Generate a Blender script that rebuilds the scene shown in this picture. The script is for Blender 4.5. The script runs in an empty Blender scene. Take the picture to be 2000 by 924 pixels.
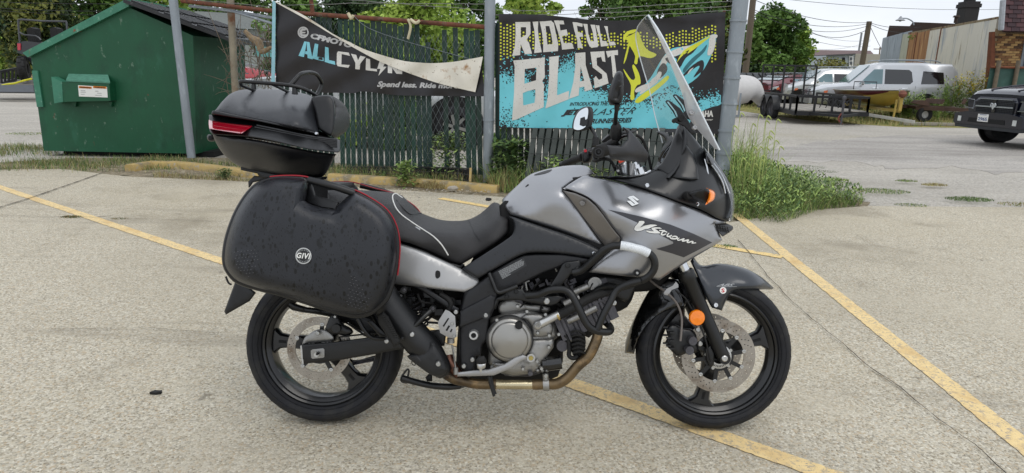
import bpy, bmesh, math, random
import numpy as np
from mathutils import Vector, Matrix
from mathutils.geometry import tessellate_polygon
R = math.radians
scn = bpy.context.scene
col = scn.collection
random.seed(7)
rng = np.random.default_rng(11)

# ------------------------------------------------------------------ camera
FPX, CX, CY = 1300.0, 1000.0, 462.0          # focal length and centre in photo pixels
PITCH, ROLL, HCAM = R(14.0), R(1.1), 1.464
fw0 = Vector((0, math.cos(PITCH), -math.sin(PITCH)))
up0 = Vector((0, math.sin(PITCH), math.cos(PITCH)))
rt0 = Vector((1, 0, 0))
rt = rt0*math.cos(ROLL) + up0*math.sin(ROLL)
up = up0*math.cos(ROLL) - rt0*math.sin(ROLL)
CAMP = Vector((0, 0, HCAM))
cd = bpy.data.cameras.new('camera'); cam = bpy.data.objects.new('camera', cd); col.objects.link(cam)
cd.sensor_width = 36.0; cd.lens = 36.0*FPX/2000.0; cd.clip_start = 0.05; cd.clip_end = 3000
cam.matrix_world = Matrix(((rt.x, up.x, -fw0.x, 0), (rt.y, up.y, -fw0.y, 0), (rt.z, up.z, -fw0.z, HCAM), (0, 0, 0, 1)))
scn.camera = cam
scn.render.resolution_x = 1024; scn.render.resolution_y = 473

# ------------------------------------------------------------------ light: bright overcast
SUN_EL, SUN_AZ = R(58), R(150)               # azimuth clockwise from +Y
w = bpy.data.worlds.new('World'); scn.world = w; w.use_nodes = True
nt = w.node_tree; nt.nodes.clear()
def wn(t, **k):
    n = nt.nodes.new(t)
    for a, b in k.items(): setattr(n, a, b)
    return n
out = wn('ShaderNodeOutputWorld'); bg = wn('ShaderNodeBackground'); bg2 = wn('ShaderNodeBackground'); mixs = wn('ShaderNodeMixShader')
sky = wn('ShaderNodeTexSky', sky_type='NISHITA', sun_disc=False, sun_elevation=SUN_EL, sun_rotation=SUN_AZ)
bg.inputs['Strength'].default_value = 0.10
tc = wn('ShaderNodeTexCoord'); mp = wn('ShaderNodeMapping'); mp.inputs['Scale'].default_value = (1.0, 1.0, 3.2)
nz = wn('ShaderNodeTexNoise'); nz.inputs['Scale'].default_value = 2.6; nz.inputs['Detail'].default_value = 7; nz.inputs['Roughness'].default_value = 0.55
cr = wn('ShaderNodeValToRGB')
cr.color_ramp.elements[0].position = 0.32; cr.color_ramp.elements[0].color = (0.70, 0.745, 0.82, 1)
cr.color_ramp.elements[1].position = 0.66; cr.color_ramp.elements[1].color = (0.84, 0.87, 0.915, 1)
L = nt.links.new
L(tc.outputs['Generated'], mp.inputs['Vector']); L(mp.outputs[0], nz.inputs['Vector']); L(nz.outputs[0], cr.inputs[0])
L(cr.outputs[0], bg2.inputs['Color']); bg2.inputs['Strength'].default_value = 1.22
L(sky.outputs[0], bg.inputs['Color']); mixs.inputs[0].default_value = 0.93
L(bg.outputs[0], mixs.inputs[1]); L(bg2.outputs[0], mixs.inputs[2]); L(mixs.outputs[0], out.inputs[0])
sd = bpy.data.lights.new('sun', 'SUN'); sd.energy = 0.8; sd.angle = R(30); sd.color = (1.0, 0.96, 0.9)
so = bpy.data.objects.new('sun', sd); col.objects.link(so)
sv = Vector((math.sin(SUN_AZ)*math.cos(SUN_EL), math.cos(SUN_AZ)*math.cos(SUN_EL), math.sin(SUN_EL)))
so.rotation_euler = sv.to_track_quat('Z', 'Y').to_euler()
scn.view_settings.view_transform = 'Standard'; scn.view_settings.look = 'None'
scn.view_settings.exposure = 0.0; scn.view_settings.gamma = 1.0; scn.view_settings.use_curve_mapping = False

# ------------------------------------------------------------------ photo -> world
def ray(px, py):
    return (fw0 + rt*((px-CX)/FPX) + up*((CY-py)/FPX))
def G(px, py, z=0.0):
    d = ray(px, py); t = (z-HCAM)/d.z
    return CAMP + d*t
def PY(px, py, Y):
    d = ray(px, py); return CAMP + d*(Y/d.y)
def onplane(px, py, o, n):
    d = ray(px, py); t = (o-CAMP).dot(n)/d.dot(n)
    return CAMP + d*t
def proj(p):
    v = Vector(p)-CAMP; z = v.dot(fw0)
    return CX+FPX*v.dot(rt)/z, CY-FPX*v.dot(up)/z

# ------------------------------------------------------------------ materials
MATS = {}
def hexc(c):
    if isinstance(c, str):
        v = [int(c[i:i+2], 16)/255 for i in (0, 2, 4)]
        return tuple(x/12.92 if x <= .04045 else ((x+.055)/1.055)**2.4 for x in v)
    return tuple(c)
def mat(name, color, rough=0.5, metal=0.0, var=0.15, vscale=8.0, bump=0.0, bscale=60.0, color2=None, c2scale=3.0, c2pos=(0.5, 0.62),
        coat=0.0, spec=None, stretch=None, specks=None, emit=None, alpha=None, trans=None, detail=5):
    if name in MATS: return MATS[name]
    m = bpy.data.materials.new(name); m.use_nodes = True; t = m.node_tree
    b = t.nodes['Principled BSDF']; lk = t.links.new
    color = hexc(color)
    b.inputs['Roughness'].default_value = rough; b.inputs['Metallic'].default_value = metal
    if coat: b.inputs['Coat Weight'].default_value = coat; b.inputs['Coat Roughness'].default_value = 0.08
    if spec is not None: b.inputs['Specular IOR Level'].default_value = spec
    if emit: b.inputs['Emission Color'].default_value = (*hexc(emit[0]), 1); b.inputs['Emission Strength'].default_value = emit[1]
    tcn = t.nodes.new('ShaderNodeTexCoord'); mpn = t.nodes.new('ShaderNodeMapping'); lk(tcn.outputs['Object'], mpn.inputs[0])
    if stretch: mpn.inputs['Scale'].default_value = stretch
    def noise(s, d=5, r=.55):
        n = t.nodes.new('ShaderNodeTexNoise'); n.inputs['Scale'].default_value = s; n.inputs['Detail'].default_value = d
        n.inputs['Roughness'].default_value = r; lk(mpn.outputs[0], n.inputs['Vector']); return n.outputs[0]
    def mixc(f, a, bb):
        mx = t.nodes.new('ShaderNodeMix'); mx.data_type = 'RGBA'
        if isinstance(f, float): mx.inputs[0].default_value = f
        else: lk(f, mx.inputs[0])
        for i, q in ((6, a), (7, bb)):
            if isinstance(q, tuple): mx.inputs[i].default_value = (*q[:3], 1)
            else: lk(q, mx.inputs[i])
        return mx.outputs[2]
    def ramp(f, p0, p1, v0=0.0, v1=1.0):
        r = t.nodes.new('ShaderNodeMapRange'); r.inputs[1].default_value = p0; r.inputs[2].default_value = p1
        r.inputs[3].default_value = v0; r.inputs[4].default_value = v1; lk(f, r.inputs[0]); return r.outputs[0]
    c = color
    if var > 0:
        n1 = ramp(noise(vscale, detail), .3, .7)
        lo = tuple(max(0, x*(1-var)) for x in color); hi = tuple(min(1, x*(1+var)) for x in color)
        c = mixc(n1, lo, hi)
    if color2:
        cc = color2 if isinstance(color2, list) else [(color2, c2scale, c2pos)]
        for (q, s, ps) in cc:
            c = mixc(ramp(noise(s, 6, .62), ps[0], ps[1]), c, hexc(q))
    if specks:      # (scale, threshold, colour)
        for (s, th, q) in specks:
            vo = t.nodes.new('ShaderNodeTexVoronoi'); vo.inputs['Scale'].default_value = s; lk(mpn.outputs[0], vo.inputs['Vector'])
            c = mixc(ramp(vo.outputs[0], th, th*.8), c, hexc(q))
    if isinstance(c, tuple): b.inputs['Base Color'].default_value = (*c, 1)
    else: lk(c, b.inputs['Base Color'])
    if bump:
        bn = t.nodes.new('ShaderNodeBump'); bn.inputs['Strength'].default_value = min(1, bump); bn.inputs['Distance'].default_value = 0.01 if bump <= 1 else 0.01*bump
        lk(noise(bscale, 4, .6), bn.inputs['Height']); lk(bn.outputs[0], b.inputs['Normal'])
    if trans: b.inputs['Transmission Weight'].default_value = trans
    MATS[name] = m; return m

def glassy(name, tint=(.9, .95, .95), refl=.12, haze=0.05, rough=.03, hcol=(.8, .85, .9)):
    m = bpy.data.materials.new(name); m.use_nodes = True; t = m.node_tree; t.nodes.clear(); lk = t.links.new
    o = t.nodes.new('ShaderNodeOutputMaterial'); tr = t.nodes.new('ShaderNodeBsdfTransparent'); tr.inputs[0].default_value = (*tint, 1)
    gl = t.nodes.new('ShaderNodeBsdfGlossy'); gl.inputs['Roughness'].default_value = rough
    df = t.nodes.new('ShaderNodeBsdfDiffuse'); df.inputs[0].default_value = (*hcol, 1)
    lw = t.nodes.new('ShaderNodeLayerWeight'); lw.inputs[0].default_value = .22
    a = t.nodes.new('ShaderNodeMath'); a.operation = 'MULTIPLY_ADD'; lk(lw.outputs[0], a.inputs[0]); a.inputs[1].default_value = .75; a.inputs[2].default_value = refl
    a.use_clamp = True
    m1 = t.nodes.new('ShaderNodeMixShader'); m1.inputs[0].default_value = haze; lk(tr.outputs[0], m1.inputs[1]); lk(df.outputs[0], m1.inputs[2])
    m2 = t.nodes.new('ShaderNodeMixShader'); lk(a.outputs[0], m2.inputs[0]); lk(m1.outputs[0], m2.inputs[1]); lk(gl.outputs[0], m2.inputs[2])
    lk(m2.outputs[0], o.inputs[0]); MATS[name] = m; return m

# ------------------------------------------------------------------ objects
ROOTM = {}
def tag(o, label=None, cat=None, group=None, kind=None):
    if label: o['label'] = label
    if cat: o['category'] = cat
    if group: o['group'] = group
    if kind: o['kind'] = kind
    return o
def empty(name, loc, label=None, cat=None, group=None, matrix=None):
    o = bpy.data.objects.new(name, None); o.empty_display_size = .1; col.objects.link(o)
    M = matrix if matrix is not None else Matrix.Translation(Vector(loc))
    o.matrix_world = M; ROOTM[o.name] = M.copy()
    return tag(o, label, cat, group)
def link_mesh(name, me, parent):
    o = bpy.data.objects.new(name, me); col.objects.link(o)
    if parent is not None:
        M = ROOTM[parent.name]; me.transform(M.inverted()); o.parent = parent; ROOTM[o.name] = M
    else: ROOTM[o.name] = Matrix.Identity(4)
    return o

class MB:
    """collects world-space geometry; build() links it as one mesh object"""
    def __init__(s): s.v = []; s.f = []; s.mi = []; s.cur = 0
    def add(s, vs, fs):
        b = len(s.v); s.v += [tuple(v) for v in vs]
        s.f += [tuple(b+i for i in f) for f in fs]; s.mi += [s.cur]*len(fs); return s
    def box(s, c, sz, ax=None, taper=None):
        X, Y, Z = ax if ax else (Vector((1, 0, 0)), Vector((0, 1, 0)), Vector((0, 0, 1)))
        c = Vector(c); vs = []
        for k in (-1, 1):
            tp = 1 if (k < 0 or taper is None) else taper
            for a, b in ((-1, -1), (1, -1), (1, 1), (-1, 1)):
                vs.append(c + X*(a*sz[0]/2*tp) + Y*(b*sz[1]/2*tp) + Z*(k*sz[2]/2))
        return s.add(vs, [(3, 2, 1, 0), (4, 5, 6, 7), (0, 1, 5, 4), (1, 2, 6, 5), (2, 3, 7, 6), (3, 0, 4, 7)])
    def bbox(s, c, sz, bev=.01, ax=None):
        """box with chamfered vertical/horizontal edges"""
        X, Y, Z = ax if ax else (Vector((1, 0, 0)), Vector((0, 1, 0)), Vector((0, 0, 1)))
        c = Vector(c); a, b, d = sz[0]/2, sz[1]/2, sz[2]/2; e = min(bev, a*.8, b*.8, d*.8)
        def ring(a_, b_, e_, z):
            pts = [(-a_+e_, -b_), (a_-e_, -b_), (a_, -b_+e_), (a_, b_-e_), (a_-e_, b_), (-a_+e_, b_), (-a_, b_-e_), (-a_, -b_+e_)]
            return [c+X*p+Y*q+Z*z for p, q in pts]
        vs = ring(a-e, b-e, e*.4, -d)+ring(a, b, e, -d+e)+ring(a, b, e, d-e)+ring(a-e, b-e, e*.4, d)
        fs = [tuple(range(7, -1, -1)), tuple(range(24, 32))]
        for k in range(3):
            for i in range(8):
                j = (i+1) % 8; fs.append((k*8+i, k*8+j, k*8+8+j, k*8+8+i))
        return s.add(vs, fs)
    def cyl(s, p0, p1, r0, r1=None, n=16, caps=True):
        p0, p1 = Vector(p0), Vector(p1); r1 = r0 if r1 is None else r1
        d = (p1-p0).normalized(); a = d.orthogonal().normalized(); b = d.cross(a)
        vs = []
        for p, r in ((p0, r0), (p1, r1)):
            for i in range(n):
                t = 2*math.pi*i/n; vs.append(p+a*(r*math.cos(t))+b*(r*math.sin(t)))
        fs = [(i, (i+1) % n, n+(i+1) % n, n+i) for i in range(n)]
        if caps: fs += [tuple(range(n-1, -1, -1)), tuple(range(n, 2*n))]
        return s.add(vs, fs)
    def tube(s, pts, r, n=10, smooth=4, closed=False, flat=None):
        """r: number or list of radii at pts"""
        P = [Vector(p) for p in pts]; rr = list(r) if isinstance(r, (list, tuple)) else [r]*len(P)
        if smooth > 1 and len(P) > 2:
            Q = []; q = []; m = len(P)
            rngi = range(m if closed else m-1)
            for i in rngi:
                g = lambda k: P[k % m] if closed else P[max(0, min(m-1, k))]
                p0, p1, p2, p3 = g(i-1), g(i), g(i+1), g(i+2)
                for k in range(smooth):
                    t = k/smooth
                    Q.append(0.5*((2*p1)+(p2-p0)*t+(2*p0-5*p1+4*p2-p3)*t*t+(3*p1-p0-3*p2+p3)*t**3))
                    q.append(rr[i]*(1-t)+rr[(i+1) % m]*t)
            if not closed: Q.append(P[-1]); q.append(rr[-1])
            P, rr = Q, q
        m = len(P); vs = []; a = None
        for i in range(m):
            if closed: d = P[(i+1) % m]-P[i-1]
            else: d = P[min(i+1, m-1)]-P[max(i-1, 0)]
            if d.length < 1e-9: d = Vector((0, 0, 1))
            d.normalize()
            a = d.orthogonal().normalized() if a is None else (a-d*a.dot(d)).normalized()
            b = d.cross(a)
            for k in range(n):
                t = 2*math.pi*k/n; vs.append(P[i]+a*(rr[i]*math.cos(t))+b*(rr[i]*math.sin(t)))
        fs = []
        for i in range(m if closed else m-1):
            j = (i+1) % m
            for k in range(n):
                l = (k+1) % n; fs.append((i*n+k, i*n+l, j*n+l, j*n+k))
        if not closed: fs += [tuple(range(n-1, -1, -1)), tuple(range((m-1)*n, m*n))]
        return s.add(vs, fs)
    def lathe(s, c, axis, prof, n=48, x0=None, a0=0, a1=2*math.pi, loop=False):
        """prof: list of (radius, offset along axis)"""
        c = Vector(c); ax = Vector(axis).normalized(); X = Vector(x0).normalized() if x0 is not None else ax.orthogonal().normalized(); Y = ax.cross(X)
        full = abs(a1-a0-2*math.pi) < 1e-6; nn = n if full else n+1; m = len(prof); vs = []
        for i in range(nn):
            t = a0+(a1-a0)*i/n; d = X*math.cos(t)+Y*math.sin(t)
            for r, o in prof: vs.append(c+d*r+ax*o)
        fs = []
        for i in range(n):
            j = (i+1) % nn
            for k in range(m if loop else m-1):
                l = (k+1) % m; fs.append((i*m+k, j*m+k, j*m+l, i*m+l))
        return s.add(vs, fs)
    def ball(s, c, r, n=10, sc=(1, 1, 1), ax=None):
        X, Y, Z = ax if ax else (Vector((1, 0, 0)), Vector((0, 1, 0)), Vector((0, 0, 1))); c = Vector(c)
        vs = [c+Z*(r*sc[2])]; m = n//2
        for i in range(1, m):
            p = math.pi*i/m
            for k in range(n):
                t = 2*math.pi*k/n
                vs.append(c+X*(r*sc[0]*math.sin(p)*math.cos(t))+Y*(r*sc[1]*math.sin(p)*math.sin(t))+Z*(r*sc[2]*math.cos(p)))
        vs.append(c-Z*(r*sc[2])); fs = [(0, 1+k, 1+(k+1) % n) for k in range(n)]
        for i in range(m-2):
            for k in range(n):
                a = 1+i*n; b = a+n; fs.append((a+k, b+k, b+(k+1) % n, a+(k+1) % n))
        a = 1+(m-2)*n; e = len(vs)-1; fs += [(a+(k+1) % n, a+k, e) for k in range(n)]
        return s.add(vs, fs)
    def poly(s, pts): return s.add(pts, [tuple(range(len(pts)))])
    def prism(s, pts, dvec):
        """extrude a planar 3-D polygon by dvec, both caps"""
        n = len(pts); d = Vector(dvec); P = [Vector(p) for p in pts]; Q = [p+d for p in P]
        fs = [(i, (i+1) % n, n+(i+1) % n, n+i) for i in range(n)]
        tri = tessellate_polygon([P])
        for a, b, c in tri: fs.append((a, b, c)); fs.append((n+c, n+b, n+a))
        return s.add(P+Q, fs)
    def build(s, name, m, parent=None, sharp=38, smooth=True, fixn=True):
        me = bpy.data.meshes.new(name); me.from_pydata(s.v, [], s.f)
        for q in (m if isinstance(m, (list, tuple)) else [m]): me.materials.append(q)
        if any(s.mi): me.polygons.foreach_set('material_index', s.mi)
        if fixn and len(s.f) < 60000:
            bm = bmesh.new(); bm.from_mesh(me); bmesh.ops.recalc_face_normals(bm, faces=bm.faces); bm.to_mesh(me); bm.free()
        if smooth and len(me.polygons):
            me.polygons.foreach_set('use_smooth', [True]*len(me.polygons)); me.set_sharp_from_angle(angle=R(sharp))
        me.update()
        return link_mesh(name, me, parent)
def npmesh(name, V, F, m, parent=None, smooth=False, k=4):
    """V (n,3) array, F (m,k) array"""
    me = bpy.data.meshes.new(name); V = np.asarray(V, dtype=np.float32); F = np.asarray(F, dtype=np.int32)
    me.vertices.add(len(V)); me.vertices.foreach_set('co', V.ravel())
    me.loops.add(F.size); me.loops.foreach_set('vertex_index', F.ravel())
    me.polygons.add(len(F)); me.polygons.foreach_set('loop_start', np.arange(len(F), dtype=np.int32)*k)
    me.update(calc_edges=True)
    if isinstance(m, (list, tuple)):
        for q in m: me.materials.append(q)
    else: me.materials.append(m)
    if smooth: me.polygons.foreach_set('use_smooth', [True]*len(F))
    return link_mesh(name, me, parent)
def copy_tree(o, parent=None):
    c = o.copy(); col.objects.link(c); c.parent = parent
    for ch in [x for x in bpy.data.objects if x.parent == o]: copy_tree(ch, c)
    return c

# ------------------------------------------------------------------ 2-D tools in the photo plane
ZM = {1: (400, 130, 3.421), 2: (420, 330, 3.08), 3: (460, 550, 3.185), 4: (760, 360, 4.2), 5: (730, 540, 3.852), 6: (900, 480, 2.98),
      7: (1080, 20, 3.081), 8: (960, 290, 3.422), 9: (1200, 490, 2.497), 10: (1080, 230, 7.109)}
def Z(k, pts):
    a, b, s = ZM[k]
    return [(a+p[0]/s, b+p[1]/s)+tuple(p[2:]) for p in pts]
def crv(pts, n=4, closed=True):
    """Catmull-Rom through 2-D points; a point given as (x,y,'c') stays a corner"""
    m = len(pts); o = []
    for i in range(m if closed else m-1):
        g = lambda k: pts[k % m] if closed else pts[max(0, min(m-1, k))]
        p0, p1, p2, p3 = g(i-1), g(i), g(i+1), g(i+2)
        c1, c2 = len(p1) > 2 and p1[2] == 'c', len(p2) > 2 and p2[2] == 'c'
        if c1: p0 = p1
        if c2: p3 = p2
        if c1 and c2: o.append((p1[0], p1[1])); continue
        for k in range(n):
            t = k/n
            o.append(tuple(0.5*((2*p1[a])+(p2[a]-p0[a])*t+(2*p0[a]-5*p1[a]+4*p2[a]-p3[a])*t*t+(3*p1[a]-p0[a]-3*p2[a]+p3[a])*t**3) for a in (0, 1)))
    if not closed: o.append(tuple(pts[-1][:2]))
    return o
def tps(ctrl):
    if not isinstance(ctrl, (list, tuple)): return lambda u, v: ctrl + 0*u
    C = np.array([c[:3] for c in ctrl], float); s = 100.0
    P = C[:, :2]/s; n = len(P)
    def U(r2): return np.where(r2 < 1e-12, 0, .5*r2*np.log(np.maximum(r2, 1e-12)))
    D = ((P[:, None]-P[None])**2).sum(-1); K = U(D)+np.eye(n)*.003
    Q = np.hstack([np.ones((n, 1)), P]); A = np.zeros((n+3, n+3)); A[:n, :n] = K; A[:n, n:] = Q; A[n:, :n] = Q.T
    w_ = np.linalg.lstsq(A, np.concatenate([C[:, 2], np.zeros(3)]), rcond=None)[0]
    def f(u, v):
        u = np.atleast_1d(np.asarray(u, float)); v = np.atleast_1d(np.asarray(v, float))
        X = np.stack([u, v], -1)/s; D = ((X[:, None]-P[None])**2).sum(-1)
        return U(D)@w_[:n] + w_[n] + X@w_[n+1:]
    return f
def pdist(u, v, poly):
    P = np.array([p[:2] for p in poly], float); Q = np.roll(P, -1, 0); X = np.stack([u, v], -1)
    d = Q-P; L2 = np.maximum((d**2).sum(-1), 1e-9)
    t = np.clip(((X[:, None]-P[None])*d[None]).sum(-1)/L2, 0, 1)
    return np.sqrt((((P[None]+t[..., None]*d[None])-X[:, None])**2).sum(-1)).min(1)
def cutgrid(poly, step):
    bm = bmesh.new(); vs = [bm.verts.new((p[0], p[1], 0)) for p in poly]
    tri = tessellate_polygon([[Vector((p[0], p[1], 0)) for p in poly]])
    for a, b, c in tri:
        try: bm.faces.new((vs[a], vs[b], vs[c]))
        except ValueError: pass
    xs = [p[0] for p in poly]; ys = [p[1] for p in poly]
    for ax, lo, hi in ((0, min(xs), max(xs)), (1, min(ys), max(ys))):
        k = math.floor(lo/step)+1
        while k*step < hi:
            co = [0, 0, 0]; co[ax] = k*step; no = [0, 0, 0]; no[ax] = 1
            bmesh.ops.bisect_plane(bm, geom=bm.verts[:]+bm.edges[:]+bm.faces[:], plane_co=co, plane_no=no, dist=1e-4); k += 1
    bm.verts.index_update(); bm.faces.index_update(); bm.verts.ensure_lookup_table(); bm.faces.ensure_lookup_table()
    return bm
def text_tris(s, bold=0.0, shear=0.0, space=1.0, res=3):
    """built-in font -> (verts 2-D normalised to unit cap height from 0, faces)"""
    cu = bpy.data.curves.new('t', 'FONT'); cu.body = s; cu.size = 1; cu.offset = bold; cu.shear = shear; cu.space_character = space; cu.resolution_u = res
    ob = bpy.data.objects.new('t', cu); col.objects.link(ob)
    dg = bpy.context.evaluated_depsgraph_get(); me = bpy.data.meshes.new_from_object(ob.evaluated_get(dg))
    V = [(v.co.x, v.co.y) for v in me.vertices]; F = [tuple(p.vertices) for p in me.polygons]
    bpy.data.objects.remove(ob); bpy.data.curves.remove(cu); bpy.data.meshes.remove(me)
    return V, F
def fit_text(V, quad):
    """map text bbox to photo quad TL,TR,BR,BL"""
    xs = [p[0] for p in V]; ys = [p[1] for p in V]; x0, x1, y0, y1 = min(xs), max(xs), min(ys), max(ys)
    TL, TR, BR, BL = quad; o = []
    for x, y in V:
        a = (x-x0)/(x1-x0+1e-9); b = (y1-y)/(y1-y0+1e-9)
        o.append(tuple((TL[k]*(1-a)+TR[k]*a)*(1-b)+(BL[k]*(1-a)+BR[k]*a)*b for k in (0, 1)))
    return o

def cdtmesh(out, step, r):
    """constrained triangulation of an outline with rings that follow its edge, then a grid"""
    from mathutils.geometry import delaunay_2d_cdt
    sp = max(2.5, min(step, 5)) if r else max(3, step)
    O = []
    m = len(out)
    for i in range(m):
        a, b = out[i][:2], out[(i+1) % m][:2]; d = math.hypot(b[0]-a[0], b[1]-a[1])
        if d < 1e-6: continue
        k = max(1, int(d/sp+.5))
        for j in range(k): O.append((a[0]+(b[0]-a[0])*j/k, a[1]+(b[1]-a[1])*j/k))
    n = len(O); A = np.array(O); area = 0.5*np.sum(A[:, 0]*np.roll(A[:, 1], -1)-np.roll(A[:, 0], -1)*A[:, 1])
    if area < 0: O = O[::-1]; A = A[::-1].copy()
    T = np.roll(A, -1, 0)-np.roll(A, 1, 0); T /= np.maximum(np.linalg.norm(T, axis=1), 1e-9)[:, None]; N = np.stack([-T[:, 1], T[:, 0]], -1)
    def inside(P):
        x, y = P[:, 0][:, None], P[:, 1][:, None]; x1, y1 = A[:, 0], A[:, 1]; x2, y2 = np.roll(x1, -1), np.roll(y1, -1)
        c = ((y1 > y) != (y2 > y)) & (x < (x2-x1)*(y-y1)/(y2-y1+1e-12)+x1); return (c.sum(1) % 2) == 1
    pts = [A]; last = 0
    if r:
        for q in (.08, .25, .5, .8):
            d = r*q
            if d-last < .8: continue
            last = d
            st = 1 if d < 5 else 2
            R_ = (A+N*d)[::st]; ok = inside(R_) & (pdist(R_[:, 0], R_[:, 1], O) > d*.93); pts.append(R_[ok])
        last = r*.95
    gx = np.arange(A[:, 0].min()+step/2, A[:, 0].max(), step); gy = np.arange(A[:, 1].min()+step/2, A[:, 1].max(), step)
    if len(gx) and len(gy):
        Gd = np.array([(x+(step/2 if j % 2 else 0), y) for j, y in enumerate(gy) for x in gx]); ok = inside(Gd) & (pdist(Gd[:, 0], Gd[:, 1], O) > last+step*.35)
        pts.append(Gd[ok])
    P = np.concatenate(pts)
    res = delaunay_2d_cdt([Vector(p) for p in P], [(i, (i+1) % n) for i in range(n)], [list(range(n))], 1, 1e-4)
    V = np.array([(v.x, v.y) for v in res[0]]); F = [tuple(f) for f in res[2]]
    cnt = {}
    for f in F:
        for i in range(len(f)):
            e = (f[i], f[(i+1) % len(f)]); k = (min(e), max(e)); cnt.setdefault(k, []).append(e)
    return V, F, [es[0] for es in cnt.values() if len(es) == 1]

# ================================================================== MOTORCYCLE
LEAN = R(11.0)
BO = Vector((-0.77, 2.565, 0.0))
bu = Vector((1, 0, 0)); bl = Vector((0, -math.cos(LEAN), math.sin(LEAN))); bw = Vector((0, math.sin(LEAN), math.cos(LEAN)))
BM = Matrix(((bu.x, -bl.x, bw.x, BO.x), (bu.y, -bl.y, bw.y, BO.y), (bu.z, -bl.z, bw.z, BO.z), (0, 0, 0, 1)))
BAX = (bu, -bl, bw)
def B(px, py, lat=0.0):
    d = ray(px, py); t = (BO+bl*lat-CAMP).dot(bl)/d.dot(bl); return CAMP+d*t
def BZ(k, pts): return [B(*p) for p in Z(k, pts)]

blk_plastic = mat('wet_black_plastic', '24262b', rough=.36, specks=[(46, .27, '090a0b'), (110, .24, '0b0c0d')], var=.12, vscale=12, bump=.12, bscale=420, color2=[('101113', 34, (.60, .66)), ('141517', 90, (.66, .72))], spec=.4, stretch=(1, 1, .55))
blk_smooth = mat('black_plastic', '131416', rough=.38, var=.1, vscale=9, bump=.08, bscale=300, color2='0f1011', c2scale=60, c2pos=(.64, .7))
blk_gloss = mat('gloss_black_paint', '090a0b', rough=.16, var=.1, coat=.6)
blk_metal = mat('black_powder_coat', '121314', rough=.38, var=.15, vscale=20, bump=.05)
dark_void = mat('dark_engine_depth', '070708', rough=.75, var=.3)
seat_mat = mat('black_vinyl', '232223', rough=.42, var=.1, bump=.35, bscale=500, color2='151515', c2scale=95, c2pos=(.66, .72))
seat_mat2 = mat('dark_side_vinyl', '161617', rough=.5, var=.1, bump=.25, bscale=500)
silver = mat('silver_paint', 'a0a1a4', rough=.34, metal=.8, var=.05, vscale=900, coat=.6, color2='4c4c4f', c2scale=150, c2pos=(.70, .73))
silver_dk = mat('silver_paint_shaded', '77736f', rough=.26, metal=.5, var=.04, vscale=5, coat=.4)  # silver darkened to carry the shade of the downward-facing inner cheek
silver_lt = mat('pale_silver_paint', 'a4a4a4', rough=.35, metal=.45, var=.03, coat=.3)
frame_m = mat('dark_cast_frame', '212225', rough=.40, metal=.2, var=.12, vscale=14, bump=.15, bscale=260, color2='121214', c2scale=70, c2pos=(.62, .68))
alu = mat('cast_aluminium', '9c9b98', rough=.38, metal=.75, var=.10, vscale=14, bump=.12, bscale=260, color2='5a574f', c2scale=22, c2pos=(.55, .75))
alu_br = mat('brushed_aluminium', 'c4c4c2', rough=.3, metal=.85, var=.06, vscale=20)
alu_dk = mat('dull_engine_metal', '57565a', rough=.5, metal=.6, var=.2, vscale=25, bump=.2, bscale=120)
chrome = mat('chrome', 'd6d8da', rough=.12, metal=1.0, var=.02)
steel = mat('disc_steel', 'a19b92', rough=.36, metal=.8, var=.10, vscale=30, color2='6d5c4a', c2scale=12, c2pos=(.5, .75))
bolt_m = mat('bolt_steel', 'b5b5b2', rough=.3, metal=.9, var=.08, vscale=60)
tyre_m = mat('tyre_rubber', '1e1f23', rough=.68, var=.14, vscale=30, bump=.15, bscale=300, color2='34332f', c2scale=16, c2pos=(.5, .8), spec=.35)
groove_m = mat('tyre_groove', '0b0b0c', rough=.8, var=.1)
rim_m = mat('black_wheel_paint', '101113', rough=.28, var=.1, coat=.25)
copper = mat('heat_tinted_steel', '7c6a50', rough=.36, metal=.75, var=.25, vscale=12, color2=[('37312f', 8, (.44, .62)), ('a88a62', 15, (.55, .75))])
headshine = mat('polished_pipe', 'c8bc9c', rough=.22, metal=.9, var=.15, vscale=14)
red_lens = mat('red_lens', 'b3122a', rough=.12, var=.12, vscale=30, coat=.7)
red_edge = mat('red_trim', 'a01e2b', rough=.4, var=.1)
amber = mat('amber_lens', 'f2820c', rough=.2, var=.12, vscale=60, coat=.6, emit=('f27a08', .08))
white_m = mat('white_print', 'e4e4e0', rough=.5, var=.03)
grey_print = mat('grey_print', '9fa2a4', rough=.5, var=.03)
charcoal = mat('charcoal_decal', '35353a', rough=.3, metal=.2, var=.05, coat=.3)
rubber = mat('black_rubber', '151515', rough=.72, var=.2, bump=.2, bscale=200)
mirror_m = mat('mirror_glass', 'e6eaec', rough=.03, metal=1.0, var=0)
lens_dark = mat('dark_headlamp', '1b1d20', rough=.08, var=.2, vscale=20, coat=1.0)
red_sw = mat('red_switch', 'c6202c', rough=.4, var=.05)
shield_m = glassy('clear_shield', tint=(.92, .94, .94), refl=.07, haze=.075, rough=.05)
lens_m = glassy('clear_headlamp_cover', tint=(.85, .87, .88), refl=.12, haze=.05)
reflect_tape = mat('honeycomb_tape', 'dfe3e6', rough=.3, var=.04, specks=[(230, .42, 'c9cfd4')])

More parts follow.
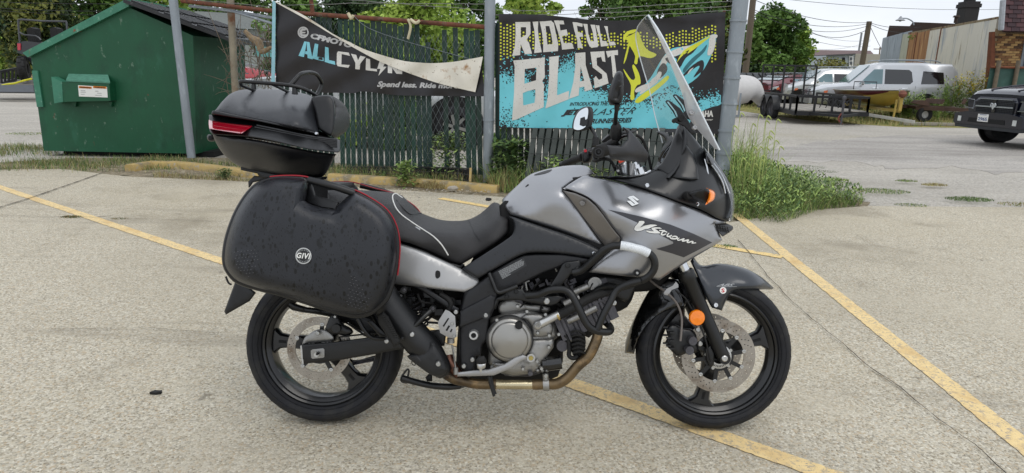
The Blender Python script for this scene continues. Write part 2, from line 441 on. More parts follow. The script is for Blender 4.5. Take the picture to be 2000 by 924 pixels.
def split(o):
    """every loose piece of a mesh becomes an object of its own"""
    me = o.data; n = len(me.vertices); par = list(range(n))
    def find(i):
        while par[i] != i: par[i] = par[par[i]]; i = par[i]
        return i
    for p in me.polygons:
        a = find(p.vertices[0])
        for v in p.vertices[1:]: par[find(v)] = a
    isl = {}
    for p in me.polygons: isl.setdefault(find(p.vertices[0]), []).append(p)
    if len(isl) < 2: return
    nm = o.name.split('.')[0]; keep = list(isl.values()); co = [v.co.copy() for v in me.vertices]; sm = [p.use_smooth for p in me.polygons]
    for k, ps in enumerate(keep):
        ids = sorted({v for p in ps for v in p.vertices}); mp_ = {v: i for i, v in enumerate(ids)}; m2 = bpy.data.meshes.new(nm); m2.from_pydata([co[i] for i in ids], [], [tuple(mp_[v] for v in p.vertices) for p in ps])
        for q in me.materials: m2.materials.append(q)
        m2.polygons.foreach_set('use_smooth', [p.use_smooth for p in ps]); m2.set_sharp_from_angle(angle=R(38))
        if k == 0: first = m2
        else: c = bpy.data.objects.new(nm, m2); col.objects.link(c); c.parent = o.parent
    o.data = first
bike = empty('motorcycle', BO, 'grey and silver touring motorcycle with black side cases and tall windshield, on its stand', 'motorcycle', matrix=BM)

def PF(name, out, lat, rise=.02, r=12, back=-.02, m=None, parent=bike, step=9, inset=2.0, capback=True, feat=None, sharp=35):
    """panel: outline in photo px; lateral = lat(u,v) + rounded rise; walls run back to lateral `back`"""
    f0 = tps(lat); P, TRI, BND = cdtmesh(out, step, r if rise > .0035 else 0)
    u, v = P[:, 0], P[:, 1]
    def LF(u, v):
        u = np.atleast_1d(np.asarray(u, float)); v = np.atleast_1d(np.asarray(v, float))
        d = pdist(u, v, out); t = np.clip(d/max(r, .01), 0, 1)
        o = np.asarray(f0(u, v), float)+0*u+rise*(np.sqrt(np.maximum(0, 1-(1-t)**2))-1)
        if feat is not None: o = o+feat(u, v, d)
        return o
    la = LF(u, v)
    mb = MB(); mb.v = [tuple(B(x, y, float(a))) for (x, y), a in zip(P, la)]; mb.f = list(TRI)
    cu, cv = np.mean([p[0] for p in out]), np.mean([p[1] for p in out])
    idx = {}
    def bk(i):
        if i in idx: return idx[i]
        a, b2 = P[i]; dd = math.hypot(a-cu, b2-cv)+1e-6; k = 1-inset/dd
        mb.v.append(tuple(B(cu+(a-cu)*k, cv+(b2-cv)*k, back))); idx[i] = len(mb.v)-1; return idx[i]
    if back is not None:
        for i, j in BND: mb.f.append((i, j, bk(j), bk(i)))
        if capback:
            # back cap from the outline itself
            k = len(mb.v); q = [(cu+(a-cu)*(1-inset/(math.hypot(a-cu, b2-cv)+1e-6)), cv+(b2-cv)*(1-inset/(math.hypot(a-cu, b2-cv)+1e-6))) for a, b2 in [p[:2] for p in out]]
            mb.v += [tuple(B(a, b2, back)) for a, b2 in q]
            for a, b2, c in tessellate_polygon([[Vector((x, y, 0)) for x, y in q]]): mb.f.append((k+c, k+b2, k+a))
    mb.mi = [0]*len(mb.f)
    o = mb.build(name, m, parent, sharp=sharp); return o, LF
def DEC(name, out, LF, m, parent=bike, off=.0012, step=7):
    bm = cutgrid(out, step); P = [(v.co.x, v.co.y) for v in bm.verts]; la = LF([p[0] for p in P], [p[1] for p in P])+off
    mb = MB(); mb.add([B(p[0], p[1], float(a)) for p, a in zip(P, la)], [tuple(q.index for q in f.verts) for f in bm.faces]); bm.free()
    return mb.build(name, m, parent)
def DTX(name, s, quad, LF, m, parent=bike, off=.0022, bold=0, shear=0, space=1):
    V, F = text_tris(s, bold, shear, space); Q = fit_text(V, quad)
    la = LF([p[0] for p in Q], [p[1] for p in Q])+off
    mb = MB(); mb.add([B(p[0], p[1], float(a)) for p, a in zip(Q, la)], F); return mb.build(name, m, parent, fixn=False, smooth=False)
def TB(name, pts, r, m, parent=bike, n=10, smooth=4, z=None, closed=False):
    if z: pts = Z(z, pts)
    mb = MB(); mb.tube([B(*p) for p in pts], r, n=n, smooth=smooth, closed=closed); return mb.build(name, m, parent)
def BOLT(px, py, lat, r=.007, m=bolt_m, parent=bike, h=.006, name='bolt', dark=True):
    c = B(px, py, lat); mb = MB(); mb.lathe(c, bl, [(0, -.01), (r, -.01), (r, h*.6), (r*.75, h), (r*.45, h), (r*.4, h*.5), (0, h*.5)], n=14); return mb.build(name, m, parent)
def DISC(name, px, py, lat, r, m, parent=bike, h=.01, prof=None, n=36):
    c = B(px, py, lat); mb = MB(); mb.lathe(c, bl, prof if prof else [(0, -.02), (r, -.02), (r, h*.7), (r*.93, h), (0, h)], n=n); return mb.build(name, m, parent)

# ---------------- wheels
def ang(dx, dz): return math.atan2(dz, dx)
def wheel(px, py, width, rimr, spokes, disc_lats, disc_r0, disc_r1, hubw, name):
    C = B(px, py, 0); Rr = C.z/math.cos(LEAN)-.001
    wh = bpy.data.objects.new(name, None); col.objects.link(wh); wh.parent = bike; ROOTM[wh.name] = BM
    hw = width/2; h = Rr-rimr
    side = [(rimr-.006, hw*.70), (rimr+.006, hw*.80), (rimr+h*.16, hw*.92), (rimr+h*.42, hw*1.0), (Rr-h*.42, hw*.985), (Rr-h*.26, hw*.86), (Rr-h*.12, hw*.62), (Rr-h*.035, hw*.33), (Rr, 0)]
    prof = side+[(a, -b) for a, b in reversed(side[:-1])]
    mb = MB(); mb.lathe(C, bl, prof, n=112, x0=bu)
    for q in (.30, .36):
        pass
    mb.build('tyre', tyre_m, wh, sharp=50)
    # tread grooves: slanted dark sipes lying in the crown
    mb = MB(); NG = 44
    def surf(t, s, e=.0008):     # s in -1..1 across crown
        a = abs(s); k = [(0, Rr, 0), (.33, Rr-h*.035, hw*.33), (.62, Rr-h*.12, hw*.62), (.86, Rr-h*.26, hw*.86), (1.0, Rr-h*.42, hw*.985)]
        for (s0, r0, o0), (s1, r1, o1) in zip(k, k[1:]):
            if a <= s1+1e-9: f = (a-s0)/(s1-s0); rr_ = r0+(r1-r0)*f; oo = o0+(o1-o0)*f; break
        return C+(bu*math.cos(t)+bw*math.sin(t))*(rr_+e)+bl*(math.copysign(oo, s)+math.copysign(e*a, s))
    for i in range(NG):
        t0 = 2*math.pi*i/NG
        for sg in (-1, 1):
            st = [(.10, 0), (.33, .05), (.62, .115), (.84, .15)] if i % 2 else [(.22, .02), (.45, .075), (.66, .12)]
            vs = []; wdt = .0034/Rr
            for s, dt in st:
                tt = t0+(dt if sg > 0 else dt+.07); vs += [surf(tt-wdt, s*sg), surf(tt+wdt, s*sg)]
            mb.add(vs, [(2*j, 2*j+1, 2*j+3, 2*j+2) for j in range(len(st)-1)])
    tag(mb.build('tread_groove', groove_m, wh, fixn=False), kind='stuff')
    # sidewall rings + faint raised marks
    mb = MB()
    for q in (.17, .44): mb.lathe(C, bl, [(rimr+h*q-.0015, hw*(.92 if q < .3 else 1.0)-.001), (rimr+h*q, hw*(.925 if q < .3 else 1.0)+.002), (rimr+h*q+.0015, hw*(.93 if q < .3 else 1.0)-.001)], n=96, x0=bu)
    mb.build('sidewall_ring', tyre_m, wh)
    # rim
    rh = hw*.74
    pr = [(rimr+.004, rh+.004), (rimr-.004, rh+.008), (rimr-.011, rh+.003), (rimr-.013, rh-.010), (rimr-.022, rh-.016), (rimr-.030, rh-.022), (rimr-.036, 0),
          (rimr-.030, -rh+.022), (rimr-.013, -rh+.010), (rimr-.006, -rh-.006), (rimr+.004, -rh-.004)]
    mb = MB(); mb.lathe(C, bl, pr+[(rimr-.004, 0)], n=96, x0=bu, loop=True); rim = mb.build('rim', rim_m, wh, sharp=30)
    mb = MB(); mb.lathe(C, bl, [(.018, hubw), (.05, hubw), (.055, hubw-.01), (.045, hubw-.02), (.045, -hubw+.02), (.055, -hubw+.01), (.05, -hubw), (.018, -hubw)], n=32); mb.build('hub', rim_m, wh)
    for a in spokes:
        d = bu*math.cos(a)+bw*math.sin(a); q = bu*-math.sin(a)+bw*math.cos(a); mb = MB()
        # (radius, half width, half thickness)
        st = [(.035, .034, .030), (.09, .029, .026), (rimr-.09, .027, .021), (rimr-.060, .032, .021), (rimr-.044, .050, .022), (rimr-.033, .068, .022)]
        vs = []
        for rr_, a_, b_ in st:
            for x, y in ((-1, -.55), (-.75, -1), (.75, -1), (1, -.55), (1, .55), (.75, 1), (-.75, 1), (-1, .55)): vs.append(C+d*rr_+q*(x*a_)+bl*(y*b_))
        fs = []
        for k in range(len(st)-1):
            for i in range(8): fs.append((k*8+i, k*8+(i+1) % 8, k*8+8+(i+1) % 8, k*8+8+i))
        mb.add(vs, fs); mb.build('spoke', rim_m, wh)
        # lightening recess
        mb = MB(); P0, P1 = C+d*(rimr-.088)+bl*.0195, C+d*(rimr-.056)+bl*.0195
        mb.prism([P0-q*.006, P1-q*.006, P1+q*.006, P0+q*.006], bl*.0025); mb.build('spoke_recess', dark_void, wh)
    # brake discs with real drillings
    for dl in disc_lats:
        n, rows = 180, 9; mb = MB(); th = .0022
        rad = np.linspace(disc_r0, disc_r1, rows+1); idx = {}
        for sgn in (1, -1):
            for i in range(n):
                for k in range(rows+1):
                    t = 2*math.pi*i/n; mb.v.append(tuple(C+(bu*math.cos(t)+bw*math.sin(t))*rad[k]+bl*(dl+sgn*th)))
        def vi(s, i, k): return (0 if s > 0 else n*(rows+1))+(i % n)*(rows+1)+k
        hole = lambda i, k: (k in (2, 4, 6)) and ((i+{2: 0, 4: 2, 6: 4}[k]) % 6 == 0)
        for i in range(n):
            for k in range(rows):
                if hole(i, k):
                    for (a, b) in (((i, k), (i+1, k)), ((i+1, k), (i+1, k+1)), ((i+1, k+1), (i, k+1)), ((i, k+1), (i, k))):
                        mb.f.append((vi(1, *a), vi(1, *b), vi(-1, *b), vi(-1, *a)))
                    continue
                mb.f.append((vi(1, i, k), vi(1, i+1, k), vi(1, i+1, k+1), vi(1, i, k+1))); mb.f.append((vi(-1, i, k), vi(-1, i, k+1), vi(-1, i+1, k+1), vi(-1, i+1, k)))
            for k in (0, rows): mb.f.append((vi(1, i, k), vi(1, i+1, k), vi(-1, i+1, k), vi(-1, i, k)))
        mb.mi = [0]*len(mb.f); mb.build('brake_disc', steel, wh, sharp=30, fixn=False)
        # black carrier with arms and rivets
        mb = MB(); mb.lathe(C+bl*dl, bl, [(.045, .004), (.062, .004), (.062, -.004), (.045, -.004)], n=40, loop=True)
        for k in range(10 if len(disc_lats) > 1 else 5):
            nn = 10 if len(disc_lats) > 1 else 5; a = 2*math.pi*k/nn+.2; d = bu*math.cos(a)+bw*math.sin(a); q = bu*-math.sin(a)+bw*math.cos(a)
            mb.box(C+bl*dl+d*((.058+disc_r0)/2+.003), (disc_r0-.054, .016, .007), (d, q, bl))
        mb.build('disc_carrier', blk_metal, wh)
        mb = MB()
        for k in range(10 if len(disc_lats) > 1 else 5):
            nn = 10 if len(disc_lats) > 1 else 5; a = 2*math.pi*k/nn+.2; d = bu*math.cos(a)+bw*math.sin(a)
            mb.lathe(C+bl*dl+d*(disc_r0+.002), bl, [(.0085, -.004), (.0085, .005), (.005, .006), (.003, .005), (0, .005)], n=12)
        for k in range(5):
            a = 2*math.pi*k/5+.5; d = bu*math.cos(a)+bw*math.sin(a); mb.lathe(C+bl*dl+d*.054, bl, [(.0065, 0), (.0065, .009), (0, .009)], n=10)
        split(mb.build('disc_rivet', bolt_m, wh))
    return wh, C, Rr
fwheel, FC, FR = wheel(1392, 687, .116, .259, [R(18), R(138), R(-102)], (.078, -.078), .104, .152, .055, 'front_wheel')
rwheel, RC, RR = wheel(637, 671, .152, .250, [R(177), R(-50), R(63)], (.098,), .098, .132, .075, 'rear_wheel')
print('wheel radii', FR, RR, 'centres', FC[:], RC[:])
# hub ABS ring (front, rear)
for wq, C, o in ((fwheel, FC, .088), (rwheel, RC, .104)):
    mb = MB(); mb.lathe(C+bl*o, bl, [(.050, -.006), (.050, .003), (.044, .004), (.030, .004), (.030, -.006)], n=40, loop=True); mb.build('sensor_ring', alu_br, wq)
    mb = MB()
    for k in range(40):
        a = 2*math.pi*k/40; d = bu*math.cos(a)+bw*math.sin(a); q = bu*-math.sin(a)+bw*math.cos(a); mb.box(C+bl*(o+.0042)+d*.040, (.008, .0028, .001), (d, q, bl))
    tag(mb.build('sensor_slot', dark_void, wq), kind='stuff')

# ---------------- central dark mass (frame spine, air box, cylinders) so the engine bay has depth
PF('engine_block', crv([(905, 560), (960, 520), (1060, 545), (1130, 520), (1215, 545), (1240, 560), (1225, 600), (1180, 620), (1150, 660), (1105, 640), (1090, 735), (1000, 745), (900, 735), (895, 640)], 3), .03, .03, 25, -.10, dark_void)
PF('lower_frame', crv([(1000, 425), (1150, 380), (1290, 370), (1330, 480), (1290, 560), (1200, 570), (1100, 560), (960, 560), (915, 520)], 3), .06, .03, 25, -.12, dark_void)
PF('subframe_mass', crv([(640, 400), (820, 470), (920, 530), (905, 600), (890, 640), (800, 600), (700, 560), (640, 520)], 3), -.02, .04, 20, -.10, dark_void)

# ---------------- swingarm, rear brake, chain
sw, swf = PF('swingarm', Z(3, [(405, 398), (412, 390), (590, 378), (800, 350), (960, 322), (1100, 310), (1290, 296), (1310, 330), (1300, 400), (1000, 424), (875, 450), (640, 490), (560, 498), (425, 512), (410, 500)]), .145, .006, 6, .10, blk_metal, step=12)
DEC('swingarm_ridge', Z(3, [(425, 408), (600, 392), (800, 366), (960, 340), (960, 346), (800, 374), (600, 401), (427, 418)]), swf, frame_m, off=.004)
PF('swingarm_end_cap', Z(3, [(402, 400), (412, 397), (424, 512), (413, 512)]), .147, .003, 3, .12, alu_br, step=12)
PF('axle_plate', Z(3, [(468, 430), (478, 422), (545, 415), (553, 422), (553, 468), (545, 474), (480, 480), (470, 474)]), .152, .003, 4, .14, alu, step=12)
axn = DISC('axle_nut', *Z(3, [(509, 450)])[0], .155, .011, alu_br, h=.016, n=6)
DISC('axle_tip', *Z(3, [(509, 450)])[0], .168, .006, dark_void, h=.003, n=12)
mb = MB(); mb.tube([B(*p) for p in Z(3, [(640, 330, -.07), (700, 480, -.07), (760, 500, -.07), (850, 478, -.07), (1000, 440, -.06)])], .010, n=6); mb.build('drive_chain', blk_metal, bike)
mb = MB()
for k in range(22):
    t = k/21; a = Z(3, [(735+t*140, 508-t*28)])[0]; mb.lathe(B(a[0], a[1], -.055), bl, [(.0085, -.006), (.0085, .004), (0, .004)], n=8)
split(mb.build('chain_link', alu_dk, bike))
# rear caliper
ca, cf = PF('rear_caliper', crv(Z(3, [(590, 215), (625, 205), (650, 225), (665, 260), (720, 290), (730, 320), (690, 340), (640, 330), (600, 330), (560, 300), (570, 260)]), 3), .15, .018, 10, .09, blk_smooth, step=8)
DISC('caliper_piston_cap', *Z(3, [(630, 290)])[0], .155, .018, blk_metal, h=.010)
BOLT(*Z(3, [(513, 320)])[0], .14, .009); BOLT(*Z(3, [(620, 218)])[0], .155, .006)
PF('caliper_bracket', crv(Z(3, [(455, 330), (500, 300), (560, 300), (610, 340), (600, 370), (520, 378), (450, 385), (415, 395), (430, 350)]), 3), .125, .008, 8, .10, alu, step=10)
TB('rear_brake_hose', [(700, 262, .15), (740, 290, .14), (790, 320, .13), (860, 330, .12)], .004, rubber, z=3)
TB('rear_brake_line', [(650, 345, .145), (780, 330, .147), (900, 320, .13)], .0035, rubber, z=3)
TB('rear_brake_pipe', [(700, 255, .13), (760, 300, .13), (830, 330, .13)], .003, alu_br, z=3)
# struts of the pannier rack, below the case
TB('case_rack_strut', [(760, 230, .25), (800, 300, .25), (850, 350, .24), (930, 356, .22)], .008, blk_metal, z=3)
PF('rear_stay', Z(3, [(815, 245), (850, 240), (940, 330), (925, 350), (905, 352)]), .20, .004, 3, .18, blk_metal)
PF('mud_flap', [(463, 540), (500, 572), (488, 588), (441, 615), (438, 608), (452, 570)], .04, .01, 5, -.05, blk_smooth)
TB('tail_hook', [(441, 540, .2), (446, 552, .2), (452, 556, .2)], .004, blk_metal)
PF('inner_fender', crv([(560, 585), (600, 600), (700, 610), (760, 640), (720, 660), (690, 640), (640, 618), (570, 606)], 3), .04, .02, 8, -.09, blk_smooth)

# ---------------- muffler
mf = MB(); MP = [B(*p) for p in Z(5, [(-60, -10, .20), (40, 110, .20), (130, 235, .20), (250, 390, .20), (350, 500, .20), (430, 590, .195), (505, 690, .185), (535, 735, .18)])]
mf.tube(MP, [.055, .060, .062, .062, .061, .055, .042, .026], n=28, smooth=4); mf.build('muffler', blk_smooth, bike)
ms, msf = PF('heat_shield', crv(Z(5, [(250, 600), (330, 580), (400, 540), (440, 490), (500, 570), (550, 680), (555, 705), (520, 745), (470, 752), (420, 735), (330, 670)]), 3), .262, .022, 20, .17, mat('matt_shield', '1c1d1f', rough=.55, var=.1, bump=.1, bscale=300))
DEC('shield_inset', crv(Z(5, [(412, 610), (440, 580), (480, 610), (525, 690), (515, 705), (490, 700)]), 3), msf, blk_metal, off=.001)
BOLT(*Z(5, [(486, 657)])[0], .285, .010, h=.008)
BOLT(*Z(5, [(288, 436)])[0], .275, .009, m=alu_br)
# ---------------- exhaust header and collector
TB('exhaust_pipe', [(775, 430, .10), (795, 480, .14), (792, 540, .15), (745, 640, .155), (680, 700, .155), (620, 768, .15), (560, 803, .14), (500, 806, .13), (420, 808, .12)], .0215, copper, z=6, n=18)
TB('polished_pipe', [(205, 806, .12), (310, 808, .12), (424, 808, .12)], .0195, headshine, z=6, n=18)
TB('rear_exhaust_pipe', [(205, 806, .119), (100, 805, .12), (20, 790, .13), (-40, 775, .14), (-90, 745, .15)], .0205, copper, z=6, n=18)
TB('exhaust_link_pipe', [(560, 600, .12), (570, 640, .13), (600, 690, .14), (640, 740, .14)], .022, mat('brown_pipe', '5e4034', rough=.4, metal=.7, var=.3), z=5, n=14)
mb = MB(); mb.tube(BZ(6, [(480, 808, .13), (515, 807, .132)]), .0265, n=18, smooth=1); mb.tube(BZ(6, [(492, 745, .14), (494, 780, .14)]), .012, n=10, smooth=1); mb.build('pipe_clamp', alu, bike)
BOLT(*Z(6, [(495, 757)])[0], .152, .009)

# ---------------- frame plates
fr, frf = PF('main_frame', Z(4, [(820, 735), (1000, 625), (1100, 580), (1200, 572), (1420, 572), (1560, 590), (1680, 618), (1600, 650), (1450, 660), (1260, 730), (1060, 830), (900, 905), (880, 890)]), [(950, 540, .17), (1040, 505, .18), (1160, 505, .19), (1060, 545, .18)], .008, 6, .08, frame_m)
DEC('compliance_label', Z(4, [(890, 712), (1105, 603), (1130, 668), (928, 782)]), frf, mat('dark_label', '2d2e31', rough=.4), off=.0008)
mb = MB(); rr0 = random.Random(3)
for k in range(9):
    t0 = (k+.6)/9.6; q0 = .02
    while q0 < .93:
        l = rr0.uniform(.02, .10)
        if q0+l > .96: break
        if not (k > 6 and q0 > .3):
            a = lambda q, t: tuple((890*(1-q)+1105*q)*(1-t)+(928*(1-q)+1130*q)*t if i == 0 else (712*(1-q)+603*q)*(1-t)+(782*(1-q)+668*q)*t for i in (0, 1))
            c = Z(4, [a(q0, t0), a(q0+l, t0), a(q0+l, t0+.055), a(q0, t0+.055)]); la = frf([p[0] for p in c], [p[1] for p in c])+.0016
            mb.poly([B(p[0], p[1], float(x)) for p, x in zip(c, la)])
        q0 += l+.012
tag(mb.build('label_print', grey_print, bike, fixn=False, smooth=False), kind='stuff')
pv, pvf = PF('swingarm_pivot_plate', Z(5, [(680, 120), (760, 70), (870, -20), (905, 40), (930, 135), (905, 250), (868, 330), (850, 480), (815, 520), (805, 600), (770, 600), (755, 700), (740, 748), (712, 768), (684, 745), (672, 700), (645, 660), (640, 400), (650, 250)]), [(900, 560, .175), (960, 545, .18), (930, 640, .17), (915, 730, .17)], .012, 8, .08, frame_m)
PF('frame_rib', Z(5, [(650, 260), (880, 140), (915, 150), (905, 235), (865, 300), (640, 390)]), .184, .006, 4, .16, frame_m)
DISC('pivot_nut', *Z(5, [(752, 440)])[0], .182, .021, alu_br, h=.010, n=28, prof=[(.0105, -.01), (.0105, .012), (.017, .012), (.021, .006), (.021, -.02)])
DISC('pivot_hole', *Z(5, [(752, 440)])[0], .182, .0105, dark_void, h=.004)
for p in ((843, 292), (617, 268), (677, 675), (741, 626)): BOLT(*Z(5, [p])[0], .186, .009)
mb = MB(); mb.tube(BZ(5, [(843, 292, .17), (843, 292, .184)]), .015, n=16, smooth=1); mb.build('frame_boss', frame_m, bike)
TB('frame_loop_rail', [(165, 160, .19), (190, 220, .20), (215, 270, .205), (260, 262, .205), (330, 235, .20)], .0085, blk_metal, z=6)
# subframe rail under tail
PF('subframe_rail', Z(5, [(270, 60), (390, 80), (640, 240), (640, 290), (600, 270), (360, 110)]), .16, .006, 5, .13, frame_m)
mb = MB(); mb.tube(BZ(5, [(500, 130, .15), (560, 170, .155), (580, 210, .155), (560, 260, .15)]), .011, n=10); mb.build('brake_reservoir_hose', rubber, bike)
# rear passenger foot peg (folded) and its hanger tubes
mb = MB(); mb.tube(BZ(5, [(205, 140, .20), (165, 230, .22), (140, 300, .235), (120, 360, .24)]), .0105, n=10)
mb.tube(BZ(5, [(445, 245, .20), (380, 300, .225), (300, 380, .24), (210, 470, .25)]), .0105, n=10)
mb.tube(BZ(5, [(140, 300, .24), (200, 370, .245), (260, 420, .245)]), .007, n=8); split(mb.build('peg_hanger', blk_metal, bike))
for p in ((228, 103), (445, 242)):
    DISC('hanger_boss', *Z(5, [p])[0], .20, .013, blk_metal, h=.012); BOLT(*Z(5, [p])[0], .213, .007, m=alu_dk)
TB('helmet_hook', [(205, 118, .20), (168, 118, .20), (160, 145, .20), (185, 152, .20)], .003, blk_metal, z=5)
pg, pgf = PF('rear_foot_peg', Z(5, [(30, 290), (70, 262), (110, 300), (200, 480), (195, 510), (150, 530), (35, 350)]), .30, .012, 8, .26, rubber)
mb = MB()
for k in range(11):
    a = Z(5, [(78+k*9.2, 300+k*15)])[0]; mb.box(B(a[0], a[1], .302), (.014, .006, .006), (bu, bw, bl))
split(mb.build('peg_tread', rubber, bike))
BOLT(*Z(5, [(97, 488)])[0], .30, .008)
mb = MB(); mb.tube(BZ(5, [(285, 630, .2), (290, 660, .2), (310, 668, .2), (312, 650, .2)]), .002, n=6); mb.build('wire_clip', blk_metal, bike)
# small clutter under the seat
mb = MB(); rq = random.Random(5)
for k in range(26):
    p = Z(5, [(rq.uniform(250, 640), rq.uniform(80, 330))])[0]; la = rq.uniform(.03, .12)
    mb.box(B(p[0], p[1], la), (rq.uniform(.01, .035), rq.uniform(.01, .03), rq.uniform(.01, .03)), (bu, bw, bl))
split(mb.build('under_seat_fitting', blk_metal, bike))
mb = MB()
for pts in ([(230, 130, .12), (250, 240, .10), (330, 300, .09)], [(560, 165, .14), (600, 170, .14), (600, 230, .13)], [(330, 130, .13), (360, 190, .13), (450, 200, .12)], [(400, 345, .13), (520, 350, .13), (640, 345, .12)], [(400, 430, .14), (480, 410, .14), (530, 400, .13)]): mb.tube(BZ(5, pts), .005, n=7)
split(mb.build('cable', rubber, bike))
# shock spring
mb = MB(); sp = []
for k in range(90):
    t = k/89; a = t*2*math.pi*7; p = B(*Z(5, [(255+t*160, 150+t*200)])[0], .03); sp.append(p+bl*(.028*math.cos(a))+(bu*.8+bw*.6)*(.028*math.sin(a)))
mb.tube(sp, .0045, n=6, smooth=1); mb.build('shock_spring', alu_dk, bike)
# heel guard, foot brake
hg, hgf = PF('heel_guard', Z(5, [(540, 250), (570, 262), (612, 300), (618, 400), (622, 455), (605, 466), (560, 460), (500, 425), (483, 350), (490, 330)]), .215, .003, 3, .205, silver_lt)
for q in ([(518, 372), (558, 312), (568, 316), (528, 380)], [(540, 405), (562, 368), (576, 372), (552, 412)], [(572, 415), (584, 394), (594, 398), (582, 422)]): DEC('guard_slot', Z(5, q), hgf, dark_void, off=.001)
BOLT(*Z(5, [(590, 355)])[0], .216, .006); BOLT(*Z(5, [(606, 448)])[0], .216, .006)
mb = MB(); mb.tube(BZ(5, [(580, 462, .19), (580, 500, .19)]), .015, n=14, smooth=1); mb.tube(BZ(5, [(590, 515, .19), (615, 690, .19)]), .0035, n=8, smooth=1); mb.tube(BZ(5, [(617, 685, .19), (618, 735, .19)]), .010, n=10, smooth=1); mb.build('master_cylinder', alu, bike)
PF('pedal_arm', Z(5, [(625, 722), (760, 705), (860, 700), (985, 660), (1060, 610), (1120, 590), (1150, 600), (1148, 622), (1110, 640), (1040, 690), (900, 745), (760, 750), (630, 752)]), .20, .006, 5, .185, silver_lt)
PF('foot_peg', Z(5, [(770, 625), (790, 600), (830, 598), (850, 630), (845, 660), (800, 672), (770, 655)]), .29, .012, 8, .20, rubber)
PF('peg_end', Z(5, [(775, 658), (845, 655), (838, 690), (815, 700), (812, 722), (796, 722), (794, 700), (780, 690)]), .285, .005, 4, .24, alu_br)
mb = MB(); mb.tube(BZ(5, [(865, 750, .17), (885, 830, .17), (905, 900, .17)]), [.008, .007, .006], n=8); mb.tube(BZ(5, [(880, 750, .165), (900, 840, .165), (915, 885, .165)]), .006, n=8); mb.build('side_stand', blk_metal, bike)
mb = MB(); mb.tube(BZ(5, [(215, 765, .12), (300, 790, .12), (430, 820, .12), (560, 830, .11), (650, 825, .10)]), [.014, .0135, .013, .014, .012], n=14)
mb.tube(BZ(5, [(250, 800, .12), (212, 790, .12), (208, 760, .12), (245, 705, .12), (262, 702, .12), (262, 730, .12), (250, 770, .12)]), .0042, n=8)
mb.tube(BZ(5, [(640, 830, .08), (690, 815, .0)]), .010, n=8); mb.build('center_stand', blk_metal, bike)
PF('stand_pad', Z(5, [(388, 760), (410, 735), (440, 732), (440, 790), (400, 790)]), .10, .01, 5, .06, rubber)

# ---------------- engine
PF('crankcase', Z(6, [(160, 600), (170, 420), (230, 400), (300, 385), (400, 375), (490, 400), (560, 450), (565, 530), (530, 560), (500, 600), (470, 660), (440, 700), (420, 750), (300, 760), (240, 745), (185, 715), (160, 680)]), .13, .02, 12, .0, alu)
cc, ccf = PF('side_case', Z(6, [(345, 420), (380, 395), (460, 395), (495, 410), (520, 440), (540, 470), (530, 520), (470, 532), (412, 530), (408, 470), (385, 440)]), .158, .015, 10, .12, alu)
PF('lower_case', Z(6, [(412, 545), (545, 540), (540, 590), (505, 640), (470, 690), (430, 735), (300, 745), (200, 720), (180, 680), (300, 670), (390, 610)]), .150, .014, 10, .12, alu)
DISC('clutch_cover', *Z(6, [(285, 545)])[0], .17, .112, mat('satin_clutch_cover', '9f9d98', rough=.33, metal=.8, var=.06, vscale=5, bump=.05, bscale=200), prof=[(.089, -.05), (.089, .004), (.086, .012), (.080, .017), (.074, .018), (.070, .026), (.064, .029), (0, .031)], n=64)
DISC('clutch_rim', *Z(6, [(285, 545)])[0], .162, .1, blk_metal, prof=[(.094, -.03), (.094, .004), (.088, .006), (.086, -.03)], n=64)
for p in ((210, 432), (385, 382), (448, 507), (515, 522), (493, 400), (570, 515), (512, 590), (445, 672), (182, 705), (362, 716), (470, 715), (330, 352)): BOLT(*Z(6, [p])[0], .168, .0075)
DISC('oil_filler_cap', *Z(6, [(338, 462)])[0], .20, .015, dark_void, h=.016, n=20)
DISC('oil_window', *Z(6, [(408, 652)])[0], .168, .016, alu_br, prof=[(.0165, -.01), (.0165, .006), (.0125, .006), (.0125, .001), (0, .001)])
DISC('oil_level', *Z(6, [(408, 654)])[0], .169, .010, mat('engine_oil', 'a8964a', rough=.15, coat=.8), h=.003, n=7)
mb = MB(); mb.tube(BZ(6, [(448, 462, .185), (540, 415, .185), (575, 398, .182)]), [.0185, .0165, .015], n=18, smooth=2); mb.ball(B(*Z(6, [(448, 462)])[0], .19), .020, n=16); mb.build('water_outlet', alu_br, bike)
DISC('water_plug', *Z(6, [(449, 461)])[0], .205, .010, alu, h=.006, n=18)
mb = MB(); mb.tube(BZ(6, [(560, 400, .183), (576, 428, .183)]), .004, n=6, smooth=1); mb.lathe(B(*Z(6, [(566, 410)])[0], .183), (B(*Z(6, [(600, 395)])[0], .183)-B(*Z(6, [(540, 425)])[0], .183)), [(.0185, -.004), (.0185, .004)], n=18); mb.build('hose_clip', mat('brass_clip', 'b9a266', rough=.3, metal=.8), bike)
TB('water_hose', [(572, 402, .18), (640, 370, .175), (720, 320, .16), (800, 285, .15), (880, 262, .14)], .019, rubber, z=6, n=14)
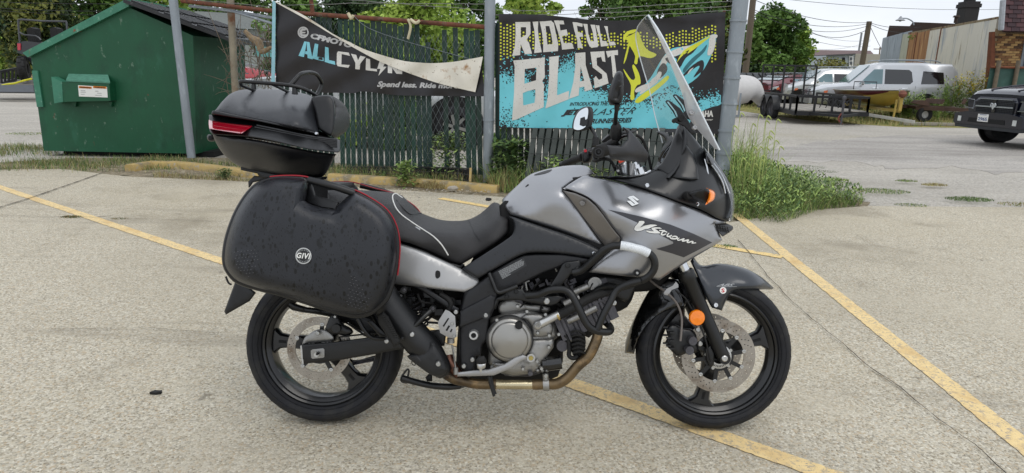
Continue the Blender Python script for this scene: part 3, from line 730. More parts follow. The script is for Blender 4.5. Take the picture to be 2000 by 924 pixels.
# cylinders with fins
mb = MB()
ca_, cb_ = B(*Z(6, [(560, 470)])[0], .10), B(*Z(6, [(880, 330)])[0], .10); dax = (cb_-ca_).normalized(); dq = dax.cross(bl)
for k in range(11):
    mb.box(ca_+dax*(.01+k*.021), (.010 if k % 2 else .019, .118 if k % 2 else .108, .125 if k % 2 else .115), (dax, dq, bl))
mb.box((ca_+cb_)/2, ((cb_-ca_).length, .11, .10), (dax, dq, bl)); mb.build('front_cylinder', alu_dk, bike)
mb = MB()
for (a, b, l) in (((600, 340), (690, 300), .16), ((690, 410), (790, 360), .16), ((620, 440), (700, 405), .165), ((660, 270), (740, 235), .15)):
    mb.tube(BZ(6, [(*a, l), (*b, l)]), .014, n=12, smooth=1)
split(mb.build('cylinder_boss', alu, bike))
DISC('cam_cover_ring', *Z(6, [(815, 350)])[0], .15, .03, alu_dk, prof=[(.026, -.02), (.026, .008), (.017, .008), (.017, 0), (0, 0)])
DISC('cam_plug', *Z(6, [(780, 222)])[0], .13, .03, alu, prof=[(.028, -.02), (.028, .008), (.018, .008), (.018, 0), (0, 0)])
mb = MB(); rq = random.Random(9)
for k in range(44):
    p = Z(6, [(rq.uniform(330, 860), rq.uniform(200, 330))])[0]; mb.box(B(p[0], p[1], rq.uniform(.07, .125)), (rq.uniform(.006, .03), rq.uniform(.006, .03), .02), (dax, dq, bl))
split(mb.build('engine_fitting', alu_dk, bike))
mb = MB(); rq = random.Random(19)
for k in range(22):
    a = (rq.uniform(320, 820), rq.uniform(185, 330)); b = (a[0]+rq.uniform(-90, 90), a[1]+rq.uniform(30, 120)); c = ((a[0]+b[0])/2+rq.uniform(-30, 30), (a[1]+b[1])/2)
    mb.tube(BZ(6, [(*a, .12), (*c, .14), (*b, .12)]), rq.choice([.003, .0045, .006]), n=6)
split(mb.build('engine_cable', rubber, bike))
mb = MB()
for (a, b, l) in (((375, 200), (385, 260), .15), ((360, 230), (345, 290), .14), ((545, 120), (560, 150), .15), ((340, 215), (400, 205), .15)): mb.tube(BZ(6, [(*a, l), (*b, l)]), .004, n=8, smooth=1)
split(mb.build('cable_fitting', alu, bike))
PF('injector_cover', crv(Z(6, [(230, 330), (300, 310), (360, 340), (440, 345), (520, 360), (500, 390), (380, 378), (300, 395), (240, 400), (215, 370)]), 2), .12, .01, 8, .05, alu)
PF('bracket_plate', Z(6, [(250, 285), (300, 250), (360, 255), (375, 275), (450, 300), (560, 290), (600, 300), (560, 340), (520, 350), (400, 330), (330, 315), (215, 320), (200, 370), (185, 360), (200, 310)]), .175, .004, 4, .16, blk_metal)
for p in ((267, 297), (322, 267)): BOLT(*Z(6, [p])[0], .178, .009, m=blk_metal)
BOLT(*Z(6, [(500, 323)])[0], .19, .012); BOLT(*Z(6, [(890, 332)])[0], .20, .011)
PF('crash_bar_bracket', Z(6, [(590, 110), (610, 95), (690, 85), (700, 110), (690, 170), (640, 165), (570, 250), (510, 262), (505, 255), (560, 170)]), .20, .005, 4, .18, blk_metal)
for p in ((622, 115), (680, 138)): BOLT(*Z(6, [p])[0], .205, .010, m=blk_metal)
PF('radiator_shroud', Z(6, [(800, 175), (900, 180), (1010, 210), (1020, 235), (985, 310), (960, 330), (900, 300), (840, 280), (780, 230)]), .13, .01, 8, -.12, blk_smooth)
PF('radiator_bracket', Z(6, [(850, 300), (905, 310), (880, 412), (845, 380)]), .12, .006, 4, .08, blk_metal)
# regulator & corrugated hose at front of engine
DISC('starter_end', *Z(6, [(590, 580)])[0], .13, .024, alu_dk, h=.012)
hs, hsf = PF('front_hose_cover', crv(Z(6, [(640, 475), (680, 465), (715, 500), (728, 560), (720, 620), (715, 680), (690, 690), (665, 660), (640, 600), (645, 530)]), 3), .14, .03, 14, .06, rubber)
mb = MB()
for k in range(6):
    c = BZ(6, [(642+k*2, 505+k*24, .165), (680+k*2, 495+k*24, .18), (722, 515+k*22, .165)]); mb.tube(c, .005, n=7)
split(mb.build('hose_rib', rubber, bike))
TB('lower_hose', [(600, 520, .15), (625, 545, .15), (632, 600, .15), (630, 640, .15), (655, 655, .15), (680, 640, .15)], .009, rubber, z=6)
mb = MB(); mb.cyl(B(*Z(6, [(500, 688)])[0], .14), B(*Z(6, [(585, 676)])[0], .14), .029, n=24); mb.cyl(B(*Z(6, [(475, 690)])[0], .14), B(*Z(6, [(500, 688)])[0], .14), .024, n=20); mb.build('oil_filter', blk_gloss, bike)
PF('oil_pan', Z(6, [(240, 740), (420, 735), (470, 690), (490, 720), (455, 745), (400, 762), (260, 758)]), .12, .015, 8, 0, alu_dk)
DISC('drain_boss', *Z(6, [(405, 742)])[0], .15, .010, alu_dk, h=.01)
mb = MB()
for k in range(9):
    a = Z(6, [(430+k*9, 690+(k % 3)*18)])[0]; mb.ball(B(a[0], a[1], .14), .008, n=8)
split(mb.build('case_lug', alu, bike))
# ---------------- crash bars
TB('crash_bar', [(545, 830, .20), (600, 815, .21), (660, 765, .23), (740, 690, .255), (800, 655, .27), (870, 650, .28), (960, 668, .285), (1040, 695, .285), (1083, 735, .285), (1088, 800, .28), (1045, 860, .27), (960, 898, .25), (880, 925, .22)], .0145, blk_metal, z=8, n=14)
TB('reflective_grip', [(862, 648, .2815), (915, 656, .285), (960, 668, .286), (1005, 680, .286), (1052, 702, .286)], .0172, reflect_tape, z=8, n=16)
TB('lower_crash_bar', [(382, 290, .20), (450, 285, .22), (520, 258, .24), (600, 256, .25), (645, 285, .26), (690, 370, .27), (730, 450, .27), (775, 490, .265), (840, 503, .25), (870, 495, .22), (868, 470, .16), (835, 440, .12)], .0145, blk_metal, z=6, n=14)
TB('crash_bar_stay', [(1050, 205, .275), (970, 225, .26), (905, 262, .25), (868, 330, .26), (830, 400, .265), (795, 485, .265)], .0135, blk_metal, z=6, n=14)
TB('crash_bar_cross', [(910, 245, .20), (860, 235, .17), (800, 255, .14), (720, 310, .12)], .013, blk_metal, z=6, n=12)

# ---------------- fork, front brake
def leg(lat, sidepf):
    a, b = B(*Z(9, [(348, 105)])[0], .098), B(*Z(9, [(537, 530)])[0], .098)
    s = bl*(lat-.098); mb = MB(); P = [a+s+(b-a)*t for t in (-.02, .0, .08, .1, .55, .9, .97, 1.02)]
    mb.tube(P, [.030, .034, .034, .0285, .0275, .027, .026, .018], n=20, smooth=1); mb.build('fork_leg', blk_metal, bike)
    mb = MB(); mb.tube([a+s-(b-a)*.02, a+s-(b-a)*.62], .0205, n=18, smooth=1); mb.build('fork_tube', chrome, bike)
leg(.098, 1); leg(-.098, 0)
DISC('axle_clamp', *Z(9, [(537, 525)])[0], .108, .023, blk_metal, h=.012); BOLT(*Z(9, [(537, 525)])[0], .122, .0125, m=alu_br)
DISC('side_reflector', *Z(9, [(403, 326)])[0], .125, .031, amber, prof=[(0, -.01), (.0315, -.01), (.0315, .003), (.029, .007), (0, .009)])
PF('front_caliper', crv(Z(9, [(250, 380), (290, 355), (330, 375), (375, 380), (400, 410), (405, 450), (412, 490), (385, 500), (350, 500), (310, 515), (280, 490), (245, 450), (262, 420)]), 2), .115, .02, 8, .06, blk_smooth)
for p in ((380, 438), (364, 484)): DISC('caliper_piston_cap', *Z(9, [p])[0], .13, .018, alu_dk, h=.012)
for k, p in enumerate(((408, 384), (418, 453))): BOLT(*Z(9, [p])[0], .122, .010)
mb = MB()
for k in range(9): a = Z(9, [(248+(k % 3)*16, 372+k*13)])[0]; mb.box(B(a[0], a[1], .125), (.018, .006, .012), (bu, bw, bl))
split(mb.build('caliper_fin', blk_smooth, bike))
TB('front_brake_hose', [(150, 120, .05), (200, 165, .08), (250, 200, .11), (300, 250, .12), (325, 310, .125), (328, 370, .13), (322, 440, .135)], .0045, mat('brake_hose', '6c6560', rough=.5), z=9)
PF('hose_bracket', Z(9, [(240, 205), (255, 185), (285, 170), (300, 150), (312, 165), (312, 178), (280, 190), (270, 205), (262, 217), (245, 215)]), .12, .003, 3, .11, silver_lt)
TB('sensor_wire', [(300, 195, .11), (345, 230, .11), (375, 280, .11), (390, 300, .12), (440, 420, .128), (460, 500, .12), (470, 540, .11)], .0035, rubber, z=9)
PF('sensor_body', Z(9, [(445, 480), (470, 460), (490, 500), (485, 560), (465, 565), (450, 530)]), .10, .006, 4, .085, blk_smooth)
# ---------------- front fender
fend = mat('dark_grey_fender', '30343a', rough=.28, metal=.2, var=.06, coat=.4, color2='22252a', c2scale=30, c2pos=(.6, .75))
fe, fef = PF('front_fender', crv(Z(9, [(370, 50, 'c'), (385, 30, 'c'), (410, 62), (440, 72), (500, 62), (570, 68), (650, 90), (720, 130), (777, 180, 'c'), (770, 188, 'c'), (690, 190), (600, 192), (565, 210), (545, 245), (525, 292, 'c'), (475, 278, 'c'), (450, 235), (410, 140)]), 4), [(1360, 505, .07), (1400, 560, .098), (1410, 600, .098), (1400, 520, .04), (1450, 522, .02), (1500, 558, -.01), (1440, 555, .078), (1480, 558, .06)], rise=.03, r=14, back=-.085, m=fend, step=6)
BOLT(*Z(9, [(492, 263)])[0], .102, .011, m=chrome, h=.01)
PF('fender_rear', crv(Z(9, [(210, 150, 'c'), (260, 135), (310, 140, 'c'), (345, 215), (345, 275, 'c'), (290, 282), (235, 305), (180, 345), (140, 395), (110, 450), (95, 503, 'c'), (50, 498, 'c'), (55, 440), (80, 365), (130, 260), (165, 200)]), 4), [(1290, 560, .04), (1330, 590, .075), (1275, 590, .02), (1290, 610, .07), (1225, 640, .0), (1250, 650, .07), (1225, 690, .01), (1237, 690, .06)], .03, 12, -.085, blk_gloss, step=6)
DTX('abs_mark', 'ABS', Z(9, [(507, 160), (588, 160), (580, 172), (498, 172)]), fef, grey_print, bold=.03, shear=.4, off=.003)
DEC('abs_underline', Z(9, [(498, 173.5), (597, 173.5), (596, 175.5), (498, 175.5)]), fef, grey_print, off=.003)
def circ(cx, cy, rx, ry=None, n=28): ry = ry or rx; return [(cx+rx*math.cos(2*math.pi*k/n), cy+ry*math.sin(2*math.pi*k/n)) for k in range(n)]
c9 = Z(9, [(530, 193)])[0]
DEC('round_sticker', circ(c9[0], c9[1], 6.6), fef, white_m, off=.003)
S_MARK = [[(.98, .12), (.55, .0), (.02, .33), (.30, .52), (.62, .30), (.80, .30)], [(.72, .42), (.98, .66), (.45, 1.0), (.02, .88), (.22, .70), (.40, .70)]]
def smark(name, x0, y0, w_, h_, LF, m, off, skew=0):
    # angular S emblem: two hooked strokes
    A = [(.95, .18), (.52, 0), (0, .30), (.62, .66), (.36, .80), (.10, .66), (.02, .76), (.50, 1.0), (1.0, .68), (.38, .32), (.62, .20), (.88, .30)]
    DEC(name, [(x0+w_*p[0]+skew*p[1], y0+h_*p[1]) for p in A], LF, m, off=off, step=50)
smark('red_emblem', c9[0]-3.8, c9[1]-4.3, 7.6, 8.6, fef, mat('red_print', 'c3272e', rough=.5, var=0), .0042)

# ---------------- bodywork: tank, fairing
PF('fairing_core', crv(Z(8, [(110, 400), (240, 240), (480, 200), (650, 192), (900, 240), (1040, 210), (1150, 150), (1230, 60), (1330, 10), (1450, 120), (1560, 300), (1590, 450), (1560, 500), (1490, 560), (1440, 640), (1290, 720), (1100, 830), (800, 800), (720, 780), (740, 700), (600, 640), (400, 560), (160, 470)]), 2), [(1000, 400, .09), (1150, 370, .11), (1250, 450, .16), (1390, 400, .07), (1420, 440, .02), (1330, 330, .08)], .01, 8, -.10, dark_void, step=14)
tk, tkf = PF('fuel_tank', crv(Z(8, [(70, 350), (95, 318), (180, 240), (215, 205), (270, 168), (370, 138), (480, 117), (600, 110, 'c'), (645, 122), (690, 172, 'c'), (640, 182), (560, 205), (475, 262, 'c'), (475, 285, 'c'), (560, 390), (660, 522), (750, 645, 'c'), (735, 652, 'c'), (600, 600), (400, 528), (130, 444, 'c'), (95, 400)]), 3),
    [(982, 393, .03), (990, 400, .10), (1000, 412, .13), (1028, 345, .02), (1040, 370, .11), (1080, 328, -.01), (1060, 355, .11), (1120, 330, .02), (1098, 365, .155), (1140, 328, .03), (1030, 400, .155), (1080, 400, .175), (1060, 430, .155), (1120, 420, .178), (1140, 465, .165), (1175, 478, .165), (1155, 340, .07)], .012, 8, -.16, silver)
DEC('tank_cap_trim', crv(Z(8, [(285, 178), (300, 168), (370, 145), (405, 140), (380, 158), (330, 172)]), 3), tkf, blk_metal, off=.003)
# recessed inner cheek next to the tank, shade put into its darker silver
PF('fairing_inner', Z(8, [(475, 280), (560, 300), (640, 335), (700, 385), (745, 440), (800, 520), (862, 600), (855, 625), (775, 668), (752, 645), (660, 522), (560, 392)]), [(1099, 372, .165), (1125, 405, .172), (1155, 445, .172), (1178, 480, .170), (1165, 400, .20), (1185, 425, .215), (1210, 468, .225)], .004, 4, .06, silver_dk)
fa, faf = PF('side_fairing', crv(Z(8, [(478, 268, 'c'), (520, 238), (610, 185), (650, 180, 'c'), (760, 205), (880, 232), (1000, 265), (1100, 305), (1250, 365), (1400, 415), (1500, 470), (1565, 488, 'c'), (1560, 500, 'c'), (1492, 500, 'c'), (1530, 585), (1543, 615, 'c'), (1480, 655), (1300, 762), (1120, 882, 'c'), (1060, 866), (900, 855), (800, 845), (650, 826, 'c'), (700, 765), (790, 690), (862, 625, 'c'), (862, 598, 'c'), (800, 515), (745, 435), (700, 380), (640, 330), (560, 295)]), 3),
    [(1100, 370, .165), (1150, 348, .145), (1220, 362, .16), (1165, 395, .20), (1212, 465, .228), (1150, 530, .20), (1200, 400, .235), (1250, 420, .262), (1240, 375, .18), (1300, 400, .235), (1290, 440, .27), (1340, 410, .20), (1390, 425, .13), (1415, 435, .08), (1400, 460, .12), (1350, 450, .225), (1330, 490, .24), (1280, 545, .22), (1250, 500, .265), (1220, 535, .245), (1170, 505, .215)], .014, 9, .03, silver, step=7)
DEC('dark_graphic', Z(8, [(775, 408), (880, 428), (1000, 455), (1200, 510), (1350, 570), (1475, 628), (1380, 680), (1285, 728), (1200, 700), (1100, 672), (1160, 655), (1215, 637), (1215, 625), (1150, 590), (1050, 530), (950, 485)]), faf, charcoal, off=.0012)
# lettering (hand-cut strokes)
def strokes(name, ss, w_, tf, LF, m, off=.0030):
    """brush strokes: list of polylines in unit space mapped by tf to px"""
    mb = MB(); 
    for j, (s, wk) in enumerate(ss):
        P = crv([tf(*p) for p in s], 4, closed=False) if len(s) > 2 else [tf(*p) for p in s]
        n = len(P); L_, R_ = [], []
        for i in range(n):
            a, b = P[max(0, i-1)], P[min(n-1, i+1)]; dx, dy = b[0]-a[0], b[1]-a[1]; q = math.hypot(dx, dy)+1e-9
            ww = w_*wk*(.6+.4*math.sin(math.pi*min(1, (i+.6)/n)))
            L_.append((P[i][0]-dy/q*ww, P[i][1]+dx/q*ww)); R_.append((P[i][0]+dy/q*ww, P[i][1]-dx/q*ww))
        A = L_+R_; la = LF([p[0] for p in A], [p[1] for p in A])+off+j*.00008
        mb.add([B(p[0], p[1], float(x)) for p, x in zip(A, la)], [(i, i+1, n+i+1, n+i) for i in range(n-1)])
    return mb.build(name, m, bike, fixn=False, smooth=False)
ZM[11] = (1220, 370, 7.7)
tf11 = lambda x, y: (1220+x/7.7, 370+y/7.7)
VP = [(215, 478), (250, 472), (292, 476), (300, 502), (262, 540), (232, 575), (300, 545), (390, 527), (460, 530), (492, 541), (430, 560), (375, 582), (352, 592), (315, 595), (250, 620), (188, 630), (150, 612), (143, 592), (158, 555), (195, 515), (213, 494)]
SP = [(412, 576), (470, 569), (530, 573), (562, 592), (500, 590), (455, 592), (500, 622), (535, 648), (530, 662), (440, 662), (370, 652), (328, 636), (322, 618), (350, 618), (400, 628), (440, 630), (415, 606), (402, 588)]
VST = [([(600, 612), (560, 655), (553, 676), (580, 684), (625, 668)], 1.0), ([(520, 616), (580, 622), (640, 645)], .9), ([(668, 655), (640, 690), (650, 708), (690, 700), (712, 688)], .95), ([(700, 690), (680, 715), (705, 738), (760, 742), (792, 728), (775, 708), (735, 706), (712, 720)], .95),
       ([(822, 728), (795, 752), (810, 765), (860, 752), (895, 742), (868, 768), (880, 778), (930, 765), (962, 760), (940, 788), (960, 798), (1010, 782), (1030, 790), (1010, 808), (1075, 803)], .9)]
def grow(P, k):
    cx_, cy_ = sum(p[0] for p in P)/len(P), sum(p[1] for p in P)/len(P); o = []
    n = len(P)
    for i in range(n):
        a, b = P[i-1], P[(i+1) % n]; dx, dy = b[0]-a[0], b[1]-a[1]; q = math.hypot(dx, dy)+1e-9; o.append((P[i][0]+dy/q*k, P[i][1]-dx/q*k))
    return o
for P in (VP, SP):
    DEC('model_letter_edge', Z(11, grow(P, 7)), faf, dark_void, off=.0022, step=40); DEC('model_letter', Z(11, P), faf, white_m, off=.0034, step=40)
strokes('model_lettering_edge', VST, 2.1, tf11, faf, dark_void, .0026)
strokes('model_lettering', VST, 1.5, tf11, faf, white_m, .0038)
EM = [(42, 122), (80, 100), (135, 92), (215, 152), (212, 164), (186, 170), (108, 115), (150, 155), (213, 215), (160, 236), (113, 252), (30, 174), (86, 168), (148, 222), (152, 208), (100, 168)]
DEC('chrome_emblem_edge', Z(11, grow(EM, 5)), faf, charcoal, off=.0030, step=40)
DEC('chrome_emblem', Z(11, EM), faf, mat('emblem_silver', 'eef0f0', rough=.3, metal=.1, var=0), off=.0045, step=40)
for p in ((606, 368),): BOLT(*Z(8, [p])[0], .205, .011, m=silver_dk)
for p, l in (((1040, 247), .185), ((1372, 373), .17), ((685, 704), .215)): BOLT(*Z(8, [p])[0], l, .009, m=chrome)
q = Z(8, [(973, 832)])[0]; DISC('fairing_grommet', q[0], q[1], .252, .0125, rubber, h=.004); BOLT(q[0], q[1], .257, .006)
# cover band under tank
PF('side_cover', crv(Z(4, [(985, 262, 'c'), (1040, 275), (1260, 350), (1500, 430), (1700, 520), (1740, 552, 'c'), (1720, 590), (1690, 610, 'c'), (1560, 590), (1400, 568), (1200, 560), (1100, 575), (1000, 620), (850, 705), (740, 768, 'c'), (690, 752), (600, 690, 'c'), (650, 655), (800, 560), (980, 440), (1020, 390), (1025, 330), (1005, 285)]), 3),
   [(1010, 430, .175), (1100, 470, .195), (1170, 495, .205), (1000, 475, .19), (930, 530, .19), (1060, 490, .20)], .012, 7, .10, mat('satin_side_cover', '232529', rough=.36, var=.1, bump=.08, bscale=300, color2='0e0f10', c2scale=60, c2pos=(.64, .7)))
PF('gap_block', crv([(975, 402), (1000, 392), (1015, 420), (1012, 445), (998, 462), (985, 455)], 2), .085, .01, 5, -.12, dark_void)  # added dark block that closes the bright gap between seat and tank
# seat
st_, stf = PF('seat', crv([(640, 372, 'c'), (700, 371), (765, 376, 'c'), (772, 378), (786, 383), (806, 404), (822, 416, 'c'), (855, 428), (884, 431.5), (915, 429), (941, 416), (962, 397), (969, 396), (977, 400), (989, 419), (994, 428), (994, 443), (992, 453), (975, 470), (950, 487), (908, 513), (897, 516), (880, 512), (843, 495), (808, 478), (780, 470), (730, 455), (640, 440, 'c')], 3),
   [(640, 375, -.05), (700, 373, -.06), (770, 380, -.05), (640, 400, .06), (700, 395, .08), (770, 400, .07), (760, 430, .13), (700, 430, .13), (800, 400, -.02), (800, 440, .125), (822, 420, -.03), (855, 430, -.04), (850, 450, .10), (840, 490, .135), (885, 434, -.05), (885, 455, .09), (890, 505, .125), (940, 420, -.05), (945, 445, .09), (940, 485, .135), (968, 398, -.05), (972, 425, .09), (985, 450, .13)], .022, 14, -.14, seat_mat, step=8)
pi_ = Z(4, [(110, 112), (80, 92), (60, 78), (38, 82), (28, 100), (34, 140), (60, 200), (110, 255), (200, 320), (280, 372), (360, 425), (430, 495), (485, 582)])
la = stf([p[0] for p in pi_], [p[1] for p in pi_])+.001
TB('seat_piping', [(p[0], p[1], float(a)) for p, a in zip(pi_, la)], .0028, white_m, n=7)
sm_ = Z(4, [(650, 292), (670, 330), (700, 400), (740, 460), (790, 530)]); la = stf([p[0] for p in sm_], [p[1] for p in sm_])
TB('seat_seam', [(p[0], p[1], float(a)) for p, a in zip(sm_, la)], .0016, seat_mat2, n=6)
sm_ = Z(4, [(60, 130), (110, 190), (180, 248), (265, 235)]); la = stf([p[0] for p in sm_], [p[1] for p in sm_])
TB('seat_fold', [(p[0], p[1], float(a)) for p, a in zip(sm_, la)], .002, seat_mat2, n=6)
# seat label
DEC('seat_tag', Z(4, [(218, 345), (258, 366), (254, 378), (214, 352)]), stf, grey_print, off=.001)
# silver tail cover
tl, tlf = PF('tail_cover', crv(Z(4, [(-60, 440, 'c'), (90, 484), (300, 562), (520, 660, 'c'), (560, 680), (700, 748), (735, 782), (735, 815), (700, 850), (620, 884, 'c'), (400, 862), (100, 822), (-60, 810, 'c')]), 3), [(760, 480, .15), (760, 540, .18), (830, 510, .175), (930, 550, .165), (900, 525, .155), (870, 560, .185), (760, 556, .175)], .012, 8, .02, silver_lt, feat=lambda u, v, d: np.where(v > 478+(u-760)*.52+44, -.06*np.clip((v-(478+(u-760)*.52+44))/60, 0, 1), 0))
q = Z(4, [(397, 740)])[0]; DEC('tail_slot', crv([(q[0]-4, q[1]-5), (q[0], q[1]-8), (q[0]+5, q[1]-5), (q[0]+5, q[1]+4), (q[0], q[1]+8), (q[0]-4, q[1]+5)], 3), tlf, dark_void, off=.001)
PF('seat_base_trim', Z(4, [(90, 470), (300, 552), (500, 645), (585, 668), (600, 655), (622, 655), (580, 698), (520, 668), (300, 570), (90, 492)]), .14, .004, 3, .08, blk_metal)

# ---------------- upper cowl, lamp, signal
cowl = mat('matt_cowl', '141517', rough=.34, var=.08, vscale=8, coat=.15, color2='0d0e0f', c2scale=45, c2pos=(.62, .7))
PF('dash_shroud', crv(Z(7, [(635, 900), (655, 830), (680, 790), (660, 760), (622, 728), (690, 738), (700, 760), (715, 750), (740, 790), (755, 715), (775, 690), (800, 720), (810, 800), (770, 880), (760, 930), (700, 1010), (640, 1000), (560, 1010), (540, 990), (600, 960)]), 2), [(1290, 270, -.12), (1325, 260, .03), (1300, 320, .05), (1270, 345, .08)], .01, 8, -.16, blk_smooth)
mb = MB()
for k, (a, b) in enumerate((((640, 905), (735, 780)), ((655, 920), (770, 785)))):
    mb.tube([B(*p) for p in Z(7, [(a[0], a[1], .03), (a[0]+35, a[1]-70, .05), (b[0], b[1], .05), (b[0]+8, b[1]+40, .05), (a[0]+60, a[1]-10, .05)])], .006, n=8, closed=True)
split(mb.build('gauge_bezel', blk_gloss, bike))
PF('gauge_glass', crv(Z(7, [(650, 905), (690, 830), (745, 790), (750, 820), (710, 890), (670, 925)]), 3), [(1300, 310, .045), (1320, 280, .045)], .004, 5, .02, mat('gauge_face', '6f767c', rough=.1, var=.4, vscale=40, coat=1))
co, cof = PF('upper_cowl', crv(Z(8, [(650, 180, 'c'), (700, 182), (800, 190), (930, 186), (1030, 170), (1090, 140), (1140, 90), (1180, 20), (1210, -60), (1240, -140), (1255, -165, 'c'), (1290, -150), (1340, -90), (1420, 10), (1500, 100), (1560, 180), (1600, 280), (1612, 380), (1600, 480), (1565, 487, 'c'), (1500, 462), (1400, 408), (1250, 360), (1100, 300), (1000, 262), (880, 230), (760, 203)]), 3),
   [(1152, 343, .14), (1230, 342, .12), (1235, 356, .165), (1290, 325, .10), (1290, 345, .15), (1330, 340, .16), (1340, 380, .18), (1320, 260, .06), (1340, 300, .11), (1390, 340, .10), (1420, 350, .02), (1425, 400, .03), (1395, 390, .14), (1400, 425, .12), (1425, 430, .04), (1370, 400, .17)], .012, 8, -.13, cowl, step=7, feat=lambda u, v, d: -.045*np.clip((350-v)/12, -1, 1)*np.exp(-((u-1310)/70)**2)*0)
PF('cowl_shoulder', Z(8, [(660, 184), (800, 196), (930, 196), (1040, 178), (1120, 145), (1200, 195), (1340, 212), (1385, 205), (1380, 120), (1350, 40), (1300, -30), (1255, -160), (1215, -70), (1180, 20), (1140, 95), (1090, 140), (1030, 168), (930, 184), (800, 186)]), [(1153, 343, .145), (1250, 345, .14), (1330, 345, .18), (1360, 345, .175), (1320, 260, .07), (1345, 300, .13), (1280, 335, .12)], .01, 6, .04, cowl, step=7)
PF('headlamp', crv(Z(8, [(1430, 10, 'c'), (1500, 90), (1560, 170), (1600, 270), (1614, 360), (1600, 470, 'c'), (1560, 480), (1585, 400), (1570, 310), (1530, 220), (1470, 120), (1435, 90)]), 3), [(1390, 310, .10), (1415, 350, .03), (1430, 420, .03), (1410, 400, .07)], .012, 5, -.13, lens_dark)
mb = MB()
for pts in ([(1452, 90, .10), (1500, 150, .09), (1545, 230, .08), (1562, 300, .075)], [(1425, 70, .11), (1440, 130, .11), (1450, 200, .11)], [(1480, 95, .085), (1540, 180, .07), (1590, 300, .05)]): mb.tube([B(*p) for p in Z(8, pts)], .0035, n=7)
split(mb.build('lamp_trim', chrome, bike))
PF('headlamp_cover', crv(Z(8, [(1410, -20, 'c'), (1480, 60), (1555, 165), (1610, 270), (1625, 370), (1612, 485, 'c'), (1585, 490), (1600, 400), (1580, 300), (1530, 200), (1470, 110)]), 3), [(1390, 310, .115), (1425, 350, .04), (1437, 420, .04)], .01, 4, -.02, lens_m, capback=False)
PF('beak_vent', crv(Z(8, [(1485, 495, 'c'), (1562, 498), (1612, 520, 'c'), (1610, 545), (1545, 590, 'c'), (1525, 570), (1500, 530)]), 3), [(1395, 440, .12), (1430, 445, .02), (1410, 460, .11)], .008, 5, -.1, blk_smooth)
PF('beak_lip', Z(8, [(1488, 492), (1510, 482), (1560, 486), (1566, 498), (1500, 504)]), [(1395, 435, .135), (1417, 435, .06)], .004, 3, .03, silver)
mb = MB()
for k in range(5): a = Z(8, [(1510+k*16, 520+k*3)])[0]; mb.tube([B(a[0], a[1]-3, .115-.012*k), B(a[0]+4, a[1]+9, .112-.012*k)], .0018, n=6, smooth=1)
for k in range(3): mb.tube([B(*Z(8, [(1502, 517+k*14)])[0], .118), B(*Z(8, [(1596, 527+k*12)])[0], .05)], .0015, n=6, smooth=1)
split(mb.build('vent_mesh', blk_metal, bike))
# indicator
ts, tsf = PF('turn_signal', crv(Z(8, [(1310, 300), (1345, 285, 'c'), (1400, 272), (1448, 267, 'c'), (1470, 320), (1437, 375, 'c'), (1385, 355), (1335, 335, 'c')]), 3), [(1350, 380, .25), (1385, 380, .275)], .03, 12, .21, blk_smooth, step=5)
PF('signal_lens', crv(Z(8, [(1436, 264, 'c'), (1478, 278), (1495, 298), (1494, 326), (1478, 352), (1428, 378, 'c'), (1442, 348), (1450, 318), (1446, 290)]), 3), [(1382, 380, .290), (1396, 380, .280)], .028, 9, .215, amber, step=4)
mb = MB(); mb.tube([B(*p) for p in Z(8, [(1290, 318, .15), (1330, 312, .23)])], [.02, .014], n=12, smooth=1); mb.build('signal_stalk', rubber, bike)
# ---------------- windshield
def qsurf(A, C, Bq, n):   # three curves -> grid points
    rows = []
    for a, c, b in zip(A, C, Bq):
        r_ = []
        for k in range(n+1):
            t = k/n; r_.append(a*((1-t)*(1-2*t))+c*(4*t*(1-t))+b*(t*(2*t-1)))
        rows.append(r_)
    return rows
def cv3(pts, n=4):
    P = [Vector(p) for p in pts]; mb_ = []
    m = len(P)
    for i in range(m-1):
        p0, p1, p2, p3 = P[max(0, i-1)], P[i], P[i+1], P[min(m-1, i+2)]
        for k in range(n):
            t = k/n; mb_.append(0.5*((2*p1)+(p2-p0)*t+(2*p0-5*p1+4*p2-p3)*t*t+(3*p1-p0-3*p2+p3)*t**3))
    return mb_+[P[-1]]
near = cv3([B(*p) for p in Z(7, [(573, 30, .10), (660, 165, .16), (748, 335, .19), (836, 505, .20), (922, 680, .20), (1002, 842, .19)])])
far = cv3([B(*p) for p in Z(7, [(510, 98, -.10), (498, 170, -.15), (530, 310, -.18), (580, 480, -.19), (615, 640, -.19), (660, 800, -.18)])])
mid = cv3([B(*p) for p in Z(7, [(545, 52, .0), (640, 190, .02), (722, 345, .03), (800, 520, .03), (860, 690, .02), (940, 830, .02)])])
rows = qsurf(near, mid, far, 16)
mb = MB(); vs = [p for r_ in rows for p in r_]; W_ = 17
mb.add(vs, [(i*W_+k, i*W_+k+1, (i+1)*W_+k+1, (i+1)*W_+k) for i in range(len(rows)-1) for k in range(16)])
ws = mb.build('windshield', shield_m, bike, fixn=False)
mb = MB(); off = []
# polished rim all round (the thick bright edge)
mb.tube(near, .0032, n=8, smooth=1); mb.tube(far, .0022, n=8, smooth=1); mb.tube(rows[0], .0018, n=8, smooth=1)
mb.build('windshield_edge', mat('acrylic_edge', 'dfe6ea', rough=.2, var=.03, coat=.5), bike)
wing_glare = glassy('edge_reflection', tint=(.8, .84, .87), refl=.25, haze=.8, rough=.15, hcol=(.9, .92, .95))  # white haze paints in the sky reflection on the near wing
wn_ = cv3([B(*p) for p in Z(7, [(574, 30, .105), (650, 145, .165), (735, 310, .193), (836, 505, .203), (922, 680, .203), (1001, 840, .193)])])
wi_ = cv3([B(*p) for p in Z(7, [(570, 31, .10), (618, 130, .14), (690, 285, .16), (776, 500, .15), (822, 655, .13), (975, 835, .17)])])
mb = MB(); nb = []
for a_, b_ in zip(wn_, wi_): nb += [a_, a_.lerp(b_, .5)+bl*.006, b_]
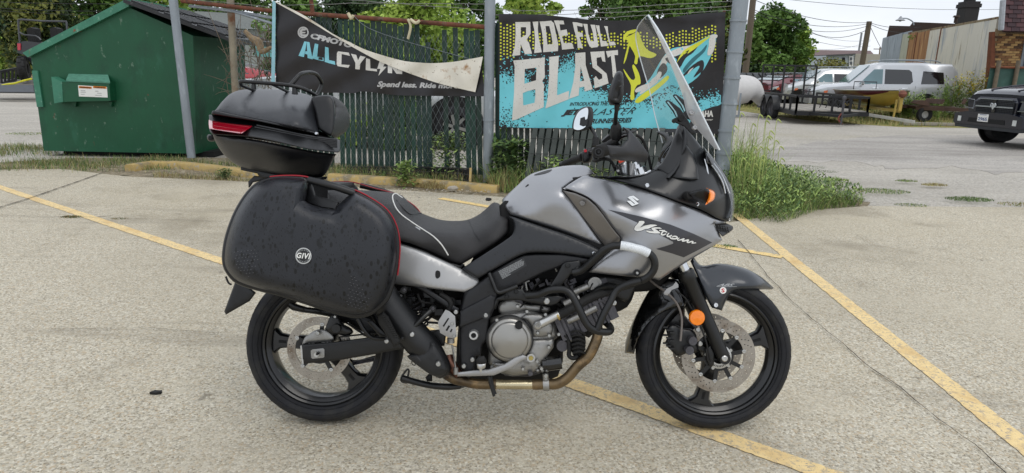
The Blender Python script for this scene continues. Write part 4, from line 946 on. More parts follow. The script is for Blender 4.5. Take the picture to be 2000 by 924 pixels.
mb.add(nb, [(i*3+k, i*3+k+1, i*3+4+k, i*3+3+k) for i in range(len(wn_)-1) for k in (0, 1)]); mb.build('windshield_wing', wing_glare, bike, fixn=False)
mb = MB(); mb.tube(wn_, .0035, n=8, smooth=1); mb.build('wing_edge', MATS['acrylic_edge'], bike)
for p in ((833, 618), (853, 707)): BOLT(*Z(7, [p])[0], .20, .009, m=silver_lt)
# slotted brackets
for lat, dx, dy in ((.12, 0, 0), (.02, 45, -35)):
    o, f = PF('shield_bracket', [(a+dx/3.081, b+dy/3.081) for a, b in Z(7, [(675, 550), (685, 540), (700, 542), (765, 590), (800, 640), (830, 690), (860, 740), (835, 750), (790, 700), (760, 688), (722, 672), (718, 658), (742, 650), (720, 610)])], lat, .004, 3, lat-.008, blk_metal)
    DEC('bracket_slot', [(a+dx/3.081, b+dy/3.081) for a, b in Z(7, [(685, 552), (695, 550), (740, 610), (752, 640), (745, 645), (728, 605)])], f, mat('slot_light', '9fc9cf', rough=.6, var=0), off=.001)
DISC('bracket_knob', *Z(7, [(768, 650)])[0], .13, .013, rubber, h=.012); DISC('bracket_knob', *Z(7, [(735, 663)])[0], .13, .009, rubber, h=.010)
# ---------------- handlebar area
TB('handlebar', [(330, 560, -.40), (480, 480, -.30), (640, 520, -.20), (760, 560, -.10), (900, 560, .0), (850, 520, .10), (760, 470, .22), (640, 480, .40)], .0115, blk_metal, z=10, n=12)
mb = MB(); mb.tube([B(*p) for p in Z(10, [(110, 655, -.44), (165, 637, -.42)])], .015, n=14, smooth=1); mb.build('bar_end', blk_smooth, bike)
mb = MB(); mb.tube([B(*p) for p in Z(10, [(165, 638, -.42), (290, 590, -.36), (410, 550, -.30)])], [.0175, .0165, .018], n=16); mb.build('left_grip', rubber, bike)
mb = MB(); mb.tube([B(*p) for p in Z(10, [(620, 476, .40), (700, 430, .30), (850, 350, .24)])], [.0175, .017, .02], n=16); mb.build('right_grip', rubber, bike)
PF('left_switchgear', crv(Z(10, [(400, 560), (395, 500), (430, 450), (480, 415), (540, 420), (560, 470), (555, 540), (520, 620), (470, 630), (410, 630)]), 2), -.27, .02, 10, -.34, blk_smooth, step=4)
PF('red_switch', Z(10, [(428, 450), (455, 438), (472, 455), (465, 478), (435, 478)]), -.25, .004, 3, -.28, red_sw, step=4)
PF('kill_switch', crv(Z(10, [(808, 290), (825, 255), (870, 247), (895, 265), (890, 285), (850, 295)]), 2), .26, .006, 4, .22, red_sw, step=4)
PF('switch_housing', crv(Z(10, [(735, 370), (760, 320), (820, 300), (880, 300), (930, 340), (945, 380), (900, 390), (800, 385)]), 2), .24, .02, 10, .18, blk_smooth, step=5)
PF('clutch_perch', crv(Z(10, [(540, 420), (600, 410), (700, 395), (740, 420), (720, 500), (600, 590), (550, 560), (540, 480)]), 2), .10, .02, 8, .0, blk_metal, step=5)
mb = MB(); P = Z(10, [(690, 340, .12), (790, 260, .12)]); mb.tube([B(*p) for p in P], [.012, .014], n=4, smooth=1); mb.build('lever_mirror_arm', blk_smooth, bike)
PF('brake_reservoir', Z(10, [(945, 200), (1000, 180), (1155, 178), (1160, 190), (1130, 210), (1000, 240), (945, 235)]), .14, .008, 5, .08, blk_smooth, step=5)
TB('brake_lever', [(900, 320, .2), (940, 280, .24), (1000, 250, .28), (1040, 245, .30)], .006, blk_metal, z=10)
hgd, hgdf = PF('hand_guard', Z(10, [(742, 388), (760, 382), (950, 395), (1000, 330), (1035, 300), (1035, 220), (1015, 180), (965, 132), (975, 128), (1040, 155), (1095, 205), (1180, 300), (1335, 505), (1310, 590), (1280, 622), (1180, 615), (1000, 600), (800, 560), (745, 480)]), [(1190, 300, .40), (1230, 300, .40), (1225, 260, .385), (1265, 300, .33), (1190, 315, .40), (1225, 312, .385), (1260, 315, .33)], .010, 5, .24, mat('matt_hand_guard', '303134', rough=.5, var=.08, bump=.08, bscale=300, color2='17181a', c2scale=60, c2pos=(.66, .72)), step=5, capback=False, feat=lambda u, v, d: -.035*np.clip((v-(303-(u-1190)*(-.02)))/12, 0, 1))
mb = MB(); mb.cyl(B(*Z(10, [(632, 478)])[0], .41), B(*Z(10, [(632, 478)])[0], .44), .0215, n=24); mb.build('bar_end_weight', rubber, bike)
DISC('bar_end_ring', *Z(10, [(632, 476)])[0], .441, .012, blk_metal, prof=[(.014, 0), (.014, .003), (.010, .003), (.010, 0)]); BOLT(*Z(10, [(632, 476)])[0], .441, .006, m=blk_metal)
mb = MB(); mb.tube([B(*p) for p in Z(10, [(630, 478, .40), (700, 450, .40), (750, 430, .40)])], .024, n=12, smooth=1); mb.build('guard_mount', rubber, bike)
TB('cable', [(560, 600, -.1), (650, 570, 0), (760, 570, .05), (830, 640, .05), (870, 740, .05)], .006, rubber, z=10)
TB('cable', [(590, 610, -.1), (700, 580, 0), (800, 600, .03), (850, 700, .03)], .005, rubber, z=10)
TB('cable', [(1160, 240, .05), (1220, 280, .05), (1270, 360, .04), (1320, 520, .03), (1370, 740, .0)], .006, rubber, z=10)
mb = MB(); mb.tube([B(*p) for p in Z(10, [(1045, 600, .12), (1050, 800, .12)])], .005, n=8, smooth=1); mb.build('cable_sheath', rubber, bike)
PF('fork_clamp', Z(10, [(860, 660), (920, 640), (970, 790), (900, 800)]), .11, .006, 4, .05, blk_metal, step=5)
PF('handlebar_riser', Z(10, [(925, 650), (1010, 610), (1030, 620), (1030, 800), (960, 800)]), .08, .008, 4, .02, mat('riser_metal', 'aeb3b7', rough=.3, metal=.7, var=.1, vscale=40), step=5)
PF('amber_tag', Z(10, [(908, 596), (998, 600), (935, 632), (915, 628)]), .09, .002, 2, .07, mat('red_orange_tag', 'd2452a', rough=.5), step=5)
mb = MB(); a, b = B(*Z(10, [(1150, 660)])[0], .03), B(*Z(10, [(1200, 800)])[0], .03); mb.tube([a, a+(b-a)*.3, a+(b-a)*.32, b], [.022, .022, .036, .040], n=24, smooth=1)
mb.tube([B(*p) for p in Z(10, [(1130, 620, .03), (1150, 660, .03)])], .014, n=14, smooth=1); mb.build('fork_cap', chrome, bike)
TB('chrome_line', [(1215, 750, .06), (1280, 775, .06), (1360, 740, .06)], .006, chrome, z=10)
mb = MB(); mb.tube([B(*p) for p in Z(10, [(1070, 800, .05), (1100, 640, .05)])], .013, n=10, smooth=1); mb.build('wiring_sleeve', silver_lt, bike)
BOLT(*Z(10, [(902, 738)])[0], .118, .006)
# mirrors (far: glass towards the rear; near: back shell)
PF('mirror_shell', crv(Z(7, [(115, 700), (125, 650), (150, 605), (185, 582), (225, 580), (240, 600), (243, 640), (235, 690), (205, 720), (150, 730), (125, 722)]), 4), [(1120, 255, -.385), (1150, 255, -.36), (1120, 215, -.405), (1150, 215, -.375)], .012, 8, -.46, blk_smooth, step=5)
mg, mgf = PF('mirror_glass', crv(Z(7, [(124, 700), (132, 655), (155, 612), (188, 590), (208, 588), (212, 615), (205, 660), (196, 700), (160, 720), (130, 716)]), 4), [(1120, 255, -.372), (1150, 255, -.345), (1120, 215, -.392), (1150, 215, -.362)], .001, 3, -.40, mirror_m, step=6)
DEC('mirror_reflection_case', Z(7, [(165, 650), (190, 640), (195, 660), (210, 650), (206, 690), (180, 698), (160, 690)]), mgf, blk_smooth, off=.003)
TB('mirror_stem', [(215, 690, -.40), (235, 720, -.38), (255, 755, -.36), (262, 790, -.34)], [.011, .009, .009, .009], blk_smooth, z=7)
mb = MB(); mb.tube([B(*p) for p in Z(7, [(258, 770, -.34), (258, 820, -.33)])], .016, n=14, smooth=1); mb.build('mirror_boot', rubber, bike)
PF('mirror_shell', crv(Z(7, [(330, 540), (332, 510), (345, 460), (362, 410), (380, 375), (400, 366), (417, 375), (424, 400), (426, 460), (424, 510), (415, 545), (395, 568), (365, 572), (338, 562)]), 4), [(1200, 170, .42), (1190, 200, .41)], .035, 12, .36, blk_smooth, step=5, feat=lambda u, v, d: -.012*np.exp(-((u-1207)/4.0)**2)*np.clip((v-165)/10, 0, 1)*np.clip((200-v)/8, 0, 1))
TB('mirror_stem', [(388, 565, .40), (383, 600, .39), (378, 640, .37), (376, 690, .34)], [.013, .0075, .0075, .009], blk_smooth, z=7)
mb = MB(); mb.tube([B(*p) for p in Z(7, [(380, 680, .34), (380, 700, .335), (379, 745, .33), (378, 762, .32)])], [.012, .020, .021, .021], n=8, smooth=1); mb.build('mirror_boot', rubber, bike)

# ---------------- panniers
pan_out = Z(2, [(205, 118), (255, 78), (330, 47), (420, 40), (545, 46), (700, 90), (850, 130), (960, 188), (1040, 250), (1090, 335), (1112, 440), (1108, 560), (1082, 690), (1045, 790), (985, 850), (925, 886), (855, 900), (750, 882), (600, 835), (400, 770), (250, 733), (130, 692), (75, 640), (45, 580), (42, 500), (60, 400), (100, 285), (150, 190)])
pan_shell = crv(Z(2, [(215, 125), (262, 85), (335, 55), (420, 48), (520, 55), (545, 70, 'c'), (558, 110, 'c'), (542, 190, 'c'), (575, 212), (640, 232), (722, 246, 'c'), (745, 215), (790, 170), (826, 140, 'c'), (860, 148), (955, 200), (1030, 262), (1075, 340), (1092, 440), (1088, 560), (1062, 685), (1025, 775), (970, 835), (915, 868), (850, 882), (750, 865), (600, 818), (400, 752), (255, 716), (140, 675), (88, 628), (60, 575), (58, 500), (75, 405), (112, 292), (160, 198)]), 3)
bar_out = crv(Z(2, [(545, 46, 'c'), (700, 90), (850, 130), (868, 150, 'c'), (830, 145), (800, 150, 'c'), (720, 118), (600, 85), (560, 75, 'c')]), 3)
def ridge(pts, amp, wd):
    P = [(x, y) for x, y in Z(2, pts)]
    def f(u, v):
        best = np.full(len(u), 1e9); 
        for a, b in zip(P, P[1:]):
            dx, dy = b[0]-a[0], b[1]-a[1]; t = np.clip(((u-a[0])*dx+(v-a[1])*dy)/(dx*dx+dy*dy), 0, 1)
            best = np.minimum(best, np.hypot(u-a[0]-t*dx, v-a[1]-t*dy))
        return amp*np.exp(-(best/wd)**2)
    return f
r1 = ridge([(480, 110), (420, 160), (370, 230), (340, 290), (290, 390), (255, 430), (180, 465), (125, 475)], -.0045, 2.0)
r2 = ridge([(820, 180), (845, 250), (845, 420), (820, 580), (840, 620), (905, 670)], -.0045, 2.0)
plat = [(470, 400, .45), (600, 360, .45), (740, 420, .46), (600, 480, .49), (460, 520, .47), (600, 600, .48), (770, 500, .47), (720, 610, .46), (540, 430, .485), (680, 500, .49)]
def pannier():
    pn = bpy.data.objects.new('pannier', None); col.objects.link(pn); pn.parent = bike; ROOTM[pn.name] = BM
    # inner half-shell: ring with the handle gap left open on top
    inner = crv([(p[0], p[1]) for p in pan_out], 2)
    notch = Z(2, [(562, 78), (548, 195), (640, 235), (722, 248), (800, 165), (826, 148)])
    io = crv(Z(2, [(205, 118), (255, 78), (330, 47), (420, 40), (545, 46, 'c'), (556, 78, 'c'), (542, 192, 'c'), (640, 238, 'c'), (726, 250, 'c'), (828, 146, 'c'), (850, 130, 'c'), (960, 188), (1040, 250), (1090, 335), (1112, 440), (1108, 560), (1082, 690), (1045, 790), (985, 850), (925, 886), (855, 900), (750, 882), (600, 835), (400, 770), (250, 733), (130, 692), (75, 640), (45, 580), (42, 500), (60, 400), (100, 285), (150, 190)]), 3)
    PF('inner_shell', io, .375, .01, 4, .20, blk_smooth, parent=pn, step=14, inset=10)
    o, f = PF('outer_shell', pan_shell, plat, .085, 26, .36, blk_plastic, parent=pn, step=7, inset=0, feat=lambda u, v, d: r1(u, v)+r2(u, v))
    rim = Z(2, [(330, 47, .37), (420, 40, .37), (545, 46, .37), (700, 90, .37), (850, 130, .37), (960, 188, .37), (1040, 250, .37), (1090, 335, .37), (1112, 440, .37), (1108, 560, .37), (1098, 640, .37)])
    mb = MB(); mb.tube([B(*p) for p in rim], .0028, n=7); mb.build('red_seal', red_edge, pn)
    mb = MB(); mb.tube([B(*p) for p in Z(2, [(565, 66, .40), (640, 85, .41), (740, 112, .41), (835, 145, .40)])], .0135, n=12); mb.build('handle', blk_smooth, pn)
    PF('handle_well', Z(2, [(560, 90), (580, 85), (600, 160), (745, 200), (740, 215), (722, 242), (640, 232), (560, 205), (545, 192)]), [(610, 370, .36), (650, 400, .39)], .004, 3, .30, blk_smooth, parent=pn)
    mb = MB(); mb.tube([B(*p) for p in Z(2, [(600, 165, .35), (745, 205, .35)])], .005, n=8, smooth=1); mb.tube([B(*p) for p in Z(2, [(585, 110, .34), (600, 165, .35), (640, 175, .35)])], .004, n=8, smooth=1); mb.build('latch_bar', blk_metal, pn)
    # dimple fields
    mb = MB(); mc = MB()
    for (x0, y0, nx, ny, sx, sy, kx, ky) in ((118, 500, 7, 10, 20, 19, 3, -2), (818, 645, 6, 10, 22, 19, -3, 8)):
        for j in range(ny):
            for i in range(nx):
                if x0 < 500 and (i > 6-j*.55+2 or (j > 5 and i < (j-5)*.8)): continue
                if x0 > 500 and (i > 1+j*.9 or (j > 6 and i > 9-j*.5+1)): continue
                x = x0+i*sx+(j % 2)*sx/2+kx*j; y = y0+j*sy+ky*i; p = Z(2, [(x, y)])[0]; la = float(f([p[0]], [p[1]])[0])
                mb.ball(B(p[0], p[1], la), .0028, n=6, sc=(1, .6, .6), ax=BAX)
    tag(mb.build('dimple', mat('dimple_plastic', '4a4b4e', rough=.35, var=.1), pn), kind='stuff')
    c = Z(2, [(532, 523)])[0]
    DEC('badge_ring', circ(c[0], c[1], 15.8, 16), f, mat('badge_silver', 'b9bab8', rough=.3, metal=.4, var=0), pn, off=.002)
    DEC('badge_field', circ(c[0], c[1], 13.4, 13.6), f, mat('badge_black', '191a1c', rough=.4, var=0), pn, off=.0028)
    DTX('badge_lettering', 'GIVI', [(c[0]-13, c[1]-6.5), (c[0]+14.5, c[1]-5), (c[0]+13, c[1]+7), (c[0]-13.5, c[1]+4)], f, white_m, pn, off=.0040, bold=.035, shear=.2, space=1.15)
    mb = MB()
    for kk in list(range(7))+list(range(10, 17)):
        a = math.pi+.55+kk*.30 if kk < 7 else .55+(kk-10)*.30; x, y = c[0]+11.3*math.cos(a), c[1]+11.3*math.sin(a); la = float(f([x], [y])[0])+.0036
        mb.box(B(x, y, la), (.0022, .0028, .0005), (bu, bw, bl))
    tag(mb.build('badge_small_print', grey_print, pn), kind='stuff')
    return pn
pn = pannier()
mir = Matrix.Diagonal((1, -1, 1, 1)); pf = copy_tree(pn, bike); pf.matrix_local = mir
# ---------------- top case
tcs = bpy.data.objects.new('top_case', None); col.objects.link(tcs); tcs.parent = bike; ROOTM[tcs.name] = BM
tl_lat = [(440, 200, .18), (480, 178, .0), (520, 173, -.06), (560, 176, -.06), (600, 190, .0), (430, 218, .22), (480, 210, .22), (560, 205, .21), (600, 215, .20), (620, 250, .22), (540, 235, .27), (460, 228, .265)]
o, lidf = PF('lid', crv(Z(1, [(62, 300, 'c'), (80, 280), (110, 240), (160, 190), (200, 168), (240, 157), (300, 152), (450, 152), (560, 160), (650, 178), (715, 200), (745, 260), (755, 330), (765, 430), (750, 445, 'c'), (600, 412), (400, 368), (200, 330)]), 3), tl_lat, .03, 12, -.20, mat('matt_lid', '2b2d31', rough=.33, var=.08, bump=.1, bscale=420, color2='16171a', c2scale=36, c2pos=(.61, .67), vscale=8), tcs, step=7)
PF('lid_rim', crv(Z(1, [(45, 318, 'c'), (48, 302), (70, 295), (200, 322), (400, 362), (600, 405), (760, 442, 'c'), (762, 456, 'c'), (600, 422), (400, 378), (200, 345)]), 3), .285, .006, 3, -.2, blk_smooth, tcs)
PF('side_band', crv(Z(1, [(28, 330, 'c'), (45, 322), (200, 348), (400, 382), (600, 425), (762, 460, 'c'), (860, 478), (905, 492, 'c'), (905, 560), (890, 575, 'c'), (700, 555), (500, 508), (300, 470), (60, 455, 'c'), (32, 430)]), 3), [(410, 235, .24), (440, 245, .28), (560, 260, .285), (640, 280, .27), (660, 285, .22)], .012, 5, -.22, blk_smooth, tcs, step=8)
PF('core', crv(Z(1, [(60, 330), (110, 290), (200, 310), (400, 330), (700, 400), (850, 480), (870, 530), (800, 560), (500, 510), (300, 480), (110, 450)]), 2), [(430, 240, .18), (500, 260, .21), (640, 290, .19)], .01, 6, -.2, dark_void, tcs, step=14)
mb = MB()
for k in range(6):
    t = k/5; y0 = 398+t*62; mb.tube([B(*p) for p in Z(1, [(348-t*70, y0-6+t*0, .282), (560, y0+38-t*4, .290), (720, y0+70-t*10, .285), (885, y0+92-t*12, .262)])], .0028, n=7)
split(mb.build('band_rib', mat('rib_plastic', '2c2d2f', rough=.3, var=.1), tcs))
rl, rlf = PF('red_reflector', crv(Z(1, [(30, 345), (45, 325, 'c'), (200, 348), (350, 378, 'c'), (245, 448, 'c'), (120, 430), (30, 415, 'c'), (26, 380)]), 3), [(410, 240, .285), (440, 245, .305), (490, 250, .308)], .006, 3, .2, red_lens, tcs, step=6)
DTX('reflector_print', 'MONOKEY SYSTEM', Z(1, [(80, 338), (316, 374), (314, 386), (79, 348)]), rlf, mat('pink_print', 'f2c9cc', rough=.5, var=0), tcs, off=.002, bold=.02, space=1.25)
mb = MB()
for p in ([(60, 372), (300, 405)], [(58, 395), (275, 428)]):
    q = Z(1, p); la = rlf([a[0] for a in q], [a[1] for a in q])+.0005; mb.tube([B(a[0], a[1], float(b)) for a, b in zip(q, la)], .0012, n=6, smooth=1)
split(mb.build('lens_line', mat('dark_red_line', '7d0d1c', rough=.3), tcs))
PF('base', crv(Z(1, [(50, 448, 'c'), (300, 482), (500, 520), (740, 568), (880, 585, 'c'), (860, 620), (830, 680), (800, 725), (760, 740), (680, 738), (500, 722), (300, 690), (200, 650), (120, 580), (75, 510)]), 3), [(430, 280, .22), (480, 300, .27), (560, 310, .28), (640, 310, .24), (440, 320, .16), (500, 335, .15), (600, 342, .14)], .05, 16, -.15, mat('matt_base', '1e1f22', rough=.38, var=.08, bump=.12, bscale=420), tcs, step=8)
DISC('lock_knob', *Z(1, [(487, 556)])[0], .285, .0125, blk_gloss, tcs, h=.010); BOLT(*Z(1, [(745, 550)])[0], .27, .006, m=blk_metal, parent=tcs); BOLT(*Z(1, [(746, 447)])[0], .285, .006, m=chrome, parent=tcs)
PF('latch', crv(Z(1, [(15, 480), (20, 455), (50, 455), (72, 470), (70, 498), (30, 500)]), 2), .06, .02, 6, -.06, blk_smooth, tcs)
PF('latch_inset', crv(Z(1, [(24, 480), (28, 464), (44, 464), (46, 490), (30, 492)]), 2), .075, .002, 2, .05, dark_void, tcs)
PF('mount_plate', Z(1, [(240, 668), (350, 690), (600, 740), (820, 735), (810, 755), (600, 760), (370, 745), (350, 715), (240, 692)]), .12, .005, 4, -.12, blk_metal, tcs)
PF('mount_bracket', Z(1, [(290, 768), (330, 730), (400, 735), (400, 755), (320, 775), (300, 808), (292, 808)]), .10, .004, 3, .0, blk_metal, tcs)
# backrest
PF('backrest_side', crv(Z(1, [(712, 212, 'c'), (740, 198), (800, 190), (840, 198), (865, 240), (870, 330), (860, 430), (840, 465), (790, 440), (755, 410), (745, 350), (735, 280)]), 3), [(610, 195, .20), (650, 230, .21), (640, 260, .22)], .015, 6, -.2, blk_smooth, tcs)
PF('backrest_pad', crv(Z(1, [(815, 192), (860, 200), (920, 240), (955, 290), (970, 350), (960, 410), (930, 445), (880, 472), (850, 468), (845, 400), (870, 330), (865, 240)]), 3), [(650, 200, .10), (655, 230, .17), (675, 220, .0), (683, 240, -.04), (655, 260, .17), (665, 265, .10)], .03, 12, -.2, seat_mat, tcs, feat=lambda u, v, d: -.012*np.exp(-((v-(207+(u-650)*.35))/3)**2)-.012*np.exp(-((v-(222+(u-650)*.45))/3)**2)-.010*np.exp(-((v-(243+(u-650)*.25))/3)**2))
# rack
mb = MB(); nr = [(245, 125, .10), (235, 104, .14), (260, 100, .16), (400, 110, .17), (560, 125, .17), (640, 142, .16), (700, 168, .14), (745, 195, .10)]
mb.tube([B(*p) for p in Z(1, nr)], .0075, n=10); fr_ = [(x+0, y-0, -l) for x, y, l in nr]
BR = [B(*p) for p in Z(1, nr)]
def mirr(p):
    q = BM.inverted() @ p; q.y = -q.y; return BM @ q
mb.tube([mirr(p) for p in BR], .0075, n=10)
mb.tube([BR[0], mirr(BR[0])], .0065, n=8, smooth=1); mb.tube([BR[3]+bu*.02, mirr(BR[3])+bu*.02], .006, n=8, smooth=1); mb.build('rack', blk_metal, tcs)
mb = MB(); mb.tube([B(*p) for p in Z(1, [(570, 130, .16), (600, 95, .15), (640, 52, .13), (690, 40, .06), (740, 50, .0), (770, 85, -.05), (780, 120, -.08), (760, 170, -.06), (745, 190, -.04)])], .0085, n=12); mb.build('grab_hoop', blk_metal, tcs)
mb = MB(); mb.cyl(B(*Z(1, [(327, 118)])[0], .16), B(*Z(1, [(327, 152)])[0], .16), .008, .010, n=10); mb.cyl(B(*Z(1, [(602, 140)])[0], .16), B(*Z(1, [(602, 185)])[0], .16), .010, .012, n=10); split(mb.build('rack_foot', blk_metal, tcs))

# ================================================================== GROUND
def sheet(name, pts, z, m, thick=.03, kind='structure'):
    mb = MB(); mb.prism([Vector((p[0], p[1], z-thick)) for p in pts], Vector((0, 0, thick))); return tag(mb.build(name, m, None, smooth=False), kind=kind)
def gp(*ps): return [G(*p) for p in ps]
def aggregate(name, base, cols, sc, mixv, stains, bump=.5, bdist=.006, sc2=None):
    """exposed-aggregate surface: each voronoi cell takes one stone colour, in a pale matrix, with large stains"""
    m = bpy.data.materials.new(name); m.use_nodes = True; t = m.node_tree; lk = t.links.new; b = t.nodes['Principled BSDF']; b.inputs['Roughness'].default_value = .9; b.inputs['Specular IOR Level'].default_value = .25
    tcn = t.nodes.new('ShaderNodeTexCoord'); vo = t.nodes.new('ShaderNodeTexVoronoi'); vo.inputs['Scale'].default_value = sc; vo.inputs['Randomness'].default_value = 1; lk(tcn.outputs['Object'], vo.inputs['Vector'])
    se = t.nodes.new('ShaderNodeSeparateColor'); lk(vo.outputs['Color'], se.inputs[0]); r = t.nodes.new('ShaderNodeValToRGB'); r.color_ramp.interpolation = 'CONSTANT'; lk(se.outputs[0], r.inputs[0])
    e = r.color_ramp.elements; e[0].position = 0; e[0].color = (*hexc(cols[0]), 1); e[1].position = 1/len(cols); e[1].color = (*hexc(cols[1]), 1)
    for i, c in enumerate(cols[2:]): q = e.new((i+2)/len(cols)); q.color = (*hexc(c), 1)
    def mixc(f, A, Bc):
        mx = t.nodes.new('ShaderNodeMix'); mx.data_type = 'RGBA'
        if isinstance(f, float): mx.inputs[0].default_value = f
        else: lk(f, mx.inputs[0])
        for i, q in ((6, A), (7, Bc)):
            if isinstance(q, tuple): mx.inputs[i].default_value = (*q[:3], 1)
            else: lk(q, mx.inputs[i])
        return mx.outputs[2]
    def nz_(s_, d=6, ro=.6, strx=None):
        n = t.nodes.new('ShaderNodeTexNoise'); n.inputs['Scale'].default_value = s_; n.inputs['Detail'].default_value = d; n.inputs['Roughness'].default_value = ro
        if strx: mp_ = t.nodes.new('ShaderNodeMapping'); mp_.inputs['Scale'].default_value = strx; lk(tcn.outputs['Object'], mp_.inputs[0]); lk(mp_.outputs[0], n.inputs['Vector'])
        else: lk(tcn.outputs['Object'], n.inputs['Vector'])
        return n.outputs[0]
    def rng_(f, a0, a1, b0=0.0, b1=1.0): q = t.nodes.new('ShaderNodeMapRange'); lk(f, q.inputs[0]); q.inputs[1].default_value = a0; q.inputs[2].default_value = a1; q.inputs[3].default_value = b0; q.inputs[4].default_value = b1; return q.outputs[0]
    c = mixc(rng_(nz_(sc*1.3, 3, .7), .42, .58, 1-mixv, mixv), hexc(base), r.outputs[0])
    c = mixc(rng_(nz_(sc*.8, 4, .75), .60, .70, 0, .9), c, hexc('544c40'))
    for (col_, s_, lo, hi, amt, strx) in stains: c = mixc(rng_(nz_(s_, 7, .62, strx), lo, hi, 0, amt), c, hexc(col_))
    lk(c, b.inputs['Base Color']); bn = t.nodes.new('ShaderNodeBump'); bn.inputs['Strength'].default_value = bump; bn.inputs['Distance'].default_value = bdist
    lk(vo.outputs['Distance'], bn.inputs['Height']); bn.invert = True; lk(bn.outputs[0], b.inputs['Normal']); MATS[name] = m; return m
conc = aggregate('weathered_concrete', 'bfb7a4', ['d6cebb', 'a49a86', 'e7e1d0', '7a6e5a', 'bdb6a5', 'b7a080', 'cec8ba', '8d887d', 'cac0a9'], 104, .92,
   [('9b927f', .55, .45, .72, .55, None), ('d3cab6', 1.1, .52, .72, .45, None), ('857c6c', 2.2, .60, .72, .40, (1, .5, 1)), ('b5a98e', .35, .50, .7, .4, None), ('6d6558', 3.1, .67, .70, .6, None), ('8b8271', .42, .56, .62, .45, None), ('6f675b', 5.0, .66, .74, .35, None), ('8a8274', .9, .58, .66, .35, (.35, 2.2, 1))])
gravel = aggregate('pale_gravel_lot', 'bab5ab', ['c7c2b8', 'a09a91', 'd3cec5', '8a847d', 'b7b2ab', 'ada493'], 42, .8,
   [('a09a90', .25, .42, .7, .6, None), ('cdc7bb', .5, .5, .68, .6, (.35, 1.6, 1)), ('8f897f', .8, .56, .68, .45, (.3, 1.5, 1)), ('a39a80', .18, .55, .7, .4, None)], bump=.7, bdist=.012)
dirt = mat('dirt', '82765f', rough=.95, var=.25, vscale=6, bump=1, bscale=60, color2=[('aaa08b', 30, (.5, .6)), ('4f4a35', 5, (.5, .7))])
tag(sheet('ground', [(-400, -30), (400, -30), (400, 900), (-400, 900)], -.035, gravel, .02), kind='structure')
slab = gp((-500, 345), (0, 331), (120, 330), (250, 345), (420, 352), (640, 362), (970, 384), (1150, 400), (1430, 434), (1560, 412), (1700, 402), (2000, 405), (2500, 412))
slab = [(p.x, p.y) for p in slab]+[(14, -3), (-14, -3)]
sheet('concrete_pavement', slab, 0, conc, .034)
sheet('dirt_strip', [(p.x, p.y) for p in gp((-60, 318), (150, 306), (450, 306), (940, 330), (1420, 360), (1700, 392), (1690, 404), (1420, 440), (960, 392), (400, 360), (120, 336), (-60, 336))], -.018, dirt, .01)
rl_ = random.Random(4)
dark_asph = aggregate('old_asphalt_patch', 'b3aea7', ['c1bcb5', '98938d', 'cac5bd', '88837e', 'aeaaa2'], 50, .8, [('8a857f', .4, .42, .62, .7, (.4, 1.6, 1)), ('c0bab0', .7, .52, .66, .7, (.25, 1.4, 1)), ('75716d', 1.2, .6, .7, .5, (.3, 2, 1))], bump=.6, bdist=.01)
ap_ = [(1440, 300), (1500, 288), (1560, 280), (1640, 270), (1700, 266), (1780, 262), (1900, 262), (2300, 280), (2600, 330), (2300, 338), (2050, 330), (1950, 336), (1860, 322), (1750, 326), (1650, 312), (1540, 314)]
ap_ = [(x+rl_.uniform(-9, 9), y+rl_.uniform(-2.5, 2.5)) for a_, b_ in zip(ap_, ap_[1:]+ap_[:1]) for x, y in [(a_[0]+(b_[0]-a_[0])*k/6, a_[1]+(b_[1]-a_[1])*k/6) for k in range(6)]]
sheet('asphalt_apron', [(p.x, p.y) for p in gp(*ap_)], -.029, dark_asph, .006)
# grass verge in front of the trailers
ver = mat('dry_grass_ground', '8c8347', rough=.95, var=.3, vscale=1.4, bump=.8, bscale=30, color2=[('5d6a30', 2.4, (.45, .62)), ('a3975a', 9, (.5, .62))])
sheet('grass_verge', [(p.x, p.y) for p in gp((1425, 212), (1480, 220), (1600, 236), (1760, 246), (1900, 248), (1990, 240), (2100, 225), (2060, 196), (1800, 190), (1560, 182), (1425, 186))], -.026, ver, .009)
# painted lines, worn
ypaint = mat('worn_yellow_paint', 'ecd096', rough=.8, var=.08, vscale=30, bump=.3, bscale=140, color2=[('bfae90', 34, (.52, .64)), ('a3998a', 90, (.57, .64)), ('d2b078', 4, (.5, .7))])
yfade = mat('faded_yellow_paint', 'efd08c', rough=.85, var=.08, vscale=30, bump=.3, bscale=140, color2=[('b5a88c', 16, (.54, .66)), ('a3998a', 70, (.58, .64))])
rl_ = random.Random(4)
def gline(a, b, wd, m, z=.004, n=160, j=.006):
    a, b = G(*a), G(*b); d = (b-a).normalized(); q = Vector((-d.y, d.x, 0)); L_, R_ = [], []
    for i in range(n+1):
        p = a.lerp(b, i/n); L_.append(p+q*(wd/2+rl_.uniform(-j, j)*.5)); R_.append(p-q*(wd/2+rl_.uniform(-j, j)*.5))
    vs = [Vector((v.x, v.y, z)) for v in L_+R_]; mb = MB(); mb.add(vs, [(i, i+1, n+2+i, n+1+i) for i in range(n)]); return tag(mb.build('painted_line', m, None, smooth=False), kind='structure')
gline((1436, 418), (2060, 920), .105, ypaint)
gline((-60, 346), (700, 600), .098, ypaint); gline((700, 600), (1700, 958), .098, ypaint, z=.0041)
gline((860, 388), (1528, 503), .10, yfade, z=.0055)
